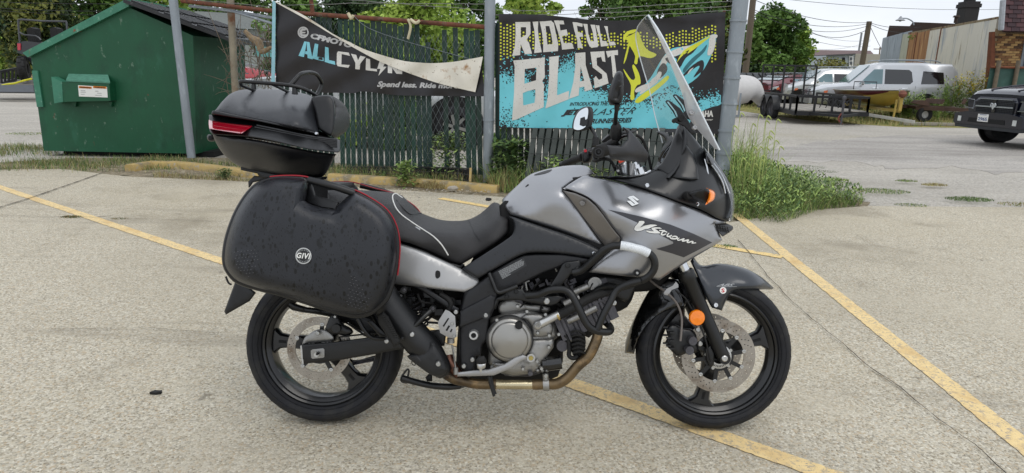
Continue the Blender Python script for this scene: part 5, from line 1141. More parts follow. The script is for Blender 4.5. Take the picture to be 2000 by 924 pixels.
# cracks and joints
crack_m = mat('crack_shadow', '3b362e', rough=1, var=.3)
def crack(pts, wd, j=.01, name='pavement_crack'):
    P = [G(*p) for p in pts]; Q = []
    for a, b in zip(P, P[1:]):
        n = max(2, int((b-a).length/.06))
        for i in range(n): Q.append(a.lerp(b, i/n))
    Q.append(P[-1]); L_, R_ = [], []
    off = 0
    for i, p in enumerate(Q):
        d = (Q[min(i+1, len(Q)-1)]-Q[max(i-1, 0)]).normalized(); q = Vector((-d.y, d.x, 0)); off = off*.85+rl_.uniform(-j, j); w_ = wd*rl_.uniform(.35, 1.2)/2
        L_.append(p+q*(off+w_)); R_.append(p+q*(off-w_))
    n = len(Q)-1; vs = [Vector((v.x, v.y, .0105)) for v in L_+R_]; mb = MB(); mb.add(vs, [(i, i+1, n+2+i, n+1+i) for i in range(n)]); return tag(mb.build(name, crack_m, None, smooth=False), kind='structure')
crack([(-60, 424), (60, 388), (208, 336)], .020, .002, 'slab_joint')
crack([(-40, 421), (100, 423), (240, 427), (435, 434)], .007)
crack([(1440, 470), (1500, 545), (1560, 605), (1640, 668), (1700, 722), (1760, 760), (1830, 822), (1900, 872), (1960, 930)], .0055, .006)
crack([(100, 646), (190, 645), (300, 644), (420, 652)], .004, .004)
crack([(1700, 722), (1740, 752), (1790, 770)], .004, .006)
crack([(435, 434), (560, 438), (900, 450)], .006)
# ------------------------------------------------------------------ foliage helpers
def leafm(name, c, var=.3, vs=3):
    m = mat(name, c, rough=.62, var=var, vscale=vs, spec=.25)
    b = m.node_tree.nodes['Principled BSDF']; b.inputs['Subsurface Weight'].default_value = 0
    return m
gA = leafm('grass_green', '71884a'); gB = leafm('grass_dark', '4f683c'); gC = leafm('grass_straw', 'b0a876'); gD = leafm('grass_light', '9ab062'); gE = leafm('grass_brown', '8a7650')
def blades(name, base, h, lean, wd, mats, weights, parent=None, seg=2):
    """base (n,3); h,lean,wd arrays"""
    n = len(base); th = rng.uniform(0, 2*np.pi, n); d = np.stack([np.cos(th), np.sin(th), 0*th], -1); ph = rng.uniform(0, 2*np.pi, n); s = np.stack([np.cos(ph), np.sin(ph), 0*ph], -1)
    up_ = np.array([0, 0, 1.0]); rows = []
    for k in range(seg+1):
        t = k/seg; c = base+up_*(h*(t-.25*lean*t*t))[:, None]+d*(h*lean*t*t*.8)[:, None]; w_ = (wd*(1-t)**.7*.5+.0003)[:, None]
        rows += [c-s*w_, c+s*w_]
    V = np.stack(rows, 1).reshape(-1, 3); m2 = 2*(seg+1); F = []
    b = np.arange(n)*m2
    for k in range(seg): F.append(np.stack([b+2*k, b+2*k+1, b+2*k+3, b+2*k+2], -1))
    F = np.concatenate(F, 0); o = npmesh(name, V, F, mats, parent)
    mi = rng.choice(len(mats), n, p=np.array(weights)/sum(weights)); o.data.polygons.foreach_set('material_index', np.tile(mi, seg).astype(np.int32)); return o
def inpoly(poly, n):
    P = np.array([(p.x, p.y) for p in poly]); lo, hi = P.min(0), P.max(0); out = []
    while len(out) < n:
        Q = rng.uniform(lo, hi, (n*2, 2)); x, y = Q[:, 0][:, None], Q[:, 1][:, None]; x1, y1 = P[:, 0], P[:, 1]; x2, y2 = np.roll(x1, -1), np.roll(y1, -1)
        c = ((y1 > y) != (y2 > y)) & (x < (x2-x1)*(y-y1)/(y2-y1+1e-12)+x1); out += list(Q[(c.sum(1) % 2) == 1])
    return np.array(out[:n])
def grass(name, pxpoly, n, h0, h1, z=-.02, mats=None, wts=None, lean=.7, wd=.006, parent=None, clump=0):
    Q = inpoly([G(*p) for p in pxpoly], n)
    if clump:
        k = rng.integers(0, n, clump); C = Q[k]; Q = C[rng.integers(0, clump, n)]+rng.normal(0, .11, (n, 2))*np.array([1.6, 1])
    base = np.concatenate([Q, np.full((n, 1), z)], 1)
    return blades(name, base, rng.uniform(h0, h1, n), rng.uniform(.1, lean, n)*1.2, np.full(n, wd)*rng.uniform(.6, 1.4, n), mats or [gA, gB, gC, gD], wts or [4, 3, 1.5, 1.5], parent)
def clump(px, py, r, n, h, label=None, name='weed_clump', cat='weed', mats=None, wts=None, lean=1.1, wd=.006, group=None, flat=1.0, z=0):
    c = G(px, py); a = rng.uniform(0, 2*np.pi, n); q = r*np.sqrt(rng.uniform(0, 1, n)); base = np.stack([c.x+q*np.cos(a), c.y+q*np.sin(a)*flat, np.full(n, z)], -1)
    o = blades(name, base, h*rng.uniform(.4, 1.1, n)*(1-.5*q/r), rng.uniform(.2, lean, n), np.full(n, wd)*rng.uniform(.6, 1.4, n), mats or [gA, gB, gC, gD], wts or [4, 3, 1.5, 1.5])
    if label: tag(o, label, cat, group)
    else: tag(o, kind='stuff')
    return o
# ------------------------------------------------------------------ FENCE
FA, FB = Vector((-5.1, 10.42, 0)), Vector((2.62, 8.02, 0)); fd = (FB-FA).normalized(); fn = Vector((fd.y, -fd.x, 0))     # fn points to the camera side
def FP(px, py, off=0.0): return onplane(px, py, FA+fn*off, fn)
galv = mat('galvanised_post', '8f979e', rough=.5, metal=.35, var=.12, vscale=6, color2=[('6a625a', 7, (.62, .72)), ('a9b1b8', 14, (.55, .7))], stretch=(1, 1, .35))
rust = mat('rusty_pipe', '6b3f2b', rough=.8, var=.3, vscale=9, color2=[('7d7468', 6, (.56, .66)), ('45291e', 12, (.5, .65))])
def pole(name, pb, pt, r, m, label, cat='fence post', off=.07, group=None, bands=()):
    a = FP(*pb, off); a.z = max(-.03, a.z) if a.z > -.2 else -.03; b = FP(*pt, off)
    root = empty(name, a, label, cat, group); mb = MB(); mb.tube([a, a.lerp(b, .5), b], r, n=20, smooth=1); mb.build('post_tube', m, root)
    for t in bands:
        mb = MB(); d = (b-a); c = a+d*t; mb.cyl(c-d.normalized()*.012, c+d.normalized()*.012, r*1.12, n=20); mb.build('band', m, root)
    return root
pole('fence_post', (374, 308), (336, -20), .062, galv, 'leaning galvanised steel post in front of the green dumpster', off=.05)
pole('fence_post', (468, 330), (449, -20), .052, mat('stained_post', '8a8271', rough=.6, metal=.2, var=.2, vscale=5, color2='6e4a30', c2scale=4, c2pos=(.5, .65)), 'rust stained post behind the black top case, right of the dumpster', off=-.10, bands=(.30,))
pole('fence_post', (953, 356), (957.5, -30), .068, galv, 'thick galvanised post standing between the two banners', bands=(.33,))
pole('fence_post', (1404, 385), (1450, -30), .088, galv, 'thick galvanised post at the right end of the turquoise banner', bands=(.22, .33, .46, .58, .70, .84))
rail = empty('top_rail', FP(540, 22, .03), 'rust brown horizontal pipe along the top of the slatted fence', 'fence rail')
mb = MB(); mb.tube([FP(355, 2, .03), FP(540, 22, .03), FP(700, 34, .03), FP(948, 53, .03)], .030, n=12); mb.build('pipe', rust, rail)
mb = MB(); mb.tube([FP(370, 12, -.02), FP(455, 22, -.02), FP(540, 36, -.02), FP(620, 40, -.02)], .022, n=10); mb.build('grey_pipe', galv, rail)
mb = MB(); mb.tube([FP(455, 22, .0), FP(490, 33, .0), FP(532, 46, .0)], .02, n=10); mb.build('brace_pipe', galv, rail)
mb = MB(); mb.tube([FP(1415, 20, .02), FP(1405, 90, .02), FP(1400, 260, .02)], .018, n=8); mb.build('rusty_end_bar', rust, rail)
mb = MB(); mb.tube([FP(604, -30, .03), FP(611, 30, .03)], .028, n=10); mb.build('stub_pipe', rust, rail)
# slats, each one a part of its fence
slat_g = mat('green_slat', '0c2c22', rough=.5, var=.2, vscale=2.0, color2='1b3e32', c2scale=7, c2pos=(.58, .75)); slat_g2 = mat('dark_green_slat', '10302a', rough=.55, var=.2); slat_g3 = mat('faded_green_slat', '153a2f', rough=.6, var=.2)
fence1 = empty('slatted_fence', FP(700, 330), 'green slatted chain link fence behind the motorcycle, left of the thick middle post', 'fence')
rs = random.Random(21)
def slat(parent, xt, yt, xb, yb, w_, m, off=0.0):
    a, b = FP(xt, yt, off), FP(xb, yb, off); up_ = (a-b).normalized(); wv = fd*w_/2; t = fn*.010
    mb = MB(); mb.prism([b-wv, b+wv, a+wv, a-wv], t); return mb.build('slat', m, parent, smooth=False)
x = 549.0; k = 0
while x < 944:
    u = (x-545)/400; yt = 24+u*34+rs.uniform(0, 8); yb = 322+u*20
    gone = (845 < x < 866) or (873 < x < 884) or (656 < x < 664) or (900 < x < 906) or rs.random() < .02
    short = 818 < x < 842
    if not gone:
        slat(fence1, x-2, (yt+rs.uniform(25, 45)) if short else yt, x+4+rs.uniform(-1, 1), yb, .066+rs.uniform(-.003, .004), rs.choice([slat_g, slat_g, slat_g2, slat_g3]))
    x += 10.7; k += 1
fence2 = empty('slatted_fence', FP(1200, 340), 'dark slatted fence section showing below the turquoise banner', 'fence')
x = 972.0; slat_d = mat('charcoal_slat', '23302c', rough=.6, var=.2)
while x < 1408:
    u = (x-972)/440
    slat(fence2, x, 40+rs.uniform(0, 6), x, 345+u*35, .060, rs.choice([slat_g2, slat_d, slat_d])); x += 11.6
# chain-link wire
wire_m = mat('galvanised_wire', '7a8285', rough=.5, metal=.4, var=.15)
def chainlink(x0, x1, y0f, y1f, parent, off=.016, pitch=.085, m=wire_m):
    a, b = FP(x0, 330), FP(x1, 330); L0 = (a-FA).dot(fd); L1 = (b-FA).dot(fd); V = []; F = []
    def pt(s, z): p = FA+fd*s; return Vector((p.x, p.y, z))+fn*off
    def lim(s):
        f = (s-L0)/(L1-L0); X = x0+(x1-x0)*f; return FP(X, y1f(X)).z, FP(X, y0f(X)).z
    s = L0-2.4
    while s < L1+2.4:
        for sg in (1, -1):
            n = 14; pts = []
            for i in range(n+1):
                z = 2.45*i/n-.02; ss = s+sg*z*.55
                if L0 <= ss <= L1:
                    lo, hi = lim(ss)
                    if lo <= z <= hi: pts.append(pt(ss, z))
            for p, q in zip(pts, pts[1:]):
                w_ = fd*.0016; k = len(V); V += [p-w_, p+w_, q+w_, q-w_]; F.append((k, k+1, k+2, k+3))
        s += pitch
    return tag(npmesh('wire_mesh', [tuple(v) for v in V], F, m, parent), kind='stuff')
chainlink(545, 945, lambda x: 30+(x-545)*.08, lambda x: 325+(x-545)*.05, fence1)
chainlink(972, 1405, lambda x: 45, lambda x: 355, fence2)
fence0 = empty('chain_link_fence', FP(495, 320, -.10), 'bare chain link fence piece full of dead branches between dumpster and black banner', 'fence')
chainlink(458, 534, lambda x: 38, lambda x: 320, fence0, off=-.08, pitch=.07)
# barbed wire
bw_ = empty('barbed_wire', FP(900, 10), 'strands of barbed wire strung above the fence', 'barbed wire')
for (p) in ([(340, -4), (520, 12), (700, 6), (945, 8)], [(455, -6), (640, -4), (948, 20)], [(960, 18), (1050, 22), (1180, 17), (1290, 10), (1440, 2)], [(960, 30), (1100, 28), (1250, 22), (1430, 12)], [(960, 40), (1200, 34), (1430, 20)]):
    mb = MB(); P = []
    for a, b in zip(p, p[1:]):
        for t in np.linspace(0, 1, 14)[:-1]: P.append(FP(a[0]+(b[0]-a[0])*t, a[1]+(b[1]-a[1])*t+rs.uniform(-.8, .8), .06))
    P.append(FP(*p[-1], .06)); mb.tube(P, .0035, n=5, smooth=1)
    for q in P[::3]:
        for k in range(2): d = Vector((rs.uniform(-1, 1), rs.uniform(-1, 1), rs.uniform(-1, 1))).normalized()*.022; mb.cyl(q-d, q+d, .002, n=4)
    mb.build('strand', mat('old_wire', '8d8d8a', rough=.6, metal=.4, var=.2), bw_, smooth=False)
mb = MB(); mb.tube([FP(690, 30, .06), FP(720, 55, .06), FP(790, 80, .06), FP(880, 105, .06), FP(930, 118, .06)], .004, n=5); mb.build('loose_wire', wire_m, fence1)
# tied rags on the rail
for (pts, w_) in (([(797, 38, .07), (802, 52, .09), (797, 76, .08)], .018), ([(802, 38, .09), (812, 45, .1), (820, 40, .08)], .02), ([(680, 26, .07), (686, 36, .08), (690, 30, .08)], .022)):
    mb = MB(); mb.tube([FP(*p) for p in pts], w_, n=8); tag(mb.build('knotted_rag', mat('rag', 'c8bfa0', rough=.9, var=.15), None), {797: 'long cream rag strip hanging down from the rusty top rail', 802: 'cream knot on the rusty rail beside the hanging rag strip', 680: 'small pale rag tied round the left part of the rusty rail'}[pts[0][0]], 'rag')
# leaning loose panel of slats
lp = empty('loose_slat_panel', G(1120, 372), 'loose charcoal slat panel leaning against the fence under the turquoise banner', 'fence panel')
for k in range(19):
    xb = 1030+k*13.5+rs.uniform(-1, 1); xt = 1046+k*13.8
    a = FP(xt, 250, .10); b = FP(xb, 352+k*.8, .45); wv = fd*.033; up_ = (a-b)
    mb = MB(); mb.prism([b-wv, b+wv, a+wv, a-wv], fn*.012); mb.build('slat', mat('grey_slat', '3a403c', rough=.7, var=.25, vscale=4), lp, smooth=False)
mb = MB()
for y in (270, 300, 330):
    mb.tube([FP(1036, y, .16+(y-250)*.003+.02), FP(1290, y+6, .16+(y-250)*.003+.02)], .005, n=5, smooth=1)
mb.build('panel_wire', mat('dark_wire', '2c302e', rough=.7), lp)

# ------------------------------------------------------------------ BANNERS
def surf_mesh(name, out, S, m, parent, off=0.0, step=9, r=0):
    P, T, Bd = cdtmesh(out, step, r); mb = MB(); mb.add([S(x, y, off) for x, y in P], T); return mb.build(name, m, parent, fixn=False)
def surf_solid(name, out, S, m, parent, th=.004, step=9):
    P, T, Bd = cdtmesh(out, step, 0); n = len(P); mb = MB(); mb.add([S(x, y, 0) for x, y in P]+[S(x, y, -th) for x, y in P], list(T)+[tuple(reversed([i+n for i in f])) for f in T]+[(i, i+n, j+n, j) for i, j in Bd]); return mb.build(name, m, parent)
def surf_text(name, s, quad, S, m, parent, off, bold=.03, shear=0, space=1.0, res=3):
    V, F = text_tris(s, bold, shear, space, res); Q = fit_text(V, quad); mb = MB(); mb.add([S(x, y, off) for x, y in Q], F); return mb.build(name, m, parent, fixn=False, smooth=False)
def Q3(pts): return [(930+p[0]/2.640, p[1]/2.640)+tuple(p[2:]) for p in pts]
def Q2(pts): return [(450+p[0]/2.498, p[1]/2.498)+tuple(p[2:]) for p in pts]
def S2(x, y, off=0.0):
    w_ = .010*math.sin(x*.045+1.2*math.sin(y*.03))+.008*math.sin((x+y)*.08)*max(0, (y-180)/80)+.012*math.exp(-((y-30-6*math.sin(x*.02))/7)**2)+.006*math.sin(x*.11+y*.05)
    return FP(x, y, .085+w_+off)
vin_k = mat('banner_black', '1c1a1d', rough=.42, var=.1, vscale=5, color2='2e2b2e', c2scale=3, c2pos=(.55, .75)); vin_c = mat('banner_cyan', '6fcbd8', rough=.42, var=.05, vscale=4); vin_w = mat('banner_white', 'd7d5cf', rough=.5, var=.04, color2='8f8a86', c2scale=60, c2pos=(.62, .67)); vin_y = mat('banner_yellow', 'd9dc3c', rough=.5, var=.06)
vin_b = mat('banner_back', 'dfdacd', rough=.6, var=.05, color2=[('9a6a2c', 5, (.60, .72)), ('7b6c55', 26, (.62, .7))])
b2 = empty('hanging_banner', FP(1195, 250, .09), 'large turquoise and black banner with white brush lettering hung on the fence', 'banner')
out2 = crv([(974, 27, 'c'), (1060, 29), (1150, 38), (1210, 40), (1290, 36), (1360, 27), (1417, 23, 'c'), (1414, 140), (1409, 262, 'c'), (1320, 259), (1200, 254), (1080, 252), (974, 250, 'c')], 4)
surf_solid('cloth', out2, S2, vin_k, b2, th=.003, step=8)
# cyan splash: ragged edge with spatter
rb = random.Random(8)
def ragged(pts, amp, n=7):
    P = []
    for a, b in zip(pts, pts[1:]):
        for i in range(n):
            t = i/n; P.append((a[0]+(b[0]-a[0])*t+rb.uniform(-amp, amp), a[1]+(b[1]-a[1])*t+rb.uniform(-amp, amp)))
    P.append(pts[-1][:2]); return P
cy = ragged(Q3([(120, 380), (190, 395), (260, 400), (300, 470), (350, 500), (380, 400), (450, 330), (500, 300), (540, 420), (620, 470), (690, 480), (740, 510), (800, 530), (860, 500), (900, 520), (960, 440), (1020, 430), (1080, 470), (1130, 530), (1200, 500), (1262, 490)]), 2.0)
cyo = [(976, 146)]+cy+Q3([(1262, 525)])+ragged(Q3([(1262, 540), (1180, 560), (1120, 600), (1080, 664)]), 1.5, 4)+Q3([(900, 664), (600, 664), (300, 660), (120, 654)])
surf_mesh('splash', cyo, S2, vin_c, b2, .0015, step=9)
mb = MB(); mk = MB()
for (ax, ay), (bx, by) in zip(cy, cy[1:]):
    for k in range(9):
        t = rb.random(); g = rb.gauss(0, 9); x, y = ax+(bx-ax)*t+rb.gauss(0, 3), ay+(by-ay)*t+g; s = rb.uniform(.5, 1.5)
        if not (978 < x < 1405 and 50 < y < 245): continue
        (mb if g < 0 else mk).add([S2(x+s*math.cos(q), y+s*math.sin(q), .0022 if g < 0 else .0028) for q in (0, 1.3, 2.5, 3.8, 5.1)], [(0, 1, 2, 3, 4)])
for k in range(330):   # dark spatter in the lower-left and the lower-right
    if k % 2: x, y = 976+abs(rb.gauss(0, 28)), 248-abs(rb.gauss(0, 20))
    else: x, y = 1255+rb.gauss(0, 60), 195+rb.gauss(0, 12)
    if 976 < x < 1404 and 150 < y < 249:
        s = rb.uniform(.5, 1.7); mk.add([S2(x+s*math.cos(q), y+s*math.sin(q), .0032) for q in (0, 1.3, 2.5, 3.8, 5.1)], [(0, 1, 2, 3, 4)])
for q_ in range(260):
    x, y = 1030+rb.gauss(0, 45), 128+rb.gauss(0, 22)
    if 976 < x < 1405 and 90 < y < 200: s = rb.uniform(.5, 1.6); mb.add([S2(x+s*math.cos(q), y+s*math.sin(q), .0036) for q in (0, 1.3, 2.5, 3.8, 5.1)], [(0, 1, 2, 3, 4)])
mb.build('cyan_spatter', vin_c, b2, fixn=False, smooth=False)['kind'] = 'stuff'; mk.build('black_spatter', vin_k, b2, fixn=False, smooth=False)['kind'] = 'stuff'
mb = MB()
for i in range(67):
    x = 978+i*6.35
    if x > 1408: break
    f = 8*abs(math.sin(i*.9)+.6*math.sin(i*2.3)); y1 = 118 if x < 1010 else (100 if x < 1220 else 104); y0 = 46 if x < 1020 else 62
    if x > 1270: y0, y1 = 72-(x-1270)*.20, 100
    if x > 1380: y1 = 128
    y = y0+f*.9
    while y < y1-f*1.2:
        s = 1.55; mb.add([S2(x-s, y-s, .002), S2(x+s, y-s, .002), S2(x+s, y+s, .002), S2(x-s, y+s, .002)], [(0, 1, 2, 3)]); y += 6.35
mb.build('halftone_dot', vin_y, b2, fixn=False, smooth=False)['kind'] = 'stuff'
def q4(x0, y0, x1, y1): return [(x0, y0), (x1, y0), (x1, y1), (x0, y1)]
GL = {'R': [q4(0, 0, .34, 1), q4(.34, 0, .95, .17), [(.66, .17), (1, .17), (1, .42), (.66, .40)], [(.34, .42), (1, .42), (.85, .58), (.34, .58)], [(.45, .58), (.80, .58), (1, 1), (.66, 1)]],
      'I': [q4(0, 0, 1, 1)], 'D': [q4(0, 0, .36, 1), q4(.36, 0, .85, .16), q4(.36, .84, .85, 1), [(.62, .16), (1, .16), (1, .84), (.62, .84)]],
      'E': [q4(0, 0, .38, 1), q4(.38, 0, 1, .17), q4(.38, .42, .9, .58), q4(.38, .83, 1, 1)], 'F': [q4(0, 0, .42, 1), q4(.42, 0, 1, .17), q4(.42, .42, .9, .58)],
      'U': [q4(0, 0, .34, 1), q4(.34, .82, .66, 1), q4(.66, 0, 1, 1)], 'L': [q4(0, 0, .42, 1), [(.42, .80), (1, .76), (1, .98), (.42, 1)]],
      'B': [q4(0, 0, .36, 1), q4(.36, 0, .95, .14), q4(.64, .14, 1, .40), [(.36, .42), (.98, .40), (.88, .55), (.36, .55)], q4(.64, .55, 1, .84), q4(.36, .84, .96, 1)],
      'A': [[(.28, 0), (.5, 0), (.38, 1), (0, 1)], [(.5, 0), (.74, 0), (1, 1), (.64, 1)], [(.455, .6), (.585, .6), (.61, .78), (.43, .78)]],
      'S': [[(0, .02), (1, 0), (1, .20), (.38, .22), (0, .22)], [(0, .22), (.38, .22), (.38, .42), (0, .50)], [(0, .50), (.38, .42), (1, .52), (1, .62), (.62, .64)], [(.62, .64), (1, .62), (1, .80), (.62, .80)], [(0, .80), (1, .80), (.96, 1), (0, 1)]],
      'T': [q4(0, 0, 1, .20), q4(.34, .20, .70, 1)], 'C': [q4(0, .12, .36, .88), [(.08, 0), (.9, 0), (1, .20), (.0, .12)], [(0, .88), (1, .80), (.9, 1), (.08, 1)]],
      'Y': [[(0, 0), (.36, 0), (.5, .36), (.5, .58), (.32, .58)], [(.64, 0), (1, 0), (.68, .58), (.5, .58), (.5, .36)], q4(.32, .58, .68, 1)], 'N': [q4(0, 0, .3, 1), [(.3, 0), (.42, 0), (.7, .6), (.7, 1), (.6, 1), (.3, .42)], q4(.7, 0, 1, 1)]}
def glyph(ch, quad, S, m, parent, off, wob=0.0):
    TL, TR, BR, BL = quad; mb = MB()
    for pl in GL[ch]:
        P = []
        for i in range(len(pl)):
            a, b = pl[i], pl[(i+1) % len(pl)]
            for k in range(4): P.append((a[0]+(b[0]-a[0])*k/4, a[1]+(b[1]-a[1])*k/4))
        Q = [tuple((TL[j]*(1-a)+TR[j]*a)*(1-b)+(BL[j]*(1-a)+BR[j]*a)*b+wob*math.sin(31*a+17*b+j) for j in (0, 1)) for a, b in P]
        T = tessellate_polygon([[Vector((x, y, 0)) for x, y in Q]]); mb.add([S(x, y, off) for x, y in Q], [tuple(t) for t in T])
    return mb.build('letter', m, parent, fixn=False, smooth=False)
def traced(k, pieces):
    mb = MB(); ox, oy, sc_ = k
    for P in pieces:
        P, T, _b = cdtmesh([(ox+x/sc_, oy+y/sc_) for x, y in P], 5, 0); mb.add([S2(x, y, .005) for x, y in P], [tuple(t) for t in T])
    return mb.build('letter', vin_w, b2, fixn=False, smooth=False)
KA, KC = (995, 30, 9.09), (1000, 100, 6.6)
for L_ in ([[(105, 120), (200, 118), (200, 510), (190, 705), (45, 722), (95, 560), (110, 300)], [(200, 118), (370, 115), (372, 210), (200, 210)], [(295, 210), (372, 210), (375, 330), (295, 345)], [(200, 400), (295, 345), (375, 330), (300, 440), (345, 480), (400, 680), (275, 690), (200, 510)]],
    [[(410, 115), (512, 108), (505, 250), (520, 400), (575, 655), (440, 670), (455, 450), (440, 250)]],
    [[(535, 110), (635, 105), (640, 190), (675, 520), (600, 655), (600, 450), (570, 250)], [(600, 655), (675, 520), (770, 510), (865, 570), (860, 635)], [(710, 190), (790, 140), (820, 300), (865, 500), (865, 570), (770, 510), (740, 330)], [(635, 105), (740, 95), (790, 140), (710, 190), (640, 190)]],
    [[(790, 92), (880, 90), (905, 270), (965, 490), (935, 610), (925, 520), (880, 350), (830, 200)], [(880, 90), (960, 95), (975, 160), (890, 160)], [(905, 270), (1015, 250), (1040, 355), (930, 365)], [(965, 490), (1110, 490), (1148, 590), (935, 610)]],
    [[(1120, 120), (1190, 125), (1215, 300), (1260, 440), (1305, 580), (1210, 580), (1205, 450), (1150, 260)], [(1190, 125), (1300, 150), (1295, 205), (1200, 185)], [(1215, 300), (1295, 310), (1310, 380), (1240, 385)]],
    [[(1310, 150), (1385, 155), (1400, 330), (1440, 455), (1460, 575), (1425, 555), (1380, 450), (1340, 250)], [(1440, 455), (1500, 460), (1580, 540), (1560, 565), (1460, 575)], [(1438, 165), (1520, 170), (1545, 320), (1580, 540), (1500, 460), (1480, 300)]],
    [[(1530, 175), (1595, 180), (1610, 300), (1650, 455), (1720, 455), (1760, 540), (1625, 555), (1600, 400), (1560, 280)]],
    [[(1680, 190), (1745, 195), (1755, 330), (1790, 470), (1860, 465), (1890, 525), (1780, 540), (1745, 400), (1710, 260)]]): traced(KA, L_)
for L_ in ([[(15, 120), (165, 108), (165, 230), (160, 420), (140, 540), (145, 700), (60, 880), (0, 895), (25, 560), (35, 200)], [(165, 108), (425, 80), (420, 210), (315, 212), (165, 230)], [(315, 212), (420, 210), (425, 330), (390, 385), (310, 375)], [(160, 420), (310, 375), (390, 385), (415, 440), (410, 495), (300, 490), (200, 515), (140, 540)], [(300, 490), (410, 495), (410, 720), (300, 770), (290, 665), (302, 560)], [(145, 700), (290, 665), (300, 770), (60, 880)]],
    [[(480, 75), (605, 60), (590, 300), (580, 570), (735, 510), (730, 620), (430, 740), (460, 600), (480, 300)]],
    [[(815, 25), (880, 20), (885, 200), (875, 390), (860, 570), (735, 615), (790, 400), (815, 200)], [(880, 20), (945, 15), (950, 180), (1040, 490), (935, 520), (930, 380), (885, 200)], [(875, 390), (930, 380), (933, 455), (870, 470)]],
    [[(1010, 10), (1190, 0), (1205, 140), (1165, 130), (1150, 75), (1090, 85), (1095, 180), (1220, 290), (1245, 415), (1065, 480), (1055, 355), (1080, 320), (1120, 370), (1165, 350), (1160, 300), (1040, 210), (1025, 110)]],
    [[(1210, 0), (1365, -15), (1367, 50), (1320, 50), (1345, 260), (1330, 400), (1300, 330), (1290, 200), (1275, 60), (1235, 85)]]): traced(KC, L_)
surf_text('slogan_lettering', 'INTRODUCING THE ALL-NEW', Q3([(484, 528), (782, 520), (778, 542), (482, 546)]), S2, vin_k, b2, .006, .02, .25)
surf_text('slogan_lettering', 'JET', Q3([(445, 568), (545, 562), (535, 600), (437, 602)]), S2, vin_k, b2, .006, .07, .3); surf_text('slogan_lettering', 'BLASTER', Q3([(562, 562), (828, 555), (815, 588), (552, 596)]), S2, vin_k, b2, .006, -.005, .5, 1.1)
surf_text('slogan_lettering', 'WAVERUNNER SERIES', Q3([(520, 616), (806, 606), (800, 632), (514, 640)]), S2, vin_k, b2, .006, .03, .3)
surf_text('maker_lettering', 'YAMAHA', Q3([(1095, 572), (1224, 570), (1222, 603), (1092, 602)]), S2, vin_w, b2, .006, .05); surf_text('maker_lettering', 'WaveRunner', Q3([(1130, 612), (1222, 611), (1220, 622), (1130, 622)]), S2, vin_w, b2, .006, .01)
# jet ski and rider, plain shapes
for nm, m, o_, P in (('print_patch', vin_c, .0040, [(820, 525), (840, 470), (900, 400), (960, 300), (1010, 250), (1100, 235), (1200, 185), (1235, 180), (1230, 240), (1190, 330), (1140, 400), (1060, 450), (1000, 440), (900, 500)]),
                 ('print_patch', vin_w, .0046, [(850, 470), (930, 380), (960, 300), (1010, 262), (1070, 240), (1110, 238), (1060, 275), (1010, 300), (975, 345), (960, 400), (900, 450), (850, 485)]),
                 ('print_patch', vin_k, .0052, [(975, 300), (1030, 290), (1090, 262), (1150, 225), (1120, 270), (1080, 300), (1050, 350), (1030, 330), (1000, 330)]),
                 ('print_patch', vin_y, .0060, [(820, 520), (850, 490), (930, 435), (985, 390), (990, 410), (930, 465), (850, 525), (825, 530)]),
                 ('print_patch', vin_y, .0058, [(1070, 262), (1130, 225), (1215, 182), (1130, 250), (1060, 300), (1030, 350), (1040, 310)]),
                 ('print_patch', vin_k, .0064, [(1050, 410), (1100, 350), (1160, 310), (1175, 330), (1165, 365), (1120, 400), (1150, 350), (1145, 340), (1100, 370)]),
                 ('print_patch', vin_y, .0050, [(762, 200), (800, 180), (835, 165), (850, 200), (880, 255), (930, 280), (900, 300), (850, 290), (835, 300), (830, 330), (815, 325), (820, 290), (800, 250), (790, 240), (775, 300), (760, 330), (770, 280), (785, 215)]),
                 ('print_patch', vin_y, .0056, [(760, 355), (800, 410), (820, 400), (805, 345), (815, 335), (840, 380), (848, 430), (830, 440), (815, 470), (815, 510), (795, 510), (798, 440), (770, 385)])):
    surf_mesh(nm, crv(Q3(P), 3), S2, m, b2, o_, step=10)
KD = (1215, 50, 5.435)
for m, o_, P in ((vin_w, .0068, [(930, 130), (985, 120), (990, 200), (955, 300), (905, 310), (920, 210)]), (vin_w, .0070, [(930, 110), (960, 95), (1010, 98), (1005, 130), (960, 135)]), (mat('banner_teal', '2f6d78', rough=.5), .0066, [(650, 460), (740, 350), (840, 270), (900, 200), (880, 270), (800, 350), (720, 430), (660, 500)]),
    (vin_k, .0072, [(680, 520), (700, 490), (780, 420), (850, 385), (870, 410), (860, 470), (830, 520), (855, 420), (830, 410), (770, 440)]), (vin_w, .0074, [(690, 520), (720, 470), (760, 445), (730, 480)]), (vin_k, .0062, [(380, 470), (430, 400), (470, 420), (480, 470), (450, 520), (400, 560), (370, 540)]), (vin_w, .0076, [(365, 530), (390, 490), (420, 500), (400, 560), (340, 600), (350, 560)]), (vin_c, .0076, [(530, 350), (560, 340), (580, 370), (560, 410), (540, 400)]),
    (vin_w, .0064, [(140, 680), (200, 640), (270, 620), (230, 680), (150, 710)]), (vin_k, .0066, [(560, 440), (620, 340), (700, 280), (660, 350), (590, 430)]), (vin_y, .0066, [(15, 110), (60, 60), (150, 40), (130, 75), (60, 100), (30, 160), (15, 165)]), (vin_y, .0066, [(160, 60), (185, 100), (180, 160), (165, 150), (160, 100)])):
    surf_mesh('print_patch', crv([(KD[0]+x/KD[2], KD[1]+y/KD[2]) for x, y in P], 3), S2, m, b2, o_, step=10)
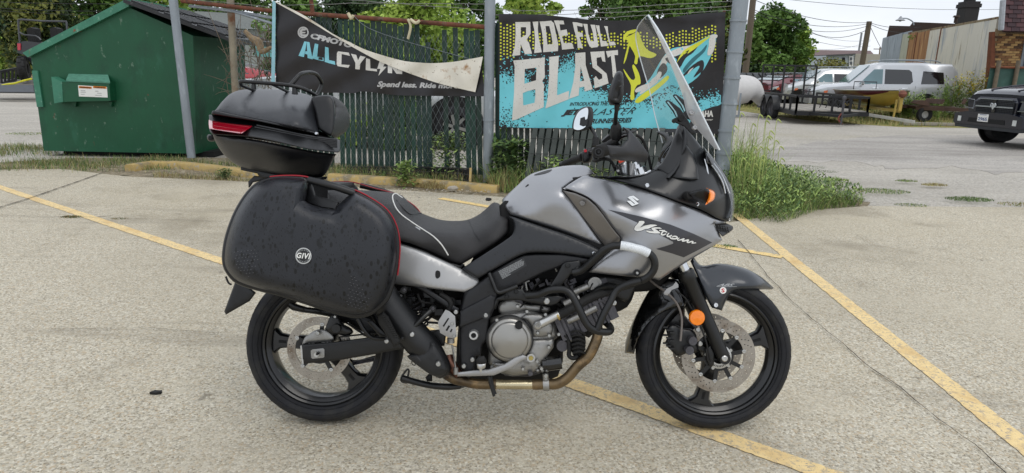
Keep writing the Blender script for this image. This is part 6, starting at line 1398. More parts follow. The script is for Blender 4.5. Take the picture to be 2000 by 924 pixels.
# black banner with its top folded down
def S1(x, y, off=0.0):
    w_ = .012*math.sin(x*.05+y*.09)+.02*math.exp(-((x-632-(y-130)*.3)/9)**2)*(y > 60)+.010*math.sin(x*.13-y*.06)*max(0, (y-120)/60)
    return FP(x, y, .09+w_+off)
b1 = empty('hanging_banner', FP(700, 180, .09), 'sagging black banner with its stained white back folded over the front', 'banner')
o1 = crv(Q2([(222, 10, 'c'), (330, 68), (460, 148), (640, 255), (800, 330), (900, 360), (1100, 390), (1225, 300, 'c'), (1243, 470, 'c'), (1100, 470), (960, 468), (800, 464), (650, 446), (600, 455), (500, 452), (460, 455, 'c'), (350, 425), (222, 402, 'c')]), 3)
surf_solid('cloth', o1, S1, vin_k, b1, th=.003, step=8)
fold = crv(Q2([(222, 8, 'c'), (335, 62), (420, 112), (500, 165), (580, 205), (660, 243), (760, 275), (850, 298), (930, 306), (1000, 308), (1100, 300), (1232, 276, 'c'), (1215, 360), (1195, 450, 'c'), (1100, 428), (1000, 402), (900, 368), (800, 330), (700, 286), (600, 232), (520, 185), (430, 130), (340, 78), (224, 14)]), 3)
surf_solid('folded_edge', fold, lambda x, y, o=0: S1(x, y, .035+.012*math.sin(x*.08+y*.1)+o), vin_b, b1, th=.004, step=7)
surf_solid('side_strip', Q2([(205, 4), (221, 6), (217, 408), (199, 405)]), lambda x, y, o=0: FP(x, y, .12+o), mat('pale_blue_strip', '8fbecb', rough=.6, var=.08), b1, th=.012, step=20)
gr = mat('banner_grey', 'b9b9b9', rough=.5, var=.03); ice = mat('banner_ice_blue', '7fc4d2', rough=.5, var=.04)
cx_, cy_ = 355, 158
ring = [(cx_+27*math.cos(a), cy_+28*math.sin(a)) for a in np.linspace(.0, 2*math.pi, 40)[:-1]]; rin = [(cx_+20*math.cos(a), cy_+21*math.sin(a)) for a in np.linspace(.0, 2*math.pi, 40)[:-1]]
mb = MB(); n = len(ring); mb.add([S1(*p[:2], .003) for p in Q2(ring+rin)], [(i, (i+1) % n, n+(i+1) % n, n+i) for i in range(n)]); mb.build('round_logo', gr, b1, fixn=False, smooth=False)
surf_mesh('round_logo_mark', Q2([(338, 148), (350, 138), (372, 140), (366, 149), (352, 150), (350, 155), (368, 156), (364, 163), (350, 163), (352, 168), (374, 168), (366, 178), (346, 176), (336, 166)]), S1, gr, b1, .003, step=20)
surf_text('maker_lettering', 'CFMOTO', Q2([(395, 160), (600, 208), (590, 236), (388, 186)]), S1, gr, b1, .003, .06, .1)
glyph('A', Q2([(345, 200), (400, 208), (402, 290), (332, 272)]), S1, ice, b1, .003); glyph('L', Q2([(412, 212), (452, 222), (455, 300), (398, 285)]), S1, ice, b1, .003); glyph('L', Q2([(462, 228), (502, 240), (512, 318), (460, 302)]), S1, ice, b1, .003)
glyph('C', Q2([(520, 250), (584, 258), (582, 332), (518, 322)]), S1, vin_w, b1, .003); glyph('Y', Q2([(588, 262), (660, 278), (650, 342), (590, 335)]), S1, vin_w, b1, .003); glyph('L', Q2([(662, 284), (708, 296), (716, 350), (660, 342)]), S1, vin_w, b1, .003)
surf_mesh('bolt_letter', Q2([(728, 298), (758, 300), (745, 325), (762, 326), (722, 370), (732, 336), (716, 336)]), S1, vin_w, b1, .003, step=20); glyph('N', Q2([(768, 310), (840, 320), (838, 362), (768, 356)]), S1, vin_w, b1, .003)
surf_text('slogan_lettering', 'Spend less. Ride more.', Q2([(722, 396), (1120, 408), (1120, 440), (712, 432)]), S1, gr, b1, .003, .045, .12)

# ------------------------------------------------------------------ KERBS, speed-bump section
kerb_m = mat('yellow_kerb_paint', 'b89f66', rough=.85, var=.12, vscale=6, bump=.5, bscale=60, color2=[('8a7f68', 5, (.50, .64)), ('a8a294', 18, (.56, .66))])
def kerb(pts, label, wd=.15, h=.075, split=None):
    P = [G(*p) for p in pts]; root = empty('kerb', P[0], label, 'kerb'); Q = []
    for a, b in zip(P, P[1:]): Q += [a.lerp(b, k/4) for k in range(4)]
    Q.append(P[-1]); mb = MB(); n = len(Q); vs = []
    for i, p in enumerate(Q):
        d = (Q[min(i+1, n-1)]-Q[max(i-1, 0)]).normalized(); q = Vector((-d.y, d.x, 0)); jj = rs.uniform(-.004, .004)
        for s, z in ((0, -.03), (0, h-.025+jj), (.02, h+jj), (wd-.02, h+jj), (wd, h-.02), (wd, -.03)): vs.append(p+q*s+Vector((0, 0, z)))
    fs = [(i*6+k, i*6+k+1, i*6+7+k, i*6+6+k) for i in range(n-1) for k in range(5)]+[(5, 4, 3, 2, 1, 0), tuple((n-1)*6+k for k in range(6))]
    mb.add(vs, fs); mb.build('block', kerb_m, root, sharp=50)
kerb([(262, 333), (300, 326), (350, 327), (410, 334), (470, 343), (530, 350)], 'curved yellow painted kerb at the foot of the dumpster')
kerb([(640, 351), (740, 358), (860, 366), (970, 375)], 'straight yellow kerb with broken end beside the middle post')
sb = empty('speed_bump_section', G(800, 352), 'upturned black rubber speed bump showing its ribbed hollow underside, behind the kerb', 'speed bump')
# strip: lower/upper edges in px, local depth off the kerb
def SBp(t, s, dz=0.0):       # t along 0..1 , s across 0..1 (0 = lower edge)
    x = 672+t*244; yl = 334+t*20-6*math.sin(t*2.6)*.6; base = G(x, yl+6); h = .035+.145*s*(.35+.65*t); p = Vector((base.x, base.y, 0))+Vector((0, .10*s, h)); return p+Vector((0, dz, -dz*.3))
rubb = mat('dusty_rubber', '33332f', rough=.8, var=.2, vscale=10)
mb = MB(); mb.add([SBp(t, s, .06) for t in np.linspace(0, 1, 12) for s in (0, 1)], [(2*i, 2*i+2, 2*i+3, 2*i+1) for i in range(11)]); mb.build('web', mat('dark_rubber', '0f100f', rough=.9), sb, smooth=False)
for s in (0, .5, 1):
    mb = MB(); mb.tube([SBp(t, s) for t in np.linspace(0, 1, 14)], .0085, n=6, smooth=1); mb.build('rail', rubb, sb)
for k in range(12):
    t = k/11; mb = MB(); mb.tube([SBp(t, 0), SBp(t, .5), SBp(t, 1)], .0075, n=6, smooth=1); mb.tube([SBp(t, 0, .05), SBp(t, 1, .05)], .007, n=4, smooth=1); mb.build('rib', rubb, sb)
mb = MB(); mb.prism([SBp(1, -.08, -.01), SBp(1, 1.08, -.01), SBp(1, 1.08, .12), SBp(1, -.08, .12)], Vector((.03, 0, 0))); mb.build('yellow_end', kerb_m, sb, smooth=False)
# stone by the kerb
for (px, py, r_, lb, m_) in ((885, 372, .055, 'pale grey stone lying at the foot of the yellow kerb', mat('stone', 'a9a296', rough=.9, var=.2, vscale=20)), (954, 392, .03, 'small black plastic scrap on the pavement left of the silver tank', rubber)):
    mb = MB(); c = G(px, py); mb.ball(c+Vector((0, 0, r_*.5)), r_, n=9, sc=(1.3, .9, .7))
    mb.v = [tuple(Vector(v)+Vector((rs.uniform(-1, 1), rs.uniform(-1, 1), rs.uniform(-1, 1)))*r_*.12) for v in mb.v]; tag(mb.build('stone' if r_ > .04 else 'plastic_scrap', m_, None), lb, 'stone' if r_ > .04 else 'litter')
mb = MB(); c = G(305, 769)
mb.prism([c+Vector((a, b, .001)) for a, b in ((-.024, -.01), (-.01, .012), (.005, .008), (.022, .012), (.026, -.004), (.005, -.014))], Vector((0, 0, .012))); tag(mb.build('rubber_scrap', rubber, None), 'small black scrap lying on the concrete in front of the rear wheel', 'litter')
# loose chips on the pavement
mb = MB(); rc = random.Random(31)
for k in range(420):
    if k < 260: px, py = rc.uniform(560, 960), 368+rc.expovariate(.10)
    else: px, py = rc.uniform(20, 1980), rc.uniform(420, 900)
    c = G(px, py); s = rc.uniform(.004, .013)*(1 if k < 260 else .45); mb.ball(c+Vector((0, 0, s*.4)), s, n=5, sc=(1, rc.uniform(.6, 1.2), .6))
tag(mb.build('loose_gravel', mat('gravel_chip', 'b7b1a6', rough=.9, var=.3, vscale=7), None), kind='stuff')

# ------------------------------------------------------------------ DUMPSTER
dg = mat('dumpster_green', '0c5033', rough=.52, var=.14, vscale=1.6, bump=1.6, bscale=1.7, color2=[('1f5c43', 3.2, (.60, .72)), ('0b3a27', 1.4, (.5, .7)), ('55735f', 11, (.64, .69)), ('5d3d28', 5, (.68, .72)), ('2f6b52', .9, (.58, .66))], stretch=(1, 1, .55))
dg2 = mat('dumpster_green_edge', '3a7a62', rough=.5, var=.15, vscale=6, color2=[('7a4a2c', 5, (.63, .68)), ('6e9a85', 16, (.6, .7))])
lidm = mat('dumpster_lid_plastic', '1f2022', rough=.42, var=.2, vscale=4, color2='4a4a4a', c2scale=9, c2pos=(.62, .7))
Yd = 10.85; D_ = lambda x, y, dy=0.0: PY(x, y, Yd+dy)
dm = empty('dumpster', G(250, 304), 'dark green steel dumpster with sloping black lids, left of the motorcycle', 'dumpster')
def dz(p, z=None): return p
body = [(86, 297), (60, 108), (248, 13), (377, 70), (384, 304)]
F0 = [D_(*p) for p in body]; F0[0].z = .05; F0[4].z = .05
mb = MB(); mb.prism(F0, Vector((.12, 1.75, 0))); mb.build('body', dg, dm, sharp=20)
mb = MB(); q0, q1 = D_(103, 302), D_(402, 307); mb.box(((q0.x+q1.x)/2+.05, Yd+.95, .015), ((q1.x-q0.x), 1.5, .09)); mb.build('skid_base', dark_void, dm)
mb = MB()
a, b = D_(44, 103, -.06), D_(250, -4, -.06); c_ = D_(252, 12, -.06); d_ = D_(54, 112, -.06); mb.prism([a, b, c_, d_], Vector((0, 1.9, 0))); mb.build('top_flange', dg2, dm, smooth=False)
mb = MB(); mb.prism([D_(62, 138, -.03), D_(73, 138, -.03), D_(84, 209, -.03), D_(72, 209, -.03)], Vector((0, .2, 0))); mb.build('corner_plate', dg2, dm, smooth=False)
# lids
for k, (y0, y1) in enumerate(((-.12, .9), (.93, 1.95))):
    a, b = D_(250, 0, 0), D_(452, 74, 0); a.y = b.y = Yd+y0; e = (b-a).normalized(); nrm = Vector((-e.z, 0, e.x)); mb = MB()
    mb.prism([a, b, b+Vector((.02, 0, -.09)), b-nrm*.05, a-nrm*.05], Vector((0, y1-y0, 0))); mb.build('lid', lidm, dm, smooth=False)
    for j in range(7):
        for (t0, t1) in ((.05, .30), (.36, .62), (.68, .95)):
            p0, p1 = a.lerp(b, t0), a.lerp(b, t1); yy = y0+.08+j*(y1-y0-.12)/7; mb = MB()
            mb.box((p0+p1)/2+Vector((0, yy-y0, 0))+nrm*.012, ((p1-p0).length, .05, .03), (e, Vector((0, 1, 0)), nrm)); mb.build('lid_rib', lidm, dm, smooth=False)
mb = MB(); mb.prism([D_(120, 160, -.17), D_(213, 160, -.17), D_(216, 197, -.17), D_(122, 199, -.17)], Vector((0, .17, 0))); mb.build('fork_pocket', dg, dm, smooth=False)
mb = MB(); A = [D_(100, 150, -.17), D_(121, 160, -.175), D_(123, 199, -.175), D_(106, 202, -.17)]; mb.prism(A, Vector((.0, .16, 0))); mb.build('pocket_flare', dg2, dm, smooth=False)
mb = MB(); mb.add([D_(129, 156, -.18), D_(134, 144, -.001), D_(211, 146, -.001), D_(215, 160, -.18), D_(129, 159, -.18), D_(134, 147, -.001), D_(211, 149, -.001), D_(215, 163, -.18)], [(0, 1, 2, 3), (7, 6, 5, 4), (0, 4, 5, 1), (1, 5, 6, 2), (2, 6, 7, 3), (3, 7, 4, 0)]); mb.build('pocket_cover', mat('dusty_green', '4f8470', rough=.8, var=.2, vscale=20), dm, smooth=False)
for x in (143, 213): mb = MB(); mb.prism([D_(x-5, 199, -.06), D_(x+6, 199, -.06), D_(x+4, 209, -.06)], Vector((0, .06, 0))); mb.build('gusset', dg, dm, smooth=False)
mb = MB(); mb.prism([D_(152.5, 166.5, -.172), D_(209, 170, -.172), D_(210.5, 190.5, -.172), D_(154.5, 188.5, -.172)], Vector((0, -.003, 0))); mb.build('sticker', white_m, dm, smooth=False)
orange = mat('sticker_orange', 'd27a1c', rough=.5, var=.05)
for (x0, x1) in ((154, 179), (182, 208)): mb = MB(); mb.prism([D_(x0, 168, -.176), D_(x1, 169.5, -.176), D_(x1, 173.5, -.176), D_(x0, 172, -.176)], Vector((0, -.002, 0))); mb.build('sticker_bar', orange, dm, smooth=False)
for (x0, s_) in ((156, 'WARNING'), (184, 'WARNING')):
    V, Fq = text_tris(s_, .03); Q = fit_text(V, [(x0, 169), (x0+21, 170.2), (x0+21, 172.8), (x0, 171.8)]); mb = MB(); mb.add([D_(x, y, -.181) for x, y in Q], Fq); mb.build('sticker_lettering', dark_void, dm, fixn=False, smooth=False)
mb = MB()
for (x, y, w_) in ((158, 177, 8), (158, 180, 9), (158, 184, 7), (186, 178, 6), (190, 182, 8), (186, 186, 12)): mb.box(D_(x+w_/2, y, -.1775), (w_*.0088, .002, .007))
mb.build('sticker_print', grey_print, dm, smooth=False)
# ------------------------------------------------------------------ WEEDS near the fence
grass('grass_strip', [(-40, 318), (60, 312), (170, 306), (430, 312), (520, 330), (520, 345), (300, 338), (200, 333), (-40, 332)], 5200, .02, .12, clump=55, mats=[gA, gB, gC, gE], wts=[3, 3, 2, 1.5])['kind'] = 'stuff'
grass('grass_strip', [(-40, 286), (50, 282), (95, 286), (95, 300), (-40, 303)], 2000, .03, .13, clump=26, mats=[gA, gB, gC, gE], wts=[3, 3, 2, 1.5])['kind'] = 'stuff'
grass('grass_strip', [(640, 325), (930, 342), (960, 362), (860, 356), (650, 345)], 3500, .03, .20, clump=40, mats=[gA, gB, gC, gE], wts=[3, 2, 3, 1.5])['kind'] = 'stuff'
grass('grass_strip', [(300, 335), (430, 345), (520, 352), (520, 357), (300, 345)], 900, .02, .08, mats=[gC, gE, gB], wts=[3, 3, 1])['kind'] = 'stuff'
grass('grass_strip', [(940, 345), (1420, 375), (1425, 420), (1200, 405), (960, 372)], 5000, .05, .45, mats=[gA, gB, gC, gD], wts=[3, 3, 1.5, 1.5], wd=.009)['kind'] = 'stuff'
def broad(px, py, r, n, h, label, group=None, m=None, lw=.035, name='leafy_weed', cat='weed'):
    """stemmed weed with pointed leaves"""
    c = G(px, py); V, F = [], []
    for k in range(n):
        a = rng.uniform(0, 6.28); q = r*rng.uniform(0, 1)**.9; zz = h*rng.uniform(.08, 1); p = np.array([c.x+q*math.cos(a)*(1.1-zz/h*.4), c.y+q*math.sin(a)*(1.1-zz/h*.4), zz-.02]); t = rng.uniform(0, 6.28); d = np.array([math.cos(t), math.sin(t), rng.uniform(-.5, .6)]); L_ = rng.uniform(.6, 1.4)*lw*2
        s = np.cross(d, [0, 0, 1]); s = s/np.linalg.norm(s)*L_*.22; b = len(V); V += [p, p+d*L_*.5+s, p+d*L_, p+d*L_*.5-s]; F.append((b, b+1, b+2, b+3))
    mats = m or [gA, gB, gD]
    o = npmesh(name, V, F, mats); o.data.polygons.foreach_set('material_index', rng.integers(0, len(mats), len(F)).astype(np.int32)); o['kind'] = 'stuff' if False else o.get('kind', ''); del o['kind']; return tag(o, label, cat, group)
broad(439, 346, .14, 420, .13, 'low dark green weed growing against the curved kerb', m=[gB, gA, gB], lw=.018)
broad(740, 350, .12, 60, .12, 'small weed at the left end of the straight kerb', lw=.02)
broad(793, 362, .17, 500, .34, 'bright green weed in front of the upturned speed bump', m=[gA, gD, gA], lw=.03)
broad(880, 345, .38, 1500, .62, 'tall bushy weed growing up the slats beside the middle post', m=[gA, gD, gB], lw=.035)
broad(830, 330, .30, 500, .40, 'loose weed in front of the fence slats left of the bushy one', m=[gA, gD, gC], lw=.03)
broad(1000, 360, .34, 1100, .60, 'leafy weed right of the middle post under the banner corner', m=[gB, gA, gB], lw=.05)
broad(1085, 372, .30, 700, .45, 'fine green weed at the foot of the loose slat panel', m=[gA, gD], lw=.03)
broad(1160, 378, .25, 380, .35, 'weed behind the handlebar at the foot of the fence', m=[gA, gD], lw=.03)
clump(845, 366, .16, 500, .16, 'dead brown weed lying over the yellow kerb', mats=[gE, gC], wts=[3, 2])
clump(985, 368, .20, 700, .34, 'dry grey brown weed beside the middle post foot', mats=[gE, gC, gB], wts=[3, 2, 1])
# big weed mass right of the bike
bigp = [(1405, 330), (1440, 300), (1500, 320), (1560, 352), (1620, 372), (1690, 388), (1680, 400), (1600, 412), (1560, 425), (1530, 436), (1470, 432), (1420, 425), (1400, 400)]
wb = empty('weed_bush', G(1500, 410), 'large green bush of grass and weeds growing right of the front fairing', 'weed bush')
Q = inpoly([G(*p) for p in bigp], 11000); gx = G(1425, 380); dd = np.hypot(Q[:, 0]-gx.x, Q[:, 1]-gx.y); hh = np.clip(.50-.24*dd, .06, .50)*rng.uniform(.25, 1.15, len(Q))
blades('grass', np.concatenate([Q, np.full((len(Q), 1), -.02)], 1), hh, rng.uniform(.3, 1.5, len(Q)), rng.uniform(.003, .008, len(Q)), [gA, gB, gC, gD], [4, 3, 1.4, 2.6], wb, seg=3)
Q = inpoly([G(*p) for p in [(1405, 345), (1440, 330), (1490, 350), (1500, 400), (1430, 410), (1400, 380)]], 420)
blades('tall_grass', np.concatenate([Q, np.full((len(Q), 1), -.02)], 1), rng.uniform(.45, 1.0, len(Q)), rng.uniform(.1, .9, len(Q)), rng.uniform(.006, .012, len(Q)), [gD, gA, gC], [3, 2, 1], wb, seg=4)
# bushy feathery stems
V, F = [], []
for k in range(5200):
    p = Q[rng.integers(0, len(Q))]*0; q = inq = None
    break
Q = inpoly([G(*p) for p in bigp], 9000); dd = np.hypot(Q[:, 0]-gx.x, Q[:, 1]-gx.y); zz = np.clip(.55-.25*dd, .07, .55)*rng.uniform(.2, 1.0, len(Q)); t = rng.uniform(0, 6.28, len(Q))
d = np.stack([np.cos(t), np.sin(t), rng.uniform(.1, 1, len(Q))], -1)*rng.uniform(.03, .07, len(Q))[:, None]; s = np.cross(d, [0, 0, 1.0]); s = s/np.linalg.norm(s, axis=1)[:, None]*.009
P0 = np.concatenate([Q, zz[:, None]], 1); V = np.stack([P0, P0+d*.5+s, P0+d, P0+d*.5-s], 1).reshape(-1, 3); F = np.arange(len(V)).reshape(-1, 4)
o = npmesh('leaves', V, F, [gA, gB, gD], wb); o.data.polygons.foreach_set('material_index', rng.integers(0, 3, len(F)).astype(np.int32))
mb = MB()   # foxtail heads
for k in range(22):
    a = rs.uniform(1430, 1530); y = rs.uniform(225, 330); c = PY(a, y, 7.6+rs.uniform(-.4, .6)); mb.tube([c+Vector((0, 0, -.35)), c, c+Vector((.03, 0, .02)), c+Vector((.055, 0, -.01))], [.0015, .004, .009, .003], n=6)
tag(mb.build('seed_head', mat('foxtail', 'a9b56a', rough=.8, var=.2), wb), kind='stuff')
for (px, py, r_, n, h, lb, mt) in ((1628, 352, .22, 500, .06, 'low weed tuft on the gravel straight above the tip of the weed bush', None), (1720, 374, .38, 800, .05, 'long low weed tuft right of the weed bush tip', None), (1770, 354, .16, 260, .05, 'small tuft in the gravel, second row behind the long tuft', None), (1825, 362, .18, 380, .06, 'straw coloured dry tuft on the gravel', [gC, gC, gE]), (1892, 390, .30, 700, .055, 'dark green low tuft at the edge of the concrete, right side', [gB, gA]), (1780, 401, .20, 320, .03, 'flat green tuft on the concrete edge', None),
    (1555, 326, .5, 500, .03, 'thin strip of moss green growth on the gravel behind the weed bush', [gB]), (1600, 335, .3, 260, .03, 'second thin green strip on the gravel', [gB]), (1990, 400, .25, 300, .05, 'dry tuft at the right picture edge', [gC, gE, gA]),
    (140, 424, .10, 260, .025, 'small flat weed growing in the crack beside the yellow line, left', [gB, gE]), (233, 427, .09, 120, .012, 'tiny moss patch in the crack right of the yellow line', [gB, gE]), (1415, 482, .12, 200, .03, 'small weed in the crack under the beak of the motorcycle', [gB, gA]), (60, 262, .5, 400, .06, 'green tuft on the gravel left of the dumpster', None)):
    clump(px, py, r_, n, h, lb if h > .045 else None, mats=mt, wts=None if not mt else [1]*len(mt), lean=1.3, name='weed_tuft', flat=.55)

# ================================================================== TREES
def leafset(name, c1, c2, c3):
    return [leafm(name+'_a', c1, .25, .8), leafm(name+'_b', c2, .25, .8), leafm(name+'_c', c3, .25, .8)]
LG = leafset('leaf_green', '5c7a3a', '72914a', '46632f'); LY = leafset('leaf_yellowgreen', '8fa84a', 'a3b956', '6c8a3c'); LD = leafset('leaf_dark', '3a5032', '4a6138', '2d4128'); LC = leafset('leaf_cedar', '4e5a2a', '6b6f35', '2f3f24')
bark = mat('bark', '5a4d40', rough=.9, var=.25, vscale=6, bump=1, bscale=20)
def tree(px, ytop, Y, wpx, mats, n, label, name='tree', ybase=None, droop=0.0, card=.16, nb=34, zlow=.25, group=None, trunk=True):
    """crown of many small leaf cards gathered in clumps round real limbs"""
    b = PY(px, 200, Y); b.z = 0; top = PY(px, ytop, Y).z; sc = Y/FPX; wd = wpx*sc; H = top; n = int(n*1.5); nb = int(nb*1.5)
    root = empty(name, b, label, 'tree' if trunk else 'bush', group)
    zc0 = H*zlow; C = []
    for k in range(nb):
        a = rng.uniform(0, 6.28); t = rng.uniform(0, 1); z = zc0+(H-zc0)*t; r = wd/2*math.sqrt(max(.05, 1-(2*abs(t-.45))**2.2))*rng.uniform(.25, 1.0); C.append((b.x+r*math.cos(a), b.y+r*math.sin(a)*.8, z-.04*H, rng.uniform(.20, .40)*wd*.55))
    C = np.array(C); k = rng.integers(0, nb, n); u = rng.normal(0, 1, (n, 3)); u /= np.linalg.norm(u, axis=1)[:, None]; rr = rng.uniform(.35, 1.08, n)**.6*C[k, 3]
    P = C[k, :3]+u*rr[:, None]*np.array([1, 1, .72]); P[:, 2] -= droop*rng.uniform(0, 1, n)*np.hypot(P[:, 0]-b.x, P[:, 1]-b.y); P[:, 2] = np.maximum(P[:, 2], .02)
    d = rng.normal(0, 1, (n, 3)); d[:, 2] = d[:, 2]*.6-droop*1.5; d /= np.linalg.norm(d, axis=1)[:, None]; s = np.cross(d, rng.normal(0, 1, (n, 3))); s /= np.linalg.norm(s, axis=1)[:, None]; L_ = (card*rng.uniform(.5, 1.3, n))[:, None]
    V = np.stack([P-d*L_*.5, P+s*L_*.26, P+d*L_*.5, P-s*L_*.26], 1).reshape(-1, 3); o = npmesh('crown', V, np.arange(len(V)).reshape(-1, 4), mats, root); o['kind'] = 'stuff'
    mi = (k % 3); mi = np.where(rng.random(n) < .3, rng.integers(0, 3, n), mi); o.data.polygons.foreach_set('material_index', mi.astype(np.int32))
    if trunk:
        mb = MB(); mb.tube([b, b+Vector((.03*H, 0, H*.3)), b+Vector((0, .02*H, H*.62)), b+Vector((.01*H, 0, H*.85))], [.035*H, .026*H, .016*H, .005*H], n=9)
        for c in C[:14]: mb.tube([b+Vector((0, 0, max(.15*H, c[2]*.55))), Vector((b.x*.5+c[0]*.5, b.y*.5+c[1]*.5, c[2]*.82)), Vector(c[:3])], [.011*H, .007*H, .003*H], n=5, smooth=2)
        mb.build('trunk', bark, root)
    return root
tree(20, -120, 46, 230, LD, 9000, 'tall dark evergreen tree at the far left edge', card=.42, zlow=.12)
tree(95, -60, 40, 160, LC, 9000, 'drooping olive green cedar behind the off road buggy', droop=.5, card=.30, zlow=.28)
tree(215, -90, 44, 190, LG, 7000, 'mid green tree behind the peak of the dumpster', card=.4, zlow=.2)
tree(330, -70, 50, 150, LY, 5000, 'pale green tree above the black dumpster lid', card=.4)
tree(28, 70, 41, 42, LY, 1500, 'small bright green shrub left of the off road buggy', name='shrub', card=.2, zlow=.05, trunk=False)
tree(8, 110, 42, 34, LG, 900, 'low green shrub at the left picture edge', name='shrub', card=.2, zlow=.02, trunk=False)
tree(470, -60, 46, 150, LG, 5000, 'tree behind the top of the black banner', card=.4)
tree(600, -20, 24, 150, LG, 7000, 'dark leafy tree behind the left part of the slatted fence', card=.2, zlow=.3)
tree(705, -60, 21, 190, LD, 8000, 'dark green tree behind the middle of the slatted fence', card=.18, zlow=.2)
tree(805, -75, 18, 230, LY, 13000, 'bright yellow green tree rising above the rusty top rail', card=.15, zlow=.12, droop=.3)
tree(905, -60, 23, 150, LG, 8000, 'mid green tree left of the middle post', card=.18, zlow=.2)
tree(1030, -110, 30, 130, LY, 6000, 'yellowish tree above the words on the turquoise banner', card=.25, zlow=.3)
tree(1185, -70, 34, 110, LG, 4500, 'green tree behind the middle of the turquoise banner', card=.26, zlow=.3)
tree(1290, -120, 30, 170, LG, 8000, 'large green tree behind the top of the tall windshield', card=.25, zlow=.25)
tree(1385, -60, 36, 120, LC, 5000, 'olive tree left of the right hand post', card=.28, zlow=.3)
tree(1496, 14, 44, 128, LG, 10000, 'tall rounded tree right of the right hand post', card=.34, zlow=.06)
tree(1545, 55, 46, 78, LY, 3500, 'smaller yellow green tree beside the grey barn', card=.30, zlow=.04)
tree(1450, 70, 50, 70, LD, 3500, 'dark tree behind the wooden pole', card=.36, zlow=.05)
tree(1610, 117, 58, 110, leafset('leaf_dry', '8a8a4a', '77723e', '69713c'), 2200, 'row of dry yellowing bushes in front of the pale trailer home', name='hedge', card=.3, zlow=.02, trunk=False)
for k, (x, yt, Yb, w_, mm, lb) in enumerate(((585, 175, 13.2, 95, LG, 'bush behind the fence below the black lettering'), (690, 155, 13.0, 110, LY, 'yellow green bush behind the slats, left half'), (775, 165, 12.6, 100, LG, 'green bush behind the slats in the middle'), (985, 250, 11.0, 60, LG, 'dark bush behind the fence right of the middle post'), (930, 130, 15, 60, LY, 'light bush seen in the gap of missing slats'))):
    tree(x, yt, Yb, w_, mm, 2600, lb, name='bush', card=.09, zlow=.01, trunk=False)
# goldenrod and weeds on the right
gold = mat('goldenrod_yellow', 'c9b72c', rough=.8, var=.2, vscale=4)
for k, (x, yt, yb, w_, gg, lb) in enumerate(((1885, 138, 205, 42, 1, 'yellow flowering goldenrod clump just left of the dark pickup hood'), (1925, 128, 200, 50, 1, 'tallest yellow flowering goldenrod behind the dark pickup'), (1855, 150, 212, 34, 0, 'green weed clump behind the rear bumper of the long silver vehicle'), (1812, 178, 215, 50, 0, 'tall green weeds in front of the silver vehicle rear wheel'), (1765, 182, 212, 36, 0, 'green weeds between the boat and the silver vehicle door'))):
    Yg = 25.5-(k > 2)*.8; c = PY(x, 200, Yg); c.z = 0; top = PY(x, yt, Yg).z; sc = Yg/FPX; n = 2600; wd = w_*sc
    root = empty('weed_clump', c, lb, 'weed', 'weeds along the old building' if False else None)
    st = rng.uniform(-1, 1, (60, 2))*np.array([wd/2, wd*.4]); k2 = rng.integers(0, 60, n); t = rng.uniform(0, 1, n)**.8; hs = (top*rng.uniform(.55, 1, 60))[k2]
    P = np.stack([c.x+st[k2, 0]*(1+.25*t), c.y+st[k2, 1], hs*t], -1); a = rng.uniform(0, 6.28, n); d = np.stack([np.cos(a), np.sin(a), rng.uniform(-.2, .9, n)], -1)*rng.uniform(.05, .14, n)[:, None]; s = np.cross(d, [0, 0, 1.0]); s = s/np.linalg.norm(s, axis=1)[:, None]*.018
    V = np.stack([P, P+d*.5+s, P+d, P+d*.5-s], 1).reshape(-1, 3); o = npmesh('leaves', V, np.arange(len(V)).reshape(-1, 4), [gA, gD, gold], root); mi = rng.integers(0, 2, n)
    if gg: mi = np.where((t > .72) & (rng.random(n) < .8), 2, mi)
    o.data.polygons.foreach_set('material_index', mi.astype(np.int32))
grass('verge_grass', [(1425, 205), (1500, 218), (1600, 236), (1760, 246), (1900, 247), (1985, 238), (1985, 200), (1800, 192), (1560, 186), (1425, 186)], 26000, .05, .22, mats=[gC, gB, gA, gE], wts=[5, 1.5, 2, 1.5], wd=.02)['kind'] = 'stuff'
lawn = mat('far_lawn', '6c8a3c', rough=.95, var=.2, vscale=.3)
sheet('lawn', [(p.x, p.y) for p in gp((-200, 150), (60, 150), (60, 158), (-200, 158))], -.028, lawn, .006)

# ================================================================== BUILDINGS (right)
def wallpanel(name, x0, yt0, x1, yt1, Y0, Y1, m, parent, th=.12, zb=0.0, ribs=0):
    a, b = PY(x0, yt0, Y0), PY(x1, yt1, Y1); A0, B0 = Vector((a.x, a.y, zb)), Vector((b.x, b.y, zb)); n = (b-a).cross(Vector((0, 0, 1))).normalized()
    if n.y < 0: n = -n
    mb = MB(); mb.prism([A0, B0, b, a], n*th)
    return mb.build(name, m, parent, smooth=False)
cream = mat('cream_weathered_metal', 'cfcabc', rough=.7, var=.10, vscale=.6, stretch=(1, 1, .18), color2=[('8b7a5c', 3.2, (.60, .72)), ('8d97a3', 1.3, (.55, .68)), ('7a4d2c', 5, (.68, .74))])
rustp = mat('rusted_metal_panel', 'a4764a', rough=.8, var=.2, vscale=1.5, stretch=(1, 1, .15), color2=[('6b4126', 3, (.5, .68)), ('c9a877', 5, (.58, .7))])
greyp = mat('grey_blue_metal', '9ea8b3', rough=.6, var=.08, vscale=1, stretch=(1, 1, .3), color2=[('767f8a', 4, (.5, .7))])
rustb = mat('rust_streak', '6b3d26', rough=.85, var=.3, vscale=5)
mbd = empty('metal_building', (15, 34, 0), 'long low metal building with cream and rusted panels behind the silver vehicle', 'building')
def ytop(x): return 64+(32-64)*((x-1782)/176)*1.0
def YW(x):     # wall runs from far left to near right
    t = (x-1728)/(1945-1728); return 1/((1-t)/43.0+t/27.0)
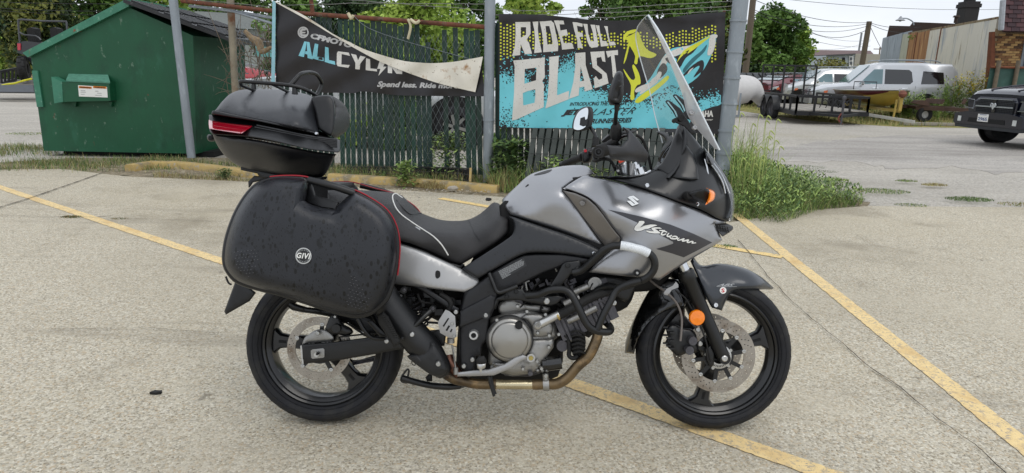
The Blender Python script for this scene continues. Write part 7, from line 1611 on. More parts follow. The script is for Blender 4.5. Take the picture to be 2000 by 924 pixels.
seg = [(1782, 1797, rustp), (1797, 1822, rustp), (1822, 1845, cream), (1845, 1874, cream), (1874, 1903, cream), (1903, 1930, cream), (1930, 1956, cream)]
for (x0, x1, m) in seg:
    wallpanel('wall_panel', x0+.25, ytop(x0), x1-.25, ytop(x1), YW(x0), YW(x1), m, mbd)
    # vertical corrugation ribs
    for k in range(1, 5):
        t = x0+(x1-x0)*k/5; a = PY(t, ytop(t)+2, YW(t)-.03); mb = MB(); mb.box(Vector((a.x, a.y, a.z/2)), (.05, .05, a.z)); mb.build('panel_rib', m, mbd, smooth=False)
for (x0, x1) in ((1728, 1741), (1741, 1755), (1755, 1768)): wallpanel('wall_panel', x0+.2, 76-(x0-1728)*.30, x1-.2, 76-(x1-1728)*.30, YW(x0), YW(x1), greyp, mbd)
wallpanel('wall_panel', 1768, 67, 1781.5, 66, YW(1768), YW(1781), mat('pale_green_panel', 'b4b5a3', rough=.7, var=.08, stretch=(1, 1, .2), color2='7c6b4a', c2scale=3, c2pos=(.6, .75)), mbd)
for x in (1796, 1843, 1905):
    mb = MB(); a = PY(x, ytop(x)+2, YW(x)-.10); w_ = .22 if x != 1905 else .10; mb.box(Vector((a.x, a.y, a.z/2)), (w_, .10, a.z)); mb.build('downpipe', rustb, mbd, smooth=False)
mb = MB(); a, b = PY(1780, 63, YW(1780)-.15), PY(1958, 31.5, YW(1958)-.15); c, d = PY(1958, 36, YW(1958)-.15), PY(1780, 67, YW(1780)-.15); mb.prism([a, b, c, d], Vector((0, .3, 0))); mb.build('eave_trim', mat('rusty_eave', '8d7e63', rough=.8, var=.2, color2='5f3a24', c2scale=2, c2pos=(.5, .62)), mbd, smooth=False)
mb = MB(); a, b = PY(1728, 74, YW(1728)-.1), PY(1782, 60, YW(1782)-.1); mb.prism([a, b, b-Vector((0, 0, .2)), a-Vector((0, 0, .2))], Vector((0, .2, 0))); mb.build('eave_trim', greyp, mbd, smooth=False)
brn = mat('dark_brown_parapet', '33251f', rough=.8, var=.2, vscale=1.5)
mb = MB(); mb.prism([PY(1731, 74, 46), PY(1737, 50, 46), PY(1777, 51, 46), PY(1783, 43, 46), PY(1860, 46, 46), PY(1885, 47, 46), PY(1885, 60, 46), PY(1790, 68, 46)], Vector((2.4, 3, 0))); mb.build('parapet', brn, mbd, smooth=False)
ch = MB(); c = PY(1889, 30, 44); ch.box(c, (.85, .85, 1.6)); ch.box(c+Vector((0, 0, .55)), (.98, .98, .22)); ch.cyl(c+Vector((0, 0, .7)), c+Vector((0, 0, .98)), .32, n=14); ch.build('chimney', mat('black_chimney', '1d1a1a', rough=.7, var=.2), mbd, smooth=False)
mb = MB(); c = PY(1866, 45, 42); mb.cyl(c, c+Vector((0, 0, .35)), .10, n=10); mb.cyl(c+Vector((0, 0, .33)), c+Vector((0, 0, .43)), .2, .15, n=12); mb.build('roof_vent', brn, mbd)
def wl(x, y, dy=-.08): return PY(x, y, YW(x)+dy)
mb = MB(); mb.prism([wl(1868.5, 65), wl(1878, 64), wl(1876, 84), wl(1867, 85)], Vector((0, -.06, 0))); lw_ = mb.build('louvre', mat('louvre_white', 'b9bcc2', rough=.6, var=.1), mbd, smooth=False)
for k in range(6): mb = MB(); a = wl(1867.5+.2*(6-k)*.3, 67.5+k*3, -.16); mb.box(a+Vector((.09, 0, 0)), (.2, .04, .02)); mb.build('slat', greyp, lw_, smooth=False)
ROOTM[lw_.name] = ROOTM[mbd.name]
for q, m in (([(1791, 72), (1800, 71), (1798, 96), (1790, 96)], dark_void), ([(1755, 119), (1763, 119), (1763, 126), (1754, 126)], dark_void), ([(1893, 93), (1896, 91), (1894, 104), (1892, 105)], dark_void), ([(1936, 108), (1943, 106), (1939, 127), (1933, 127)], rustb), ([(1788, 62), (1800, 62), (1797, 99), (1785, 99)], mat('window_grey', '565c60', rough=.3))):
    mb = MB(); mb.prism([wl(*p, -.06 if m is not dark_void else -.09) for p in q], Vector((0, -.02, 0))); mb.build('wall_opening', m, mbd, smooth=False)
# ivy
P = np.array([tuple(wl(1785+rng.normal(0, 3.4), 70+abs(rng.normal(0, 15)), -.12-rng.uniform(0, .15))) for _ in range(700)]); d = rng.normal(0, .07, (700, 3)); s = rng.normal(0, .05, (700, 3)); V = np.stack([P-d, P+s, P+d, P-s], 1).reshape(-1, 3)
tag(npmesh('ivy', V, np.arange(len(V)).reshape(-1, 4), LG[1]), 'green ivy climbing the corner of the metal building beside the rusted panels', 'ivy')
# street lamp on the parapet
lm = empty('wall_lamp', PY(1784, 46, 39), 'gooseneck outdoor lamp reaching left above the metal building roof', 'lamp')
mb = MB(); mb.tube([PY(1785, 49, 39), PY(1782, 42, 39), PY(1772, 36.5, 39), PY(1762, 36, 39)], .035, n=7); mb.build('arm', galv, lm)
mb = MB(); c = PY(1759, 36, 39); mb.lathe(c, Vector((0, 0, -1)), [(.03, -.12), (.08, -.05), (.12, .02), (.25, .10), (.24, .12), (.0, .06)], n=16); mb.ball(c-Vector((0, 0, .14)), .07, n=8, sc=(1, 1, .5)); mb.build('lamp_shade', mat('lamp_grey', '9a9da0', rough=.5), lm)
# brick building with shingled mansard
bb = empty('brick_building', (20, 26, 0), 'brown brick building with dark shingled mansard at the right picture edge', 'building')
mortar = mat('mortar', '8d7a5e', rough=.95, var=.15)
x0_, YB = 1943, 25.2
a = PY(1943, 62, YB); bw0 = Vector((a.x, YB, 0)); mb = MB(); mb.prism([Vector((a.x, YB, -.05)), Vector((a.x+5.2, YB, -.05)), Vector((a.x+5.2, YB, a.z+.1)), Vector((a.x, YB, a.z+.1))], Vector((2.8, 3.0, 0))); mb.build('wall', mortar, bb, smooth=False)
bmats = [mat('brick_tan', 'a58354', rough=.9, var=.15), mat('brick_brown', '7a5636', rough=.9, var=.15), mat('brick_dark', '4f3828', rough=.9, var=.15)]
bmesh_d = {}
for i, m in enumerate(bmats):
    me = bpy.data.meshes.new('brick'); t_ = MB(); t_.box((0, 0, 0), (.235, .04, .07)); me.from_pydata(t_.v, [], t_.f); me.materials.append(m); bmesh_d[i] = me
nb_ = 0; z = .9
Minv = ROOTM[bb.name].inverted(); rbk = random.Random(2)
while z < a.z-.02:
    off = (.125 if int(round((z-.9)/.086)) % 2 else 0)
    for k in range(9):
        if nb_ >= 290: break
        xx = a.x+.02+off+k*.252+.12
        if xx > a.x+2.2: continue
        o = bpy.data.objects.new('brick', bmesh_d[rbk.choice([0, 0, 1, 1, 2])]); col.objects.link(o); o.parent = bb; o.location = Minv @ Vector((xx, YB-.01-rbk.uniform(0, .012), z)); nb_ += 1
    z += .086
mb = MB(); p = PY(1996, 100, YB-.03); mb.box(Vector((p.x+.5, YB-.03, p.z)), (1.0, .08, 1.5)); wnd = mb.build('window_frame', mat('grey_frame', '6b7076', rough=.5), bb, smooth=False)
mb = MB(); mb.box(Vector((p.x+.52, YB-.08, p.z)), (.8, .03, 1.3)); mb.build('pane', mat('dark_pane', '39424b', rough=.1), bb, smooth=False)
mans = mat('dark_shingle', '3f2a2b', rough=.9, var=.25, vscale=6)
m0, m1, m2, m3 = PY(1957, 62, YB-.45), PY(1965, -14, YB+.6), PY(2120, -14, YB+.6), PY(2120, 62, YB-.45)
mb = MB(); mb.add([m0, m1, m2, m3, m0+Vector((2, 2, 0)), m1+Vector((2, 2, 0)), m2+Vector((2, 2, 0)), m3+Vector((2, 2, 0))], [(0, 1, 2, 3), (4, 5, 1, 0), (3, 7, 4, 0), (3, 2, 6, 7), (1, 5, 6, 2)]); mb.build('mansard', mans, bb, smooth=False)
sm = [mat('shingle_a', '4a3032', rough=.9, var=.15), mat('shingle_b', '37262a', rough=.9, var=.15)]
for j in range(9):
    t0, t1 = j/9, (j+1.12)/9; L0, L1 = m0.lerp(m1, t0), m0.lerp(m1, min(1, t1)); nrm = (m3-m0).cross(m1-m0).normalized()
    if nrm.y > 0: nrm = -nrm
    for k in range(7):
        xx = .30*k+(.15 if j % 2 else 0)+.01; wdv = Vector((.285, 0, 0)); mb = MB(); A, Bq = L0+Vector((xx, 0, 0)), L1+Vector((xx, 0, 0)); mb.prism([A+nrm*.035, A+wdv+nrm*.035, Bq+wdv+nrm*.008, Bq+nrm*.008], nrm*.012); mb.build('shingle', sm[(j*3+k*5) % 2], bb, smooth=False)
mb = MB(); mb.tube([PY(1959, 0, YB-.7), PY(1957, 30, YB-.7), PY(1955, 58, YB-.6)], .09, n=8, smooth=1); mb.build('drainpipe', mat('pale_pipe', 'a7acb2', rough=.5), bb)
mb = MB(); mb.prism([PY(1939, 62, YB-.1), PY(1943.5, 62, YB-.1), PY(1943.5, 172, YB-.1), PY(1930, 172, YB-.1)], Vector((0, .2, 0))); mb.build('corner_flashing', rustb, bb, smooth=False)
gf = empty('mesh_fence', PY(1965, 200, 24.2), 'low green mesh covered fence panel in front of the brick wall', 'fence')
mb = MB(); p0, p1 = PY(1935, 133, 24.2), PY(2080, 136, 24.2); mb.prism([p0, p1, Vector((p1.x, p1.y, .1)), Vector((p0.x, p0.y, .1))], Vector((0, .03, 0))); mb.build('mesh_cover', mat('green_mesh', '33534b', rough=.7, var=.25, vscale=3), gf, smooth=False)
for x in (1952, 1990): mb = MB(); q = PY(x, 118, 24.1); mb.cyl(Vector((q.x, q.y, 0)), q, .07, n=10); mb.build('post', mat('grey_wood', '6c6152', rough=.9, var=.2), gf)
mb = MB(); mb.tube([PY(1935, 131, 24.15), PY(2080, 134, 24.15)], .04, n=6, smooth=1); mb.build('fence_rail', rustb, gf)
# barn and mobile home
bn = empty('barn', PY(1630, 150, 75), 'low grey barn with dull mauve metal roof on the skyline', 'barn')
mb = MB(); mb.prism([PY(1560, 97, 75), PY(1700, 99, 75), PY(1722, 122, 75), PY(1576, 122, 75)], Vector((0, 5, 0))); mb.build('roof', mat('mauve_roof', '8d7c7d', rough=.6, var=.06), bn, smooth=False)
mb = MB(); A, Bq = PY(1578, 120, 75.6), PY(1720, 120, 75.6); mb.prism([Vector((A.x, A.y, 0)), Vector((Bq.x, Bq.y, 0)), Bq, A], Vector((0, 8, 0))); mb.build('wall', mat('barn_wall', '8c9092', rough=.7, var=.08), bn, smooth=False)
mh = empty('mobile_home', PY(1670, 150, 60), 'pale mobile home with small windows in front of the barn', 'mobile home')
def mhp(x, y, dy=0): return PY(x, y, 60+dy)
mb = MB(); A, Bq = mhp(1614, 108), mhp(1671, 107); mb.prism([Vector((A.x, A.y, 0)), Vector((Bq.x, Bq.y, 0)), Bq, A], Vector((0, 7, 0))); mb.build('front_wall', mat('home_front', 'a9b2b6', rough=.7, var=.06), mh, smooth=False)
mb = MB(); A, Bq = mhp(1671.2, 105, -.1), mhp(1729, 106, -.1); mb.prism([Vector((A.x, A.y, 0)), Vector((Bq.x, Bq.y, 0)), Bq, A], Vector((0, 7, 0))); mb.build('side_wall', mat('home_side', 'a39f92', rough=.7, var=.06), mh, smooth=False)
mb = MB(); mb.prism([mhp(1617, 107, -.3), mhp(1671, 104.5, -.3), mhp(1671, 106.5, -.3), mhp(1617, 109, -.3)], Vector((0, 7, 0))); mb.build('roof_edge', mat('roof_edge_dark', '4a4a4c', rough=.7), mh, smooth=False)
for q in ([(1629, 115), (1633.5, 115), (1633.5, 123.5), (1629, 123.5)], [(1645, 112.5), (1650, 112.5), (1650, 122), (1645, 122)]): mb = MB(); mb.prism([mhp(*p, -.06) for p in q], Vector((0, -.06, 0))); mb.build('window', dark_void, mh, smooth=False)
mb = MB(); mb.prism([mhp(*p, -.06) for p in [(1658, 110), (1666, 110), (1666, 137), (1658, 137)]], Vector((0, -.05, 0))); dr = mb.build('door', white_m, mh, smooth=False)
for yy in (112, 120): mb = MB(); mb.prism([mhp(*p, -.13) for p in [(1660, yy), (1664.5, yy), (1664.5, yy+6), (1660, yy+6)]], Vector((0, -.02, 0))); mb.build('pane', MATS['window_grey'], dr, smooth=False)
# grey leaning sheet fence
sf = empty('sheet_metal_fence', PY(1470, 170, 36), 'grey corrugated sheet fence behind the black utility trailer', 'fence')
gs = mat('grey_sheet', '83888d', rough=.6, var=.1, vscale=2, stretch=(1, 1, .4))
for k in range(17):
    x = 1410+k*12.4; mb = MB(); mb.prism([PY(x, 187, 36), PY(x+11.9, 187, 36), PY(x+9.6, 142, 36), PY(x-2.6, 142, 36)], Vector((0, .08, 0))); mb.build('sheet', gs, sf, smooth=False)
    mb = MB(); a, b = PY(x-3, 143, 35.8), PY(x+22, 180, 35.8); mb.tube([a, b], .045, n=5, smooth=1); mb.build('brace', mat('dark_brace', '33363a', rough=.6), sf)
# utility poles and wires
wood = mat('pole_wood', '6d6254', rough=.9, var=.2, vscale=2, stretch=(1, 1, .1))
def upole(pt, pb, Y, r, label, bar=None, m=wood):
    a, b = PY(*pt, Y), PY(*pb, Y); b.z = 0; root = empty('utility_pole', b, label, 'utility pole'); mb = MB(); mb.tube([b, a], [r*1.15, r], n=10, smooth=1); mb.build('pole', m, root)
    if bar: mb = MB(); mb.box(PY(*bar[:2], Y), (bar[2], .12, .14)); mb.build('crossarm', wood, root)
    return root
upole((1474, -30), (1456, 136), 40, .17, 'thick wooden utility pole beside the right hand fence post'); upole((1698, 42), (1680, 138), 48, .17, 'wooden utility pole in front of the mobile home'); upole((1683, 64), (1676, 102), 90, .12, 'thin far pole left of the pole by the mobile home', m=mat('steel_pole', '7d8285', rough=.6)); upole((1719, 92), (1719, 120), 130, .12, 'tiny far utility pole with crossarm left of the metal building', bar=(1719, 96, 2.4))
upole((562, -20), (561, 60), 30, .08, 'thin grey pole standing behind the rusty rail', m=galv)
wi = empty('overhead_wires', (10, 48, 8), 'thin dark overhead wires crossing the sky at the upper right', 'wires')
def wire(a, b, Ya, Yb, sag=.3, r=.018, ya=None):
    A, Bq = PY(*a, Ya), PY(*b, Yb); P = []
    for k in range(13): t = k/12; p = A.lerp(Bq, t); p.z -= sag*4*t*(1-t); P.append(p)
    mb = MB(); mb.tube(P, r, n=4, smooth=1); mb.build('wire', mat('wire_black', '2b2c2f', rough=.6), wi, smooth=False)
for a, b, Ya, Yb, sg in (((1474, 20), (1698, 46), 40, 48, .5), ((1474, 24), (1698, 50), 40, 48, .7), ((1474, 0), (1698, 44), 40, 48, .4), ((1698, 46), (1790, 62), 48, 42, .25), ((1698, 44), (1800, 52), 48, 42, .2), ((1500, -10), (1690, 60), 44, 48, 1.3), ((1698, 48), (1735, 118), 48, 60, .1), ((1520, -3), (1965, 18), 50, 60, .3), ((1570, 92), (1700, 80), 80, 90, .6), ((1474, 40), (1700, 90), 42, 80, .6), ((1560, 55), (1700, 78), 60, 80, .5)):
    wire(a, b, Ya, Yb, sg)
wi2 = wi; wi = empty('overhead_wires', (-20, 35, 5), 'two thin wires crossing in front of the dark trees at the upper left', 'wires')
for a, b in (((-40, 2), (250, 7)), ((-40, 14), (240, 22)), ((-40, 18), (220, 30))): wire(a, b, 30, 32, .05, r=.012)

# ================================================================== VEHICLES
glass_d = mat('tinted_glass', '14171a', rough=.05, var=.1, coat=1); glass_l = mat('pale_glass', '5f7f86', rough=.05, var=.15, vscale=1, coat=1)
def vmat(name, c, r=.25): return mat(name, c, rough=r, metal=.3, var=.03, coat=.8)
class Car:
    def __init__(s, name, label, cat, pos, head, st, paint):
        """st: stations (x, zlow, zbelt, ztop, wlow, wbelt, wtop); x forward"""
        f = Vector((math.cos(head), math.sin(head), 0)); l = Vector((-f.y, f.x, 0)); s.f, s.l = f, l; s.o = Vector(pos)
        M = Matrix(((f.x, l.x, 0, pos[0]), (f.y, l.y, 0, pos[1]), (0, 0, 1, pos[2] if len(pos) > 2 else 0), (0, 0, 0, 1))); s.root = empty(name, pos, label, cat, matrix=M); s.M = M; s.st = sorted(st)
        mb = MB(); n = 0; xs = [q[0] for q in s.st]; fx = []
        for a, b in zip(xs, xs[1:]): fx += [a+(b-a)*k/2 for k in range(2)]
        fx.append(xs[-1]); rows = []
        for x in fx:
            zl, zb, zt, wl_, wb_, wt = s.at(x); h = [(wl_*.9, zl), (wl_, zl+.10), (wb_+.02, (zl+zb)/2+.08), (wb_, zb), (wt+.03, zt-.10 if zt-zb > .25 else zt-.03), (wt-.08, zt), (wt*.4, zt+.015)]
            rows.append([M @ Vector((x, y, z)) for y, z in h]+[M @ Vector((x, -y, z)) for y, z in reversed(h)])
        w_ = len(rows[0]); vs = [p for r_ in rows for p in r_]; fs = [(i*w_+k, i*w_+(k+1) % w_, (i+1)*w_+(k+1) % w_, (i+1)*w_+k) for i in range(len(rows)-1) for k in range(w_)]+[tuple(range(w_)), tuple(range((len(rows)-1)*w_, len(rows)*w_))]
        mb.add(vs, fs); mb.build('body', paint, s.root, sharp=32)
    def at(s, x):
        q = s.st
        for a, b in zip(q, q[1:]):
            if a[0] <= x <= b[0]: t = (x-a[0])/(b[0]-a[0]+1e-9); return [a[i]*(1-t)+b[i]*t for i in range(1, 7)]
        return list(q[-1][1:])
    def P(s, x, y, z): return s.M @ Vector((x, y, z))
    def side(s, name, pts, m, sg=-1, off=.012, th=.02):
        """pts (x,z) on the flank"""
        Q = []
        for x, z in pts:
            zl, zb, zt, wl_, wb_, wt = s.at(x)
            if z >= zb: t = min(1, (z-zb)/max(.01, (zt-.10-zb))); y = wb_*(1-t)+(wt+.03)*t
            else: zm = (zl+zb)/2+.08; t = max(0, min(1, (z-zm)/(zb-zm))) if z > zm else 0; y = wb_+.02*(1-t) if z > zm else wb_+.02
            Q.append(s.P(x, sg*(y+off), z))
        mb = MB(); mb.prism(Q, s.l*(-sg)*th); return mb.build(name, m, s.root, smooth=False)
    def plate(s, name, pts, m, d=(0, 0, 0), parent=None, smooth=False):
        """pts local xyz, thickness vector local"""
        mb = MB(); dv = s.f*d[0]+s.l*d[1]+Vector((0, 0, d[2])); mb.prism([s.P(*p) for p in pts], dv); o = mb.build(name, m, parent or s.root, smooth=smooth); return o
    def wheel(s, x, y, r, w_=.24, rimc=None, steer=0):
        wh = bpy.data.objects.new('wheel', None); col.objects.link(wh); wh.parent = s.root; ROOTM[wh.name] = s.M
        c = s.P(x, y, r); ax = s.l*(1 if y > 0 else -1)
        ax = (ax*math.cos(steer)+s.f*math.sin(steer)).normalized()
        mb = MB(); mb.lathe(c, ax, [(r*.62, w_*.5), (r*.86, w_*.5), (r*.97, w_*.38), (r, w_*.15), (r, -w_*.2), (r*.95, -w_*.5), (r*.5, -w_*.5)], n=36); mb.build('tyre', tyre_m, wh)
        mb = MB(); mb.lathe(c, ax, [(r*.64, w_*.48), (r*.60, w_*.50), (r*.58, w_*.3), (r*.2, w_*.22), (0, w_*.25)], n=30); mb.build('rim', blk_metal, wh)
        for k in range(6): a = k*math.pi/3; X = ax.orthogonal().normalized(); d = X*math.cos(a)+ax.cross(X)*math.sin(a); q = ax.cross(d); mb = MB(); mb.box(c+d*r*.36+ax*w_*.40, (r*.5, r*.14, .03), (d, q, ax)); mb.build('spoke', rimc or alu_br, wh, smooth=False)
        # dark arch behind the wheel
        mb = MB(); mb.lathe(s.P(x, math.copysign(s.at(x)[4]+.025, y), r), s.l*math.copysign(1, y), [(r*1.20, -.05), (r*1.20, .0), (0, .0)], n=30, x0=s.f); mb.build('wheel_arch', dark_void, s.root)
# long silver SUV
def suv(name, label, X, Y, head, paint, H=2.0, Lh=2.62, det=True):
    k = H/1.96; st = [(-Lh, .55, 1.05, 1.15, .80, .90, .74), (-Lh+.08, .40, 1.12, 1.70*k, .86, .98, .72), (-Lh+.30, .36, 1.16, 1.90*k, .90, 1.0, .74), (-1.2, .34, 1.16, 1.95*k, .92, 1.0, .76), (.1, .34, 1.14, 1.93*k, .92, 1.0, .76), (.55, .34, 1.13, 1.84*k, .92, 1.0, .73), (1.35, .34, 1.12, 1.22, .92, .98, .78), (2.2, .36, 1.04, 1.12, .90, .96, .78), (Lh-.12, .40, .92, 1.0, .86, .92, .74), (Lh, .48, .80, .88, .80, .84, .70)]
    c = Car(name, label, 'suv', (X, Y, 0), head, st, paint)
    for sg in (-1, 1):
        c.side('window', [(1.0, 1.20), (.14, 1.22), (.14, 1.69*k), (.46, 1.68*k)], glass_l if det and sg > 0 else glass_d, sg); c.side('window', [(.06, 1.22), (-.88, 1.23), (-.98, 1.32), (-.92, 1.60*k), (-.82, 1.68*k), (.06, 1.69*k)], glass_d, sg); c.side('window', [(-1.28, 1.24), (-2.12, 1.26), (-2.08, 1.60*k), (-1.34, 1.64*k)], glass_d, sg)
        c.side('sill_trim', [(1.0, .44), (-1.2, .44), (-1.2, .50), (1.0, .50)], alu_br, sg)
        for x in (.5, -.6): c.side('door_handle', [(x, 1.04), (x-.22, 1.04), (x-.22, 1.08), (x, 1.08)], chrome, sg, off=.02, th=.04)
        for x in (.10, -1.08): c.side('door_gap', [(x, .50), (x-.012, .50), (x-.012, 1.16), (x, 1.16)], dark_void, sg, off=.004, th=.01)
        m = MB(); m.tube([c.P(.3, sg*.66, 1.97*k), c.P(0, sg*.66, 2.03*k), c.P(-1.6, sg*.66, 2.04*k), c.P(-2.0, sg*.64, 1.95*k)], .022, n=6); m.build('roof_rail', galv, c.root)
        m = MB(); m.ball(c.P(.92, sg*1.14, 1.24), .13, n=10, sc=(.5, .9, .7), ax=(c.f, c.l, Vector((0, 0, 1)))); m.build('mirror', paint if sg > 0 else blk_gloss, c.root)
        for x in (1.62, -1.55): c.wheel(x, sg*.86, .40)
        c.side('headlight', [(Lh-.06, .78), (Lh-.50, .86), (Lh-.55, 1.0), (Lh-.12, .92)], mat('headlamp_clear', 'b9c0c2', rough=.1, var=.2, vscale=10, coat=1), sg, off=.03, th=.06)
        c.side('signal', [(Lh-.42, .80), (Lh-.56, .84), (Lh-.56, .92), (Lh-.42, .90)], mat('signal_orange', 'd96f3a', rough=.2), sg, off=.045, th=.03)
    c.plate('windscreen', [(1.32, -.72, 1.24), (1.32, .72, 1.24), (.60, .66, 1.83*k), (.60, -.66, 1.83*k)], glass_l, (.02, 0, .02)); c.plate('grille', [(Lh+.005, -.38, .62), (Lh+.005, .38, .62), (Lh-.05, .42, .95), (Lh-.05, -.42, .95)], blk_gloss, (.05, 0, 0))
    for y in (-.25, 0, .25): c.plate('grille_bar', [(Lh+.06, y-.03, .62), (Lh+.06, y+.03, .62), (Lh+.02, y+.03, .95), (Lh+.02, y-.03, .95)], chrome, (.02, 0, 0))
    c.plate('bumper', [(Lh-.02, -.86, .38), (Lh-.02, .86, .38), (Lh-.02, .88, .60), (Lh-.02, -.88, .60)], paint, (.10, 0, 0)); return c
silv = vmat('silver_car_paint', 'c9ccd0'); wht = vmat('white_car_paint', 'cfd2d3'); redc = vmat('red_car_paint', '6a1420'); navy = vmat('navy_truck_paint', '0b1022', .2)
suv('parked_suv', 'long silver vehicle with roof rails and tinted rear windows parked behind the boat', 15.05, 28.4, math.pi-.18, silv, 2.08, 2.72)
suv('parked_suv', 'white vehicle with black trim parked nose left behind the utility trailer gate', 15.0, 33.0, math.pi+.0, wht, 1.85, 2.3)
suv('parked_car', 'dark red car almost hidden behind the trailer gate', 14.1, 36.5, math.pi+.3, redc, 1.50, 2.2)['x'] if False else suv('parked_car', 'dark red car almost hidden behind the trailer gate', 13.5, 34.0, math.pi+.45, redc, 1.55, 2.1)
bpy.data.objects['parked_car']['category'] = 'car'
# pickup truck, front three-quarter
TH = math.radians(180+5)
st = [(-5.9, .55, 1.10, 1.20, .92, 1.0, .96), (-4.0, .50, 1.25, 1.35, .95, 1.01, .96), (-3.95, .50, 1.25, 1.90, .95, 1.01, .72), (-2.2, .45, 1.25, 1.92, .95, 1.01, .72), (-1.4, .45, 1.24, 1.36, .95, 1.0, .84), (-.55, .55, 1.16, 1.30, .95, 1.0, .82), (-.12, .62, 1.08, 1.22, .93, .96, .80), (.0, .66, 1.00, 1.14, .86, .90, .76)]
F_ = PY(1950, 200, 15.4); tk_ = Car('pickup_truck', 'dark navy pickup with black grille and white number plate parked at the right edge', 'pickup truck', (F_.x, F_.y, 0), TH, st, navy)
tk_.plate('grille_surround', [(.01, -.60, .66), (.01, .60, .66), (.01, .62, .98), (-.02, .52, 1.08), (-.02, -.52, 1.08), (.01, -.62, .98)], navy, (.05, 0, 0))
tk_.plate('grille', [(.062, -.54, .70), (.062, .54, .70), (.062, .55, .96), (.045, .46, 1.03), (.045, -.46, 1.03), (.062, -.55, .96)], dark_void, (.012, 0, 0))
chs = mat('grille_chrome', 'b2b8bf', rough=.2, metal=.9, var=.05)
for (y0, y1, z0, z1) in ((-.54, .54, .855, .885), (-.54, .54, .685, .705), (-.5, .5, 1.03, 1.045)): tk_.plate('grille_bar', [(.08, y0, z0), (.08, y1, z0), (.08, y1, z1), (.08, y0, z1)], chs, (.02, 0, 0))
tk_.plate('grille_post', [(.08, -.05, .70), (.08, .05, .70), (.08, .05, 1.03), (.08, -.05, 1.03)], blk_gloss, (.015, 0, 0))
mb = MB()
for k in range(9): mb.box(tk_.P(.078, 0, .71+k*.036), (.006, 1.04, .008), (tk_.f, tk_.l, Vector((0, 0, 1))))
for k in range(24): mb.box(tk_.P(.077, -.52+k*.045, .86), (.006, .006, .30), (tk_.f, tk_.l, Vector((0, 0, 1))))
mb.build('grille_mesh', mat('mesh_grey', '33363c', rough=.4), tk_.root, smooth=False)
# ram-like badge: shield with two curled horns
mb = MB(); mb.prism([tk_.P(.10, y, z) for y, z in ((-.05, .93), (-.03, .95), (0, .935), (.03, .95), (.05, .93), (.045, .86), (.0, .80), (-.045, .86))], tk_.f*.012)
for sg in (-1, 1): mb.tube([tk_.P(.112, sg*y, z) for y, z in ((.02, .93), (.055, .945), (.075, .91), (.062, .87), (.042, .885))], .010, n=6)
mb.build('badge', mat('badge_chrome', 'd4d8dc', rough=.2, metal=.7), tk_.root)
tk_.plate('bumper', [(.02, -.98, .44), (.02, .98, .44), (.02, 1.0, .68), (.02, .62, .74), (.02, -.62, .74), (.02, -1.0, .68)], navy, (.20, 0, 0))
for sg in (-1, 1): tk_.plate('bumper_corner', [(.02, sg*1.0, .46), (.22, sg*.98, .46), (.22, sg*.98, .68), (-.25, sg*1.04, .70), (-.25, sg*1.04, .50)], navy, (0, sg*.02, 0))
tk_.plate('air_dam', [(.10, -.95, .36), (.10, .95, .36), (.10, .97, .44), (.10, -.97, .44)], mat('grey_air_dam', '2b2e33', rough=.5), (.10, 0, 0))
tk_.plate('bumper_intake', [(.223, -.55, .50), (.223, .55, .50), (.223, .52, .60), (.223, -.52, .60)], dark_void, (.004, 0, 0))
pl = tk_.plate('number_plate', [(.228, -.24, .53), (.228, .07, .53), (.228, .07, .70), (.228, -.24, .70)], white_m, (.01, 0, 0)); ROOTM[pl.name] = tk_.M
V, Fq = text_tris('2965', .03); xs = [v[0] for v in V]; w0, w1 = min(xs), max(xs); mb = MB(); mb.add([tk_.P(.2405, -.22+(v[0]-w0)/(w1-w0)*.27, .555+v[1]*.10) for v in V], Fq); mb.build('plate_lettering', mat('plate_blue', '4d5c84', rough=.5), tk_.root, fixn=False, smooth=False)
mb = MB(); mb.box(tk_.P(.2405, -.085, .685), (.002, .2, .012), (tk_.f, tk_.l, Vector((0, 0, 1)))); mb.build('plate_strip', mat('plate_blue', '4d5c84'), tk_.root, smooth=False)
for sg in (-1, 1):
    tk_.plate('headlight', [(.02, sg*.64, .82), (-.05, sg*.93, .82), (-.32, sg*1.01, .86), (-.32, sg*1.01, 1.02), (-.06, sg*.93, 1.02), (.0, sg*.66, 1.0)], mat('truck_lamp', '3b4046', rough=.1, var=.3, vscale=9, coat=1), (.03, sg*.03, 0))
    tk_.plate('lamp_trim', [(.055, sg*.64, .80), (-.02, sg*.96, .80), (-.02, sg*.96, .815), (.055, sg*.64, .815)], chs, (.02, sg*.01, 0)); tk_.plate('lamp_trim', [(.04, sg*.66, 1.0), (-.03, sg*.95, 1.015), (-.03, sg*.95, 1.03), (.04, sg*.66, 1.015)], chs, (.02, sg*.01, 0))
    tk_.plate('fog_lamp', [(.223, sg*.76, .50), (.223, sg*.86, .50), (.223, sg*.86, .62), (.223, sg*.76, .62)], mat('fog_glass', 'c9ccc8', rough=.2), (.012, 0, 0))
    tk_.wheel(-.95, sg*.86, .42, .28); tk_.wheel(-4.5, sg*.86, .42, .28); tk_.side('window', [(-1.9, 1.30), (-3.8, 1.30), (-3.7, 1.78), (-2.3, 1.80)], glass_d, sg)
mb = MB(); mb.box(tk_.P(-1.1, 0, .5), (1.5, 1.5, .35), (tk_.f, tk_.l, Vector((0, 0, 1)))); mb.build('underbody', dark_void, tk_.root, smooth=False)
tk_.plate('windscreen', [(-1.45, -.75, 1.36), (-1.45, .75, 1.36), (-2.15, .66, 1.86), (-2.15, -.66, 1.86)], glass_d, (.02, 0, .02))
for y in (-.42, .42): m_ = MB(); m_.tube([tk_.P(-.1, y*.9, 1.235), tk_.P(-.6, y, 1.325), tk_.P(-1.3, y*1.1, 1.375)], .02, n=6); m_.build('hood_crease', navy, tk_.root)
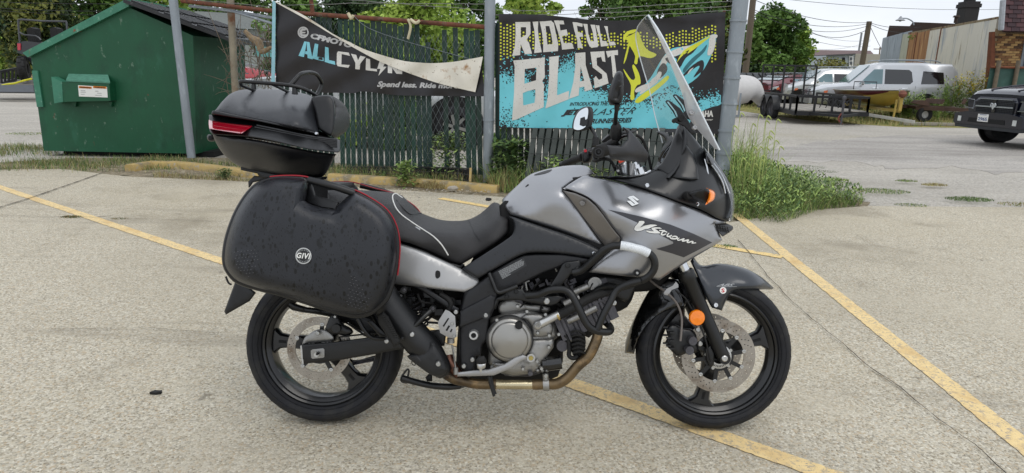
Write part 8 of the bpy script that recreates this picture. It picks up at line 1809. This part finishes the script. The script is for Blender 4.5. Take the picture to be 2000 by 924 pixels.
# white pickup behind the fence
wk = Car('white_van', 'white vehicle with big dark wheel arch seen through the fence slats', 'van', (-2.6, 13.6, 0), math.radians(8), [(-2.6, .45, 1.1, 1.2, .8, .9, .8), (-2.2, .4, 1.15, 1.25, .9, .95, .85), (-.5, .4, 1.1, 1.45, .9, .95, .8), (1.6, .4, 1.05, 1.15, .9, .95, .8), (2.3, .45, .95, 1.05, .85, .9, .75)], wht)
mb = MB(); mb.lathe(wk.P(1.35, -.99, .42), -wk.l, [(.56, -.05), (.56, .01), (0, .01)], n=30); mb.build('wheel_arch', dark_void, wk.root); wk.wheel(1.35, -.92, .40)
wk.side('signal', [(.55, .98), (.42, .98), (.42, 1.06), (.55, 1.06)], mat('signal_orange', 'd96f3a'), -1)
# red car behind the brush
suv('parked_car', 'red car glimpsed through the bare chain link fence', -8.6, 21.5, .2, vmat('bright_red_paint', 'a5161f'), 1.45, 2.1)
for o in list(bpy.data.objects):
    if o.name.startswith('parked_car'): o['category'] = 'car'
# grey house behind the dumpster lid
hs_ = empty('grey_house', PY(500, 100, 40), 'grey sided house with low roof behind the bare chain link fence', 'house')
mb = MB(); A, Bq = PY(395, 52, 40), PY(545, 62, 40); mb.prism([Vector((A.x, A.y, 0)), Vector((Bq.x, Bq.y, 0)), Bq, A], Vector((0, 6, 0))); mb.build('wall', mat('grey_siding', '8b918b', rough=.8, var=.06), hs_, smooth=False)
mb = MB(); mb.prism([PY(380, 22, 43), PY(520, 30, 43), PY(555, 60, 39.6), PY(385, 52, 39.6)], Vector((0, 1.5, .1))); mb.build('roof', mat('grey_roof', '6f7370', rough=.9, var=.15), hs_, smooth=False)
ts_ = MB(); ts_.prism([PY(498, 88, 19), PY(536, 92, 19), PY(536, 112, 19), PY(498, 110, 19)], Vector((0, .1, 0))); tag(ts_.build('teal_board', mat('teal_board', '5f9c97', rough=.6, var=.15), None, smooth=False), 'teal board standing behind the bare chain link fence', 'board')
# dead branches
db = empty('dead_brush', FP(495, 250, -.6), 'heap of bare dead branches caught in the chain link fence', 'brush')
mb = MB(); rd = random.Random(6)
for k in range(170):
    x, y = rd.uniform(462, 532), rd.uniform(60, 320); a = FP(x, y, -.25-rd.random()*.5); d = Vector((rd.gauss(0, .25), rd.gauss(0, .15), rd.gauss(0, .55))); mb.tube([a, a+d*.5+Vector((rd.gauss(0, .05), 0, rd.gauss(0, .05))), a+d], [.009, .006, .002], n=4, smooth=2)
o = mb.build('branches', mat('dead_wood', '6e6355', rough=.9, var=.3, vscale=6), db); o['kind'] = 'stuff'
mb = MB(); mb.tube([FP(478, 60, -.2), FP(492, 75, -.22), FP(505, 82, -.2), FP(512, 100, -.2), FP(530, 92, -.2)], [.03, .05, .06, .05, .02], n=8); mb.build('dry_branch', mat('dry_leafy_branch', '8f7b60', rough=.9, var=.3, vscale=20), db)
# ---------------- black utility trailer
tb = mat('black_trailer_paint', '17181b', rough=.5, var=.15, vscale=4); tr = empty('utility_trailer', G(1590, 232), 'black open utility trailer with tall mesh ramp gate parked on the grass', 'trailer')
A_, B_, C_, Dq = PY(1486, 172, 26.5), PY(1558, 189.5, 21.6), PY(1698, 190, 21.6), PY(1597, 173, 26.5)
zr = (B_.z+C_.z)/2; zd = zr-.52
for p in (A_, B_, C_, Dq): p.z = zr
def dn(p, z): return Vector((p.x, p.y, z))
def bar(a, b, r, nm, m=tb, par=tr, sq=True): mb_ = MB(); d = (b-a); ax_ = d.normalized(); s_ = ax_.cross(Vector((0, 0, 1))); s_ = s_.normalized() if s_.length > .1 else Vector((1, 0, 0)); mb_.box((a+b)/2, (d.length, r, r), (ax_, s_, ax_.cross(s_))); return mb_.build(nm, m, par, smooth=False)
for a, b in ((A_, B_), (B_, C_), (C_, Dq)): bar(a, b, .07, 'top_rail'); bar(dn(a, zd), dn(b, zd), .13, 'frame_beam')
bar(dn(A_, zd), dn(Dq, zd), .10, 'frame_beam')
for (a, b, n) in ((A_, B_, 7), (B_, C_, 4), (C_, Dq, 7)):
    for k in range(n+1): p = a.lerp(b, k/n); bar(dn(p, zd), dn(p, zr), .055, 'upright')
pk = [mat('deck_plank_a', '8f8b84', rough=.9, var=.15, vscale=4), mat('deck_plank_b', 'a09a90', rough=.9, var=.15, vscale=4)]
for k in range(9):
    t0, t1 = k/9+.004, (k+1)/9-.004; mb = MB(); mb.prism([dn(A_.lerp(Dq, t0), zd+.07), dn(A_.lerp(Dq, t1), zd+.07), dn(B_.lerp(C_, t1), zd+.07), dn(B_.lerp(C_, t0), zd+.07)], Vector((0, 0, .03))); mb.build('deck_plank', pk[k % 2], tr, smooth=False)
g0, g1 = PY(1491, 128, 26.7), PY(1596, 128, 26.7); g0.z = g1.z = (g0.z+g1.z)/2
bar(g0, g1, .06, 'gate_rail'); bar(dn(g0, g0.z-.45), dn(g1, g0.z-.45), .04, 'gate_rail'); bar(dn(g0, zr-.1), dn(g1, zr-.1), .06, 'gate_rail')
for k in range(6): p = g0.lerp(g1, k/5); bar(dn(p, zd), p, .055, 'gate_post')
for k in range(5):
    for z in (.62, .85): 
        if k in (0, 4): bar(dn(g0.lerp(g1, k/5), zr+(z-.55)*.9), dn(g0.lerp(g1, (k+1)/5), zr+(z-.55)*.9), .035, 'gate_rung')
mb = MB()
for k in range(34): p = g0.lerp(g1, k/33); mb.box(dn(p, g0.z-.22), (.006, .006, .42))
for k in range(7): mb.box(dn(g0.lerp(g1, .5), g0.z-.05-k*.06), ((g1-g0).length, .006, .006))
mb.build('gate_mesh', tb, tr, smooth=False)
ud = (B_-A_).normalized(); ul = (C_-B_).normalized()
for t in (.36, .56):
    for side_, base in ((-1, A_.lerp(B_, t)),):
        c = dn(base, .36)-ul*.16; wh = bpy.data.objects.new('wheel', None); col.objects.link(wh); wh.parent = tr; ROOTM[wh.name] = ROOTM[tr.name]
        mb = MB(); mb.lathe(c, -ul, [(.2, .1), (.33, .11), (.36, .05), (.36, -.08), (.2, -.1)], n=24); mb.build('tyre', tyre_m, wh); mb = MB(); mb.lathe(c, -ul, [(.21, .09), (.19, .04), (0, .05)], n=20); mb.build('rim', alu_dk, wh)
        mb = MB(); mb.lathe(c, -ul, [(.42, .14), (.44, .13), (.44, -.12), (.42, -.12)], n=14, x0=ud, a0=-.1 if ul.x > 0 else 0, a1=math.pi+.1); fo = mb.build('fender', tb, tr)
hp = PY(1645, 222, 20.6); hp.z = .45
bar(dn(B_.lerp(C_, .18), zd), dn(hp, zd-.02), .08, 'tongue_beam'); bar(dn(B_.lerp(C_, .9), zd), dn(hp, zd-.02), .08, 'tongue_beam'); mb = MB(); mb.cyl(dn(hp, .05), dn(hp, zr-.05), .035, n=10); mb.ball(dn(hp, zr), .07, n=8, sc=(1, 1, 1.2)); mb.build('jack', alu_dk, tr); mb = MB(); mb.tube([dn(hp, zd+.1), dn(hp, zd-.1)+Vector((-.1, 0, 0)), dn(hp, .06)+Vector((.05, 0, 0))], .02, n=6); mb.build('red_hose', mat('dull_red_hose', '7a3a30', rough=.6), tr)
mb = MB(); q = dn(B_.lerp(C_, .42), zd+.14)+Vector((.5, .5, 0))
for k in range(5): mb.tube([q+Vector((-.5+k*.2, 0, .02)), q+Vector((-.3+k*.2, .1, .28)), q+Vector((-.05+k*.18, 0, .03))], .014, n=5)
tag(mb.build('wire_rack', tb, None), 'small dark wire rack lying on the trailer deck', 'rack')
# ---------------- boat on its trailer
mar = mat('maroon_hull', '571621', rough=.3, var=.1, coat=.5); yel = mat('yellow_hull', 'b39a4c', rough=.35, var=.08, vscale=2, coat=.4); bt = empty('boat', (13.3, 24.5, 0), 'small maroon and yellow motor boat on a trailer, bow towards the camera', 'boat')
s0, s1 = PY(1678, 178, 27.0), PY(1757, 178, 22.6); bd = Vector((s1.x-s0.x, s1.y-s0.y, 0)); L_ = bd.length; bd.normalize(); bs_ = Vector((-bd.y, bd.x, 0)); zs = PY(1757, 176, 22.6).z
o0 = Vector((s0.x, s0.y, 0)); mb = MB(); rows = []; N_ = 16
for i in range(N_+1):
    t = i/N_; w_ = .95*(1-(max(0, t-.35)/.65)**2.2)**.8 if t < 1 else 0.0; w_ = max(w_, .02); zk = zs-.60+.42*max(0, (t-.7)/.3)**2; zt = zs-.10+.10*t*t
    c = o0+bd*(L_*t); rows.append([c+bs_*w_+Vector((0, 0, zt)), c+bs_*w_*.92+Vector((0, 0, (zt+zk)/2+.1)), c+bs_*w_*.55+Vector((0, 0, zk+.12)), c+Vector((0, 0, zk)), c-bs_*w_*.55+Vector((0, 0, zk+.12)), c-bs_*w_*.92+Vector((0, 0, (zt+zk)/2+.1)), c-bs_*w_+Vector((0, 0, zt))])
vs = [p for r_ in rows for p in r_]; mb.add(vs, [(i*7+k, i*7+k+1, i*7+8+k, i*7+7+k) for i in range(N_) for k in range(6)]+[tuple(range(7))])
me_m = [mar, yel]; mb.mi = []
for i in range(N_):
    for k in range(6): mb.mi.append(1 if (i > 10 and k in (1, 2, 3, 4)) or (i > 14 and k in (0, 5)) or (i > 7 and k in (2, 3)) else 0)
mb.mi.append(0); mb.build('hull', me_m, bt, sharp=60)
mb = MB(); mb.tube([r_[0] for r_ in rows], .03, n=6, smooth=1); mb.tube([r_[6] for r_ in rows], .03, n=6, smooth=1); mb.build('gunwale', alu_br, bt)
mb = MB(); mb.add([rows[i][0]+Vector((0, 0, -.10)) for i in range(11, N_+1)]+[rows[i][6]+Vector((0, 0, -.10)) for i in range(11, N_+1)], [(i, i+1, 6+i+1, 6+i) for i in range(N_-11)]); mb.build('foredeck', mat('deck_grey', 'a8a49c', rough=.7), bt)
mb = MB(); mb.add([rows[i][1].lerp(rows[i][5], .08) for i in range(0, 12)]+[rows[i][1].lerp(rows[i][5], .92) for i in range(0, 12)], [(i, i+1, 12+i+1, 12+i) for i in range(11)]); mb.build('floor', mat('boat_floor', '7b6f66', rough=.8), bt)
for t in (.25, .5): c = o0+bd*L_*t+Vector((0, 0, zs-.25)); mb = MB(); mb.box(c, (.3, 1.6, .08), (bd, bs_, Vector((0, 0, 1)))); mb.build('bench', mar if t < .4 else mat('tan_bench', '9a7048', rough=.7), bt, smooth=False)
mb = MB(); c = o0+bd*L_*.15; mb.tube([c+bs_*.4+Vector((0, 0, zs-.1)), c+bs_*.4+Vector((0, 0, zs+.22)), c-bs_*.4+Vector((0, 0, zs+.22)), c-bs_*.4+Vector((0, 0, zs-.1))], .02, n=6, smooth=1); mb.build('seat_frame', tb, bt)
btr = empty('boat_trailer', (s1.x, s1.y, 0), 'faded yellow boat trailer with winch post and white tongue under the boat', 'trailer')
tip = o0+bd*(L_+.25); bar(dn(o0+bs_*.5, .42), dn(tip, .40), .09, 'frame_beam', yel, btr); bar(dn(o0-bs_*.5, .42), dn(tip, .40), .09, 'frame_beam', yel, btr); bar(dn(tip, .40), dn(tip, zs), .10, 'winch_post', yel, btr); bar(dn(tip-bs_*.15, .08), dn(tip-bs_*.12, zs-.3), .05, 'winch_brace', yel, btr)
mb = MB(); mb.ball(dn(tip, zs-.12)+bd*.08, .13, n=9); mb.build('winch', mat('rusty_winch', '7a4a3a', rough=.7, var=.3, vscale=12), btr)
t2 = PY(1715, 228, 21.9); bar(dn(tip-bd*.2-bs_*.9, .25), dn(t2+Vector((.9, -.5, 0)), .12), .09, 'tongue', mat('pale_tongue', 'b9b8b2', rough=.6, var=.1), btr)
for sg in (-1, 1):
    c = dn(o0+bd*L_*.3+bs_*sg*.95, .32); mb = MB(); mb.lathe(c, bs_*sg, [(.14, .07), (.28, .08), (.31, 0), (.28, -.08), (.14, -.07)], n=20, loop=True); mb.build('tyre', tyre_m, btr)
# ---------------- small rusty trailer frame
rt_ = empty('flat_trailer_frame', G(1840, 226), 'low rusty empty trailer frame between the boat and the dark pickup', 'trailer')
rm = mat('rusty_frame', '4d3a30', rough=.85, var=.25, vscale=6); r0, r1 = PY(1790, 203, 23.2), PY(1905, 205, 22.2); r0.z = r1.z = .48
bar(r0, r1, .12, 'side_beam', rm, rt_); bar(r0+Vector((.2, 1.3, 0)), r1+Vector((.2, 1.3, 0)), .12, 'side_beam', rm, rt_); bar(r1, r1+Vector((1.3, .4, -.05)), .10, 'tongue', rm, rt_)
for t in (.15, .5, .85): bar(r0.lerp(r1, t), r0.lerp(r1, t)+Vector((.2, 1.3, 0)), .09, 'cross_beam', rm, rt_)
mb = MB(); c = dn(r0, .27)+Vector((.25, -.12, 0)); mb.lathe(c, Vector((0, -1, 0)), [(.12, .07), (.24, .08), (.27, 0), (.24, -.08), (.12, -.07)], n=18, loop=True); mb.build('tyre', tyre_m, rt_); mb = MB(); mb.lathe(c, Vector((0, -1, 0)), [(.13, .05), (0, .04)], n=14); mb.build('rim', alu, rt_)
mb = MB(); mb.prism([PY(1787, 202, 23), PY(1795, 196, 23), PY(1808, 196, 23), PY(1818, 205, 23), PY(1812, 207, 23), PY(1795, 204, 23)], Vector((0, .3, 0))); mb.build('mudguard', rm, rt_, smooth=False)
mb = MB(); mb.prism([PY(1835, 203, 22.8), PY(1841, 194, 22.8), PY(1846, 194, 22.8), PY(1842, 204, 22.8)], Vector((0, .9, 0))); mb.build('stop_plate', rm, rt_, smooth=False)
bar(PY(1880, 203, 22.3), PY(1886, 194, 22.3), .08, 'post', rm, rt_); mb = MB(); mb.box(dn(PY(1855, 222, 22.0), .03), (3.0, .25, .08)); tag(mb.build('timber', mat('pale_timber', '9b958a', rough=.9), None, smooth=False), 'pale timber plank lying in the grass under the rusty trailer frame', 'plank')
# ---------------- white covered watercraft at the post
wj = empty('white_watercraft', G(1462, 212), 'white covered jet ski on a stand just right of the right hand post', 'jet ski'); mb = MB()
mb.tube([PY(1408, 186, 25), PY(1440, 176, 25), PY(1465, 176, 25), PY(1478, 184, 25), PY(1486, 196, 25)], [.45, .55, .48, .30, .12], n=14); mb.build('cover', mat('white_cover', 'cdcbc9', rough=.6, var=.05), wj)
mb = MB(); mb.tube([PY(1475, 190, 25.1), PY(1484, 200, 25.1), PY(1487, 207, 25.1)], [.16, .13, .05], n=10); mb.build('flap', MATS['white_cover'], wj)
mb = MB(); q = PY(1447, 182, 24.3); mb.cyl(dn(q, .0), q, .035, n=8); mb.cyl(dn(q, 0), dn(q, .06), .12, n=10); mb.build('stand', galv, wj)
# ---------------- off-road buggy on a trailer, far left
YU = 27.0
U = lambda x, y, d=0.0: PY(x, y, YU+d)
ug = empty('off_road_buggy', U(90, 150), 'dark off road buggy with open roll cage strapped on a trailer, left of the dumpster', 'buggy')
cg = mat('cage_grey', '4a4c50', rough=.4, metal=.2, var=.1)
mb = MB()
for d in (0, 1.6):
    mb.tube([U(39, 84, d), U(37, 60, d), U(36, 42, d), U(41, 38, d), U(80, 41, d), U(124, 42, d), U(130, 44, d), U(131, 60, d)], .035, n=7, smooth=2); mb.tube([U(37, 62, d), U(47, 68, d), U(70, 70, d), U(80, 78, d)], .028, n=6, smooth=2)
for (x, y) in ((37, 40), (129, 43)): mb.tube([U(x, y, 0), U(x, y, 1.6)], .035, n=7, smooth=1)
mb.build('roll_cage', cg, ug)
mb = MB(); mb.prism([U(33, 83), U(50, 80), U(80, 84), U(110, 90), U(130, 100), U(130, 122), U(60, 124), U(48, 108), U(34, 103)], Vector((0, 1.6, 0))); mb.build('body', mat('buggy_black', '222327', rough=.35, coat=.4), ug, smooth=False)
mb = MB(); mb.prism([U(33.5, 85, -.03), U(40, 85, -.03), U(40, 98, -.03), U(34.5, 98, -.03)], Vector((0, .1, 0))); mb.build('tail_light', red_lens, ug, smooth=False)
for (x) in (55, 100):
    mb = MB(); mb.prism([U(x, 82, .3), U(x-3, 56, .3), U(x+4, 53, .3), U(x+12, 56, .3), U(x+14, 82, .3)], Vector((0, .35, 0))); mb.build('seat', rubber, ug, smooth=False)
for (x, dd) in ((46, -.1), (46, 1.5), (150, -.1)):
    c = U(x, 134, dd); wh = MB(); wh.lathe(c, Vector((-.9, -.44, 0)), [(.18, .14), (.40, .15), (.46, .09), (.46, -.09), (.40, -.15), (.18, -.14)], n=22, loop=True); wh.build('tyre', rubber, ug)
    kn = MB()
    for k in range(22):
        a = 2*math.pi*k/22; ax = Vector((-.9, -.44, 0)).normalized(); X_ = ax.cross(Vector((0, 0, 1))).normalized(); d = X_*math.cos(a)+Vector((0, 0, 1))*math.sin(a); kn.box(c+d*.46+ax*(.06 if k % 2 else -.06), (.05, .11, .07), (d, ax, d.cross(ax)))
    kn.build('tread_block', rubber, ug, smooth=False)
ut = empty('flatbed_trailer', U(20, 175), 'flat trailer with black side frame and grey ramp under the buggy', 'trailer')
mb = MB(); mb.prism([U(-30, 164, -.6), U(70, 166, -.6), U(70, 156, 1.2), U(-10, 154, 1.2)], Vector((0, 0, -.12))); mb.build('deck', mat('grey_deck', '77736d', rough=.8, var=.15), ut, smooth=False)
mb = MB(); mb.prism([U(-20, 166, -1.2), U(64, 166, -1.2), U(66, 180, -1.6), U(-30, 179, -1.6)], Vector((0, .08, -.05))); mb.build('ramp', mat('grey_ramp', '4f5358', rough=.6, var=.1), ut, smooth=False)
for (a, b) in (((1, 140), (32, 134)), ((3, 163), (31, 155))): bar(U(*a, -.3), U(*b, .6), .09, 'side_rail', tb, ut)
for t in (0, .25, .5, .75, 1.0): bar(U(2+30*t, 140-6*t, -.3+.9*t), U(3+28*t, 163-8*t, -.3+.9*t), .06, 'side_upright', tb, ut)
mb = MB(); mb.tube([U(-5, 170, -.8), U(12, 165, -.8), U(28, 163, -.8), U(45, 158, -.8), U(62, 154, -.8)], .035, n=6); tag(mb.build('ratchet_strap', mat('yellow_strap', 'd3cf2f', rough=.6), None), 'bright yellow strap stretched across the flat trailer under the buggy', 'strap')
hs2 = empty('tan_house', U(5, 110, 40), 'pale tan house wall glimpsed behind the shrubs at the far left', 'house'); mb = MB(); A, Bq = PY(-60, 88, 62), PY(22, 88, 62); mb.prism([Vector((A.x, A.y, 0)), Vector((Bq.x, Bq.y, 0)), Bq, A], Vector((0, 5, 0))); mb.build('wall', mat('tan_wall', 'b09a7a', rough=.8), hs2, smooth=False)

# far tree line closing the horizon all round the lot
n = 26000; th = rng.uniform(-1.45, 1.45, n); rr = 165+rng.normal(0, 5, n); hh = 3.2+1.2*np.sin(th*9)+.8*np.sin(th*23+1); z = rng.uniform(0, 1, n)**.8*hh
P = np.stack([rr*np.sin(th), rr*np.cos(th), z], -1); d = rng.normal(0, .8, (n, 3)); s = rng.normal(0, .5, (n, 3)); V = np.stack([P-d, P+s, P+d, P-s], 1).reshape(-1, 3)
o = npmesh('far_treeline', V, np.arange(len(V)).reshape(-1, 4), LG); o.data.polygons.foreach_set('material_index', rng.integers(0, 3, n).astype(np.int32)); tag(o, kind='stuff')
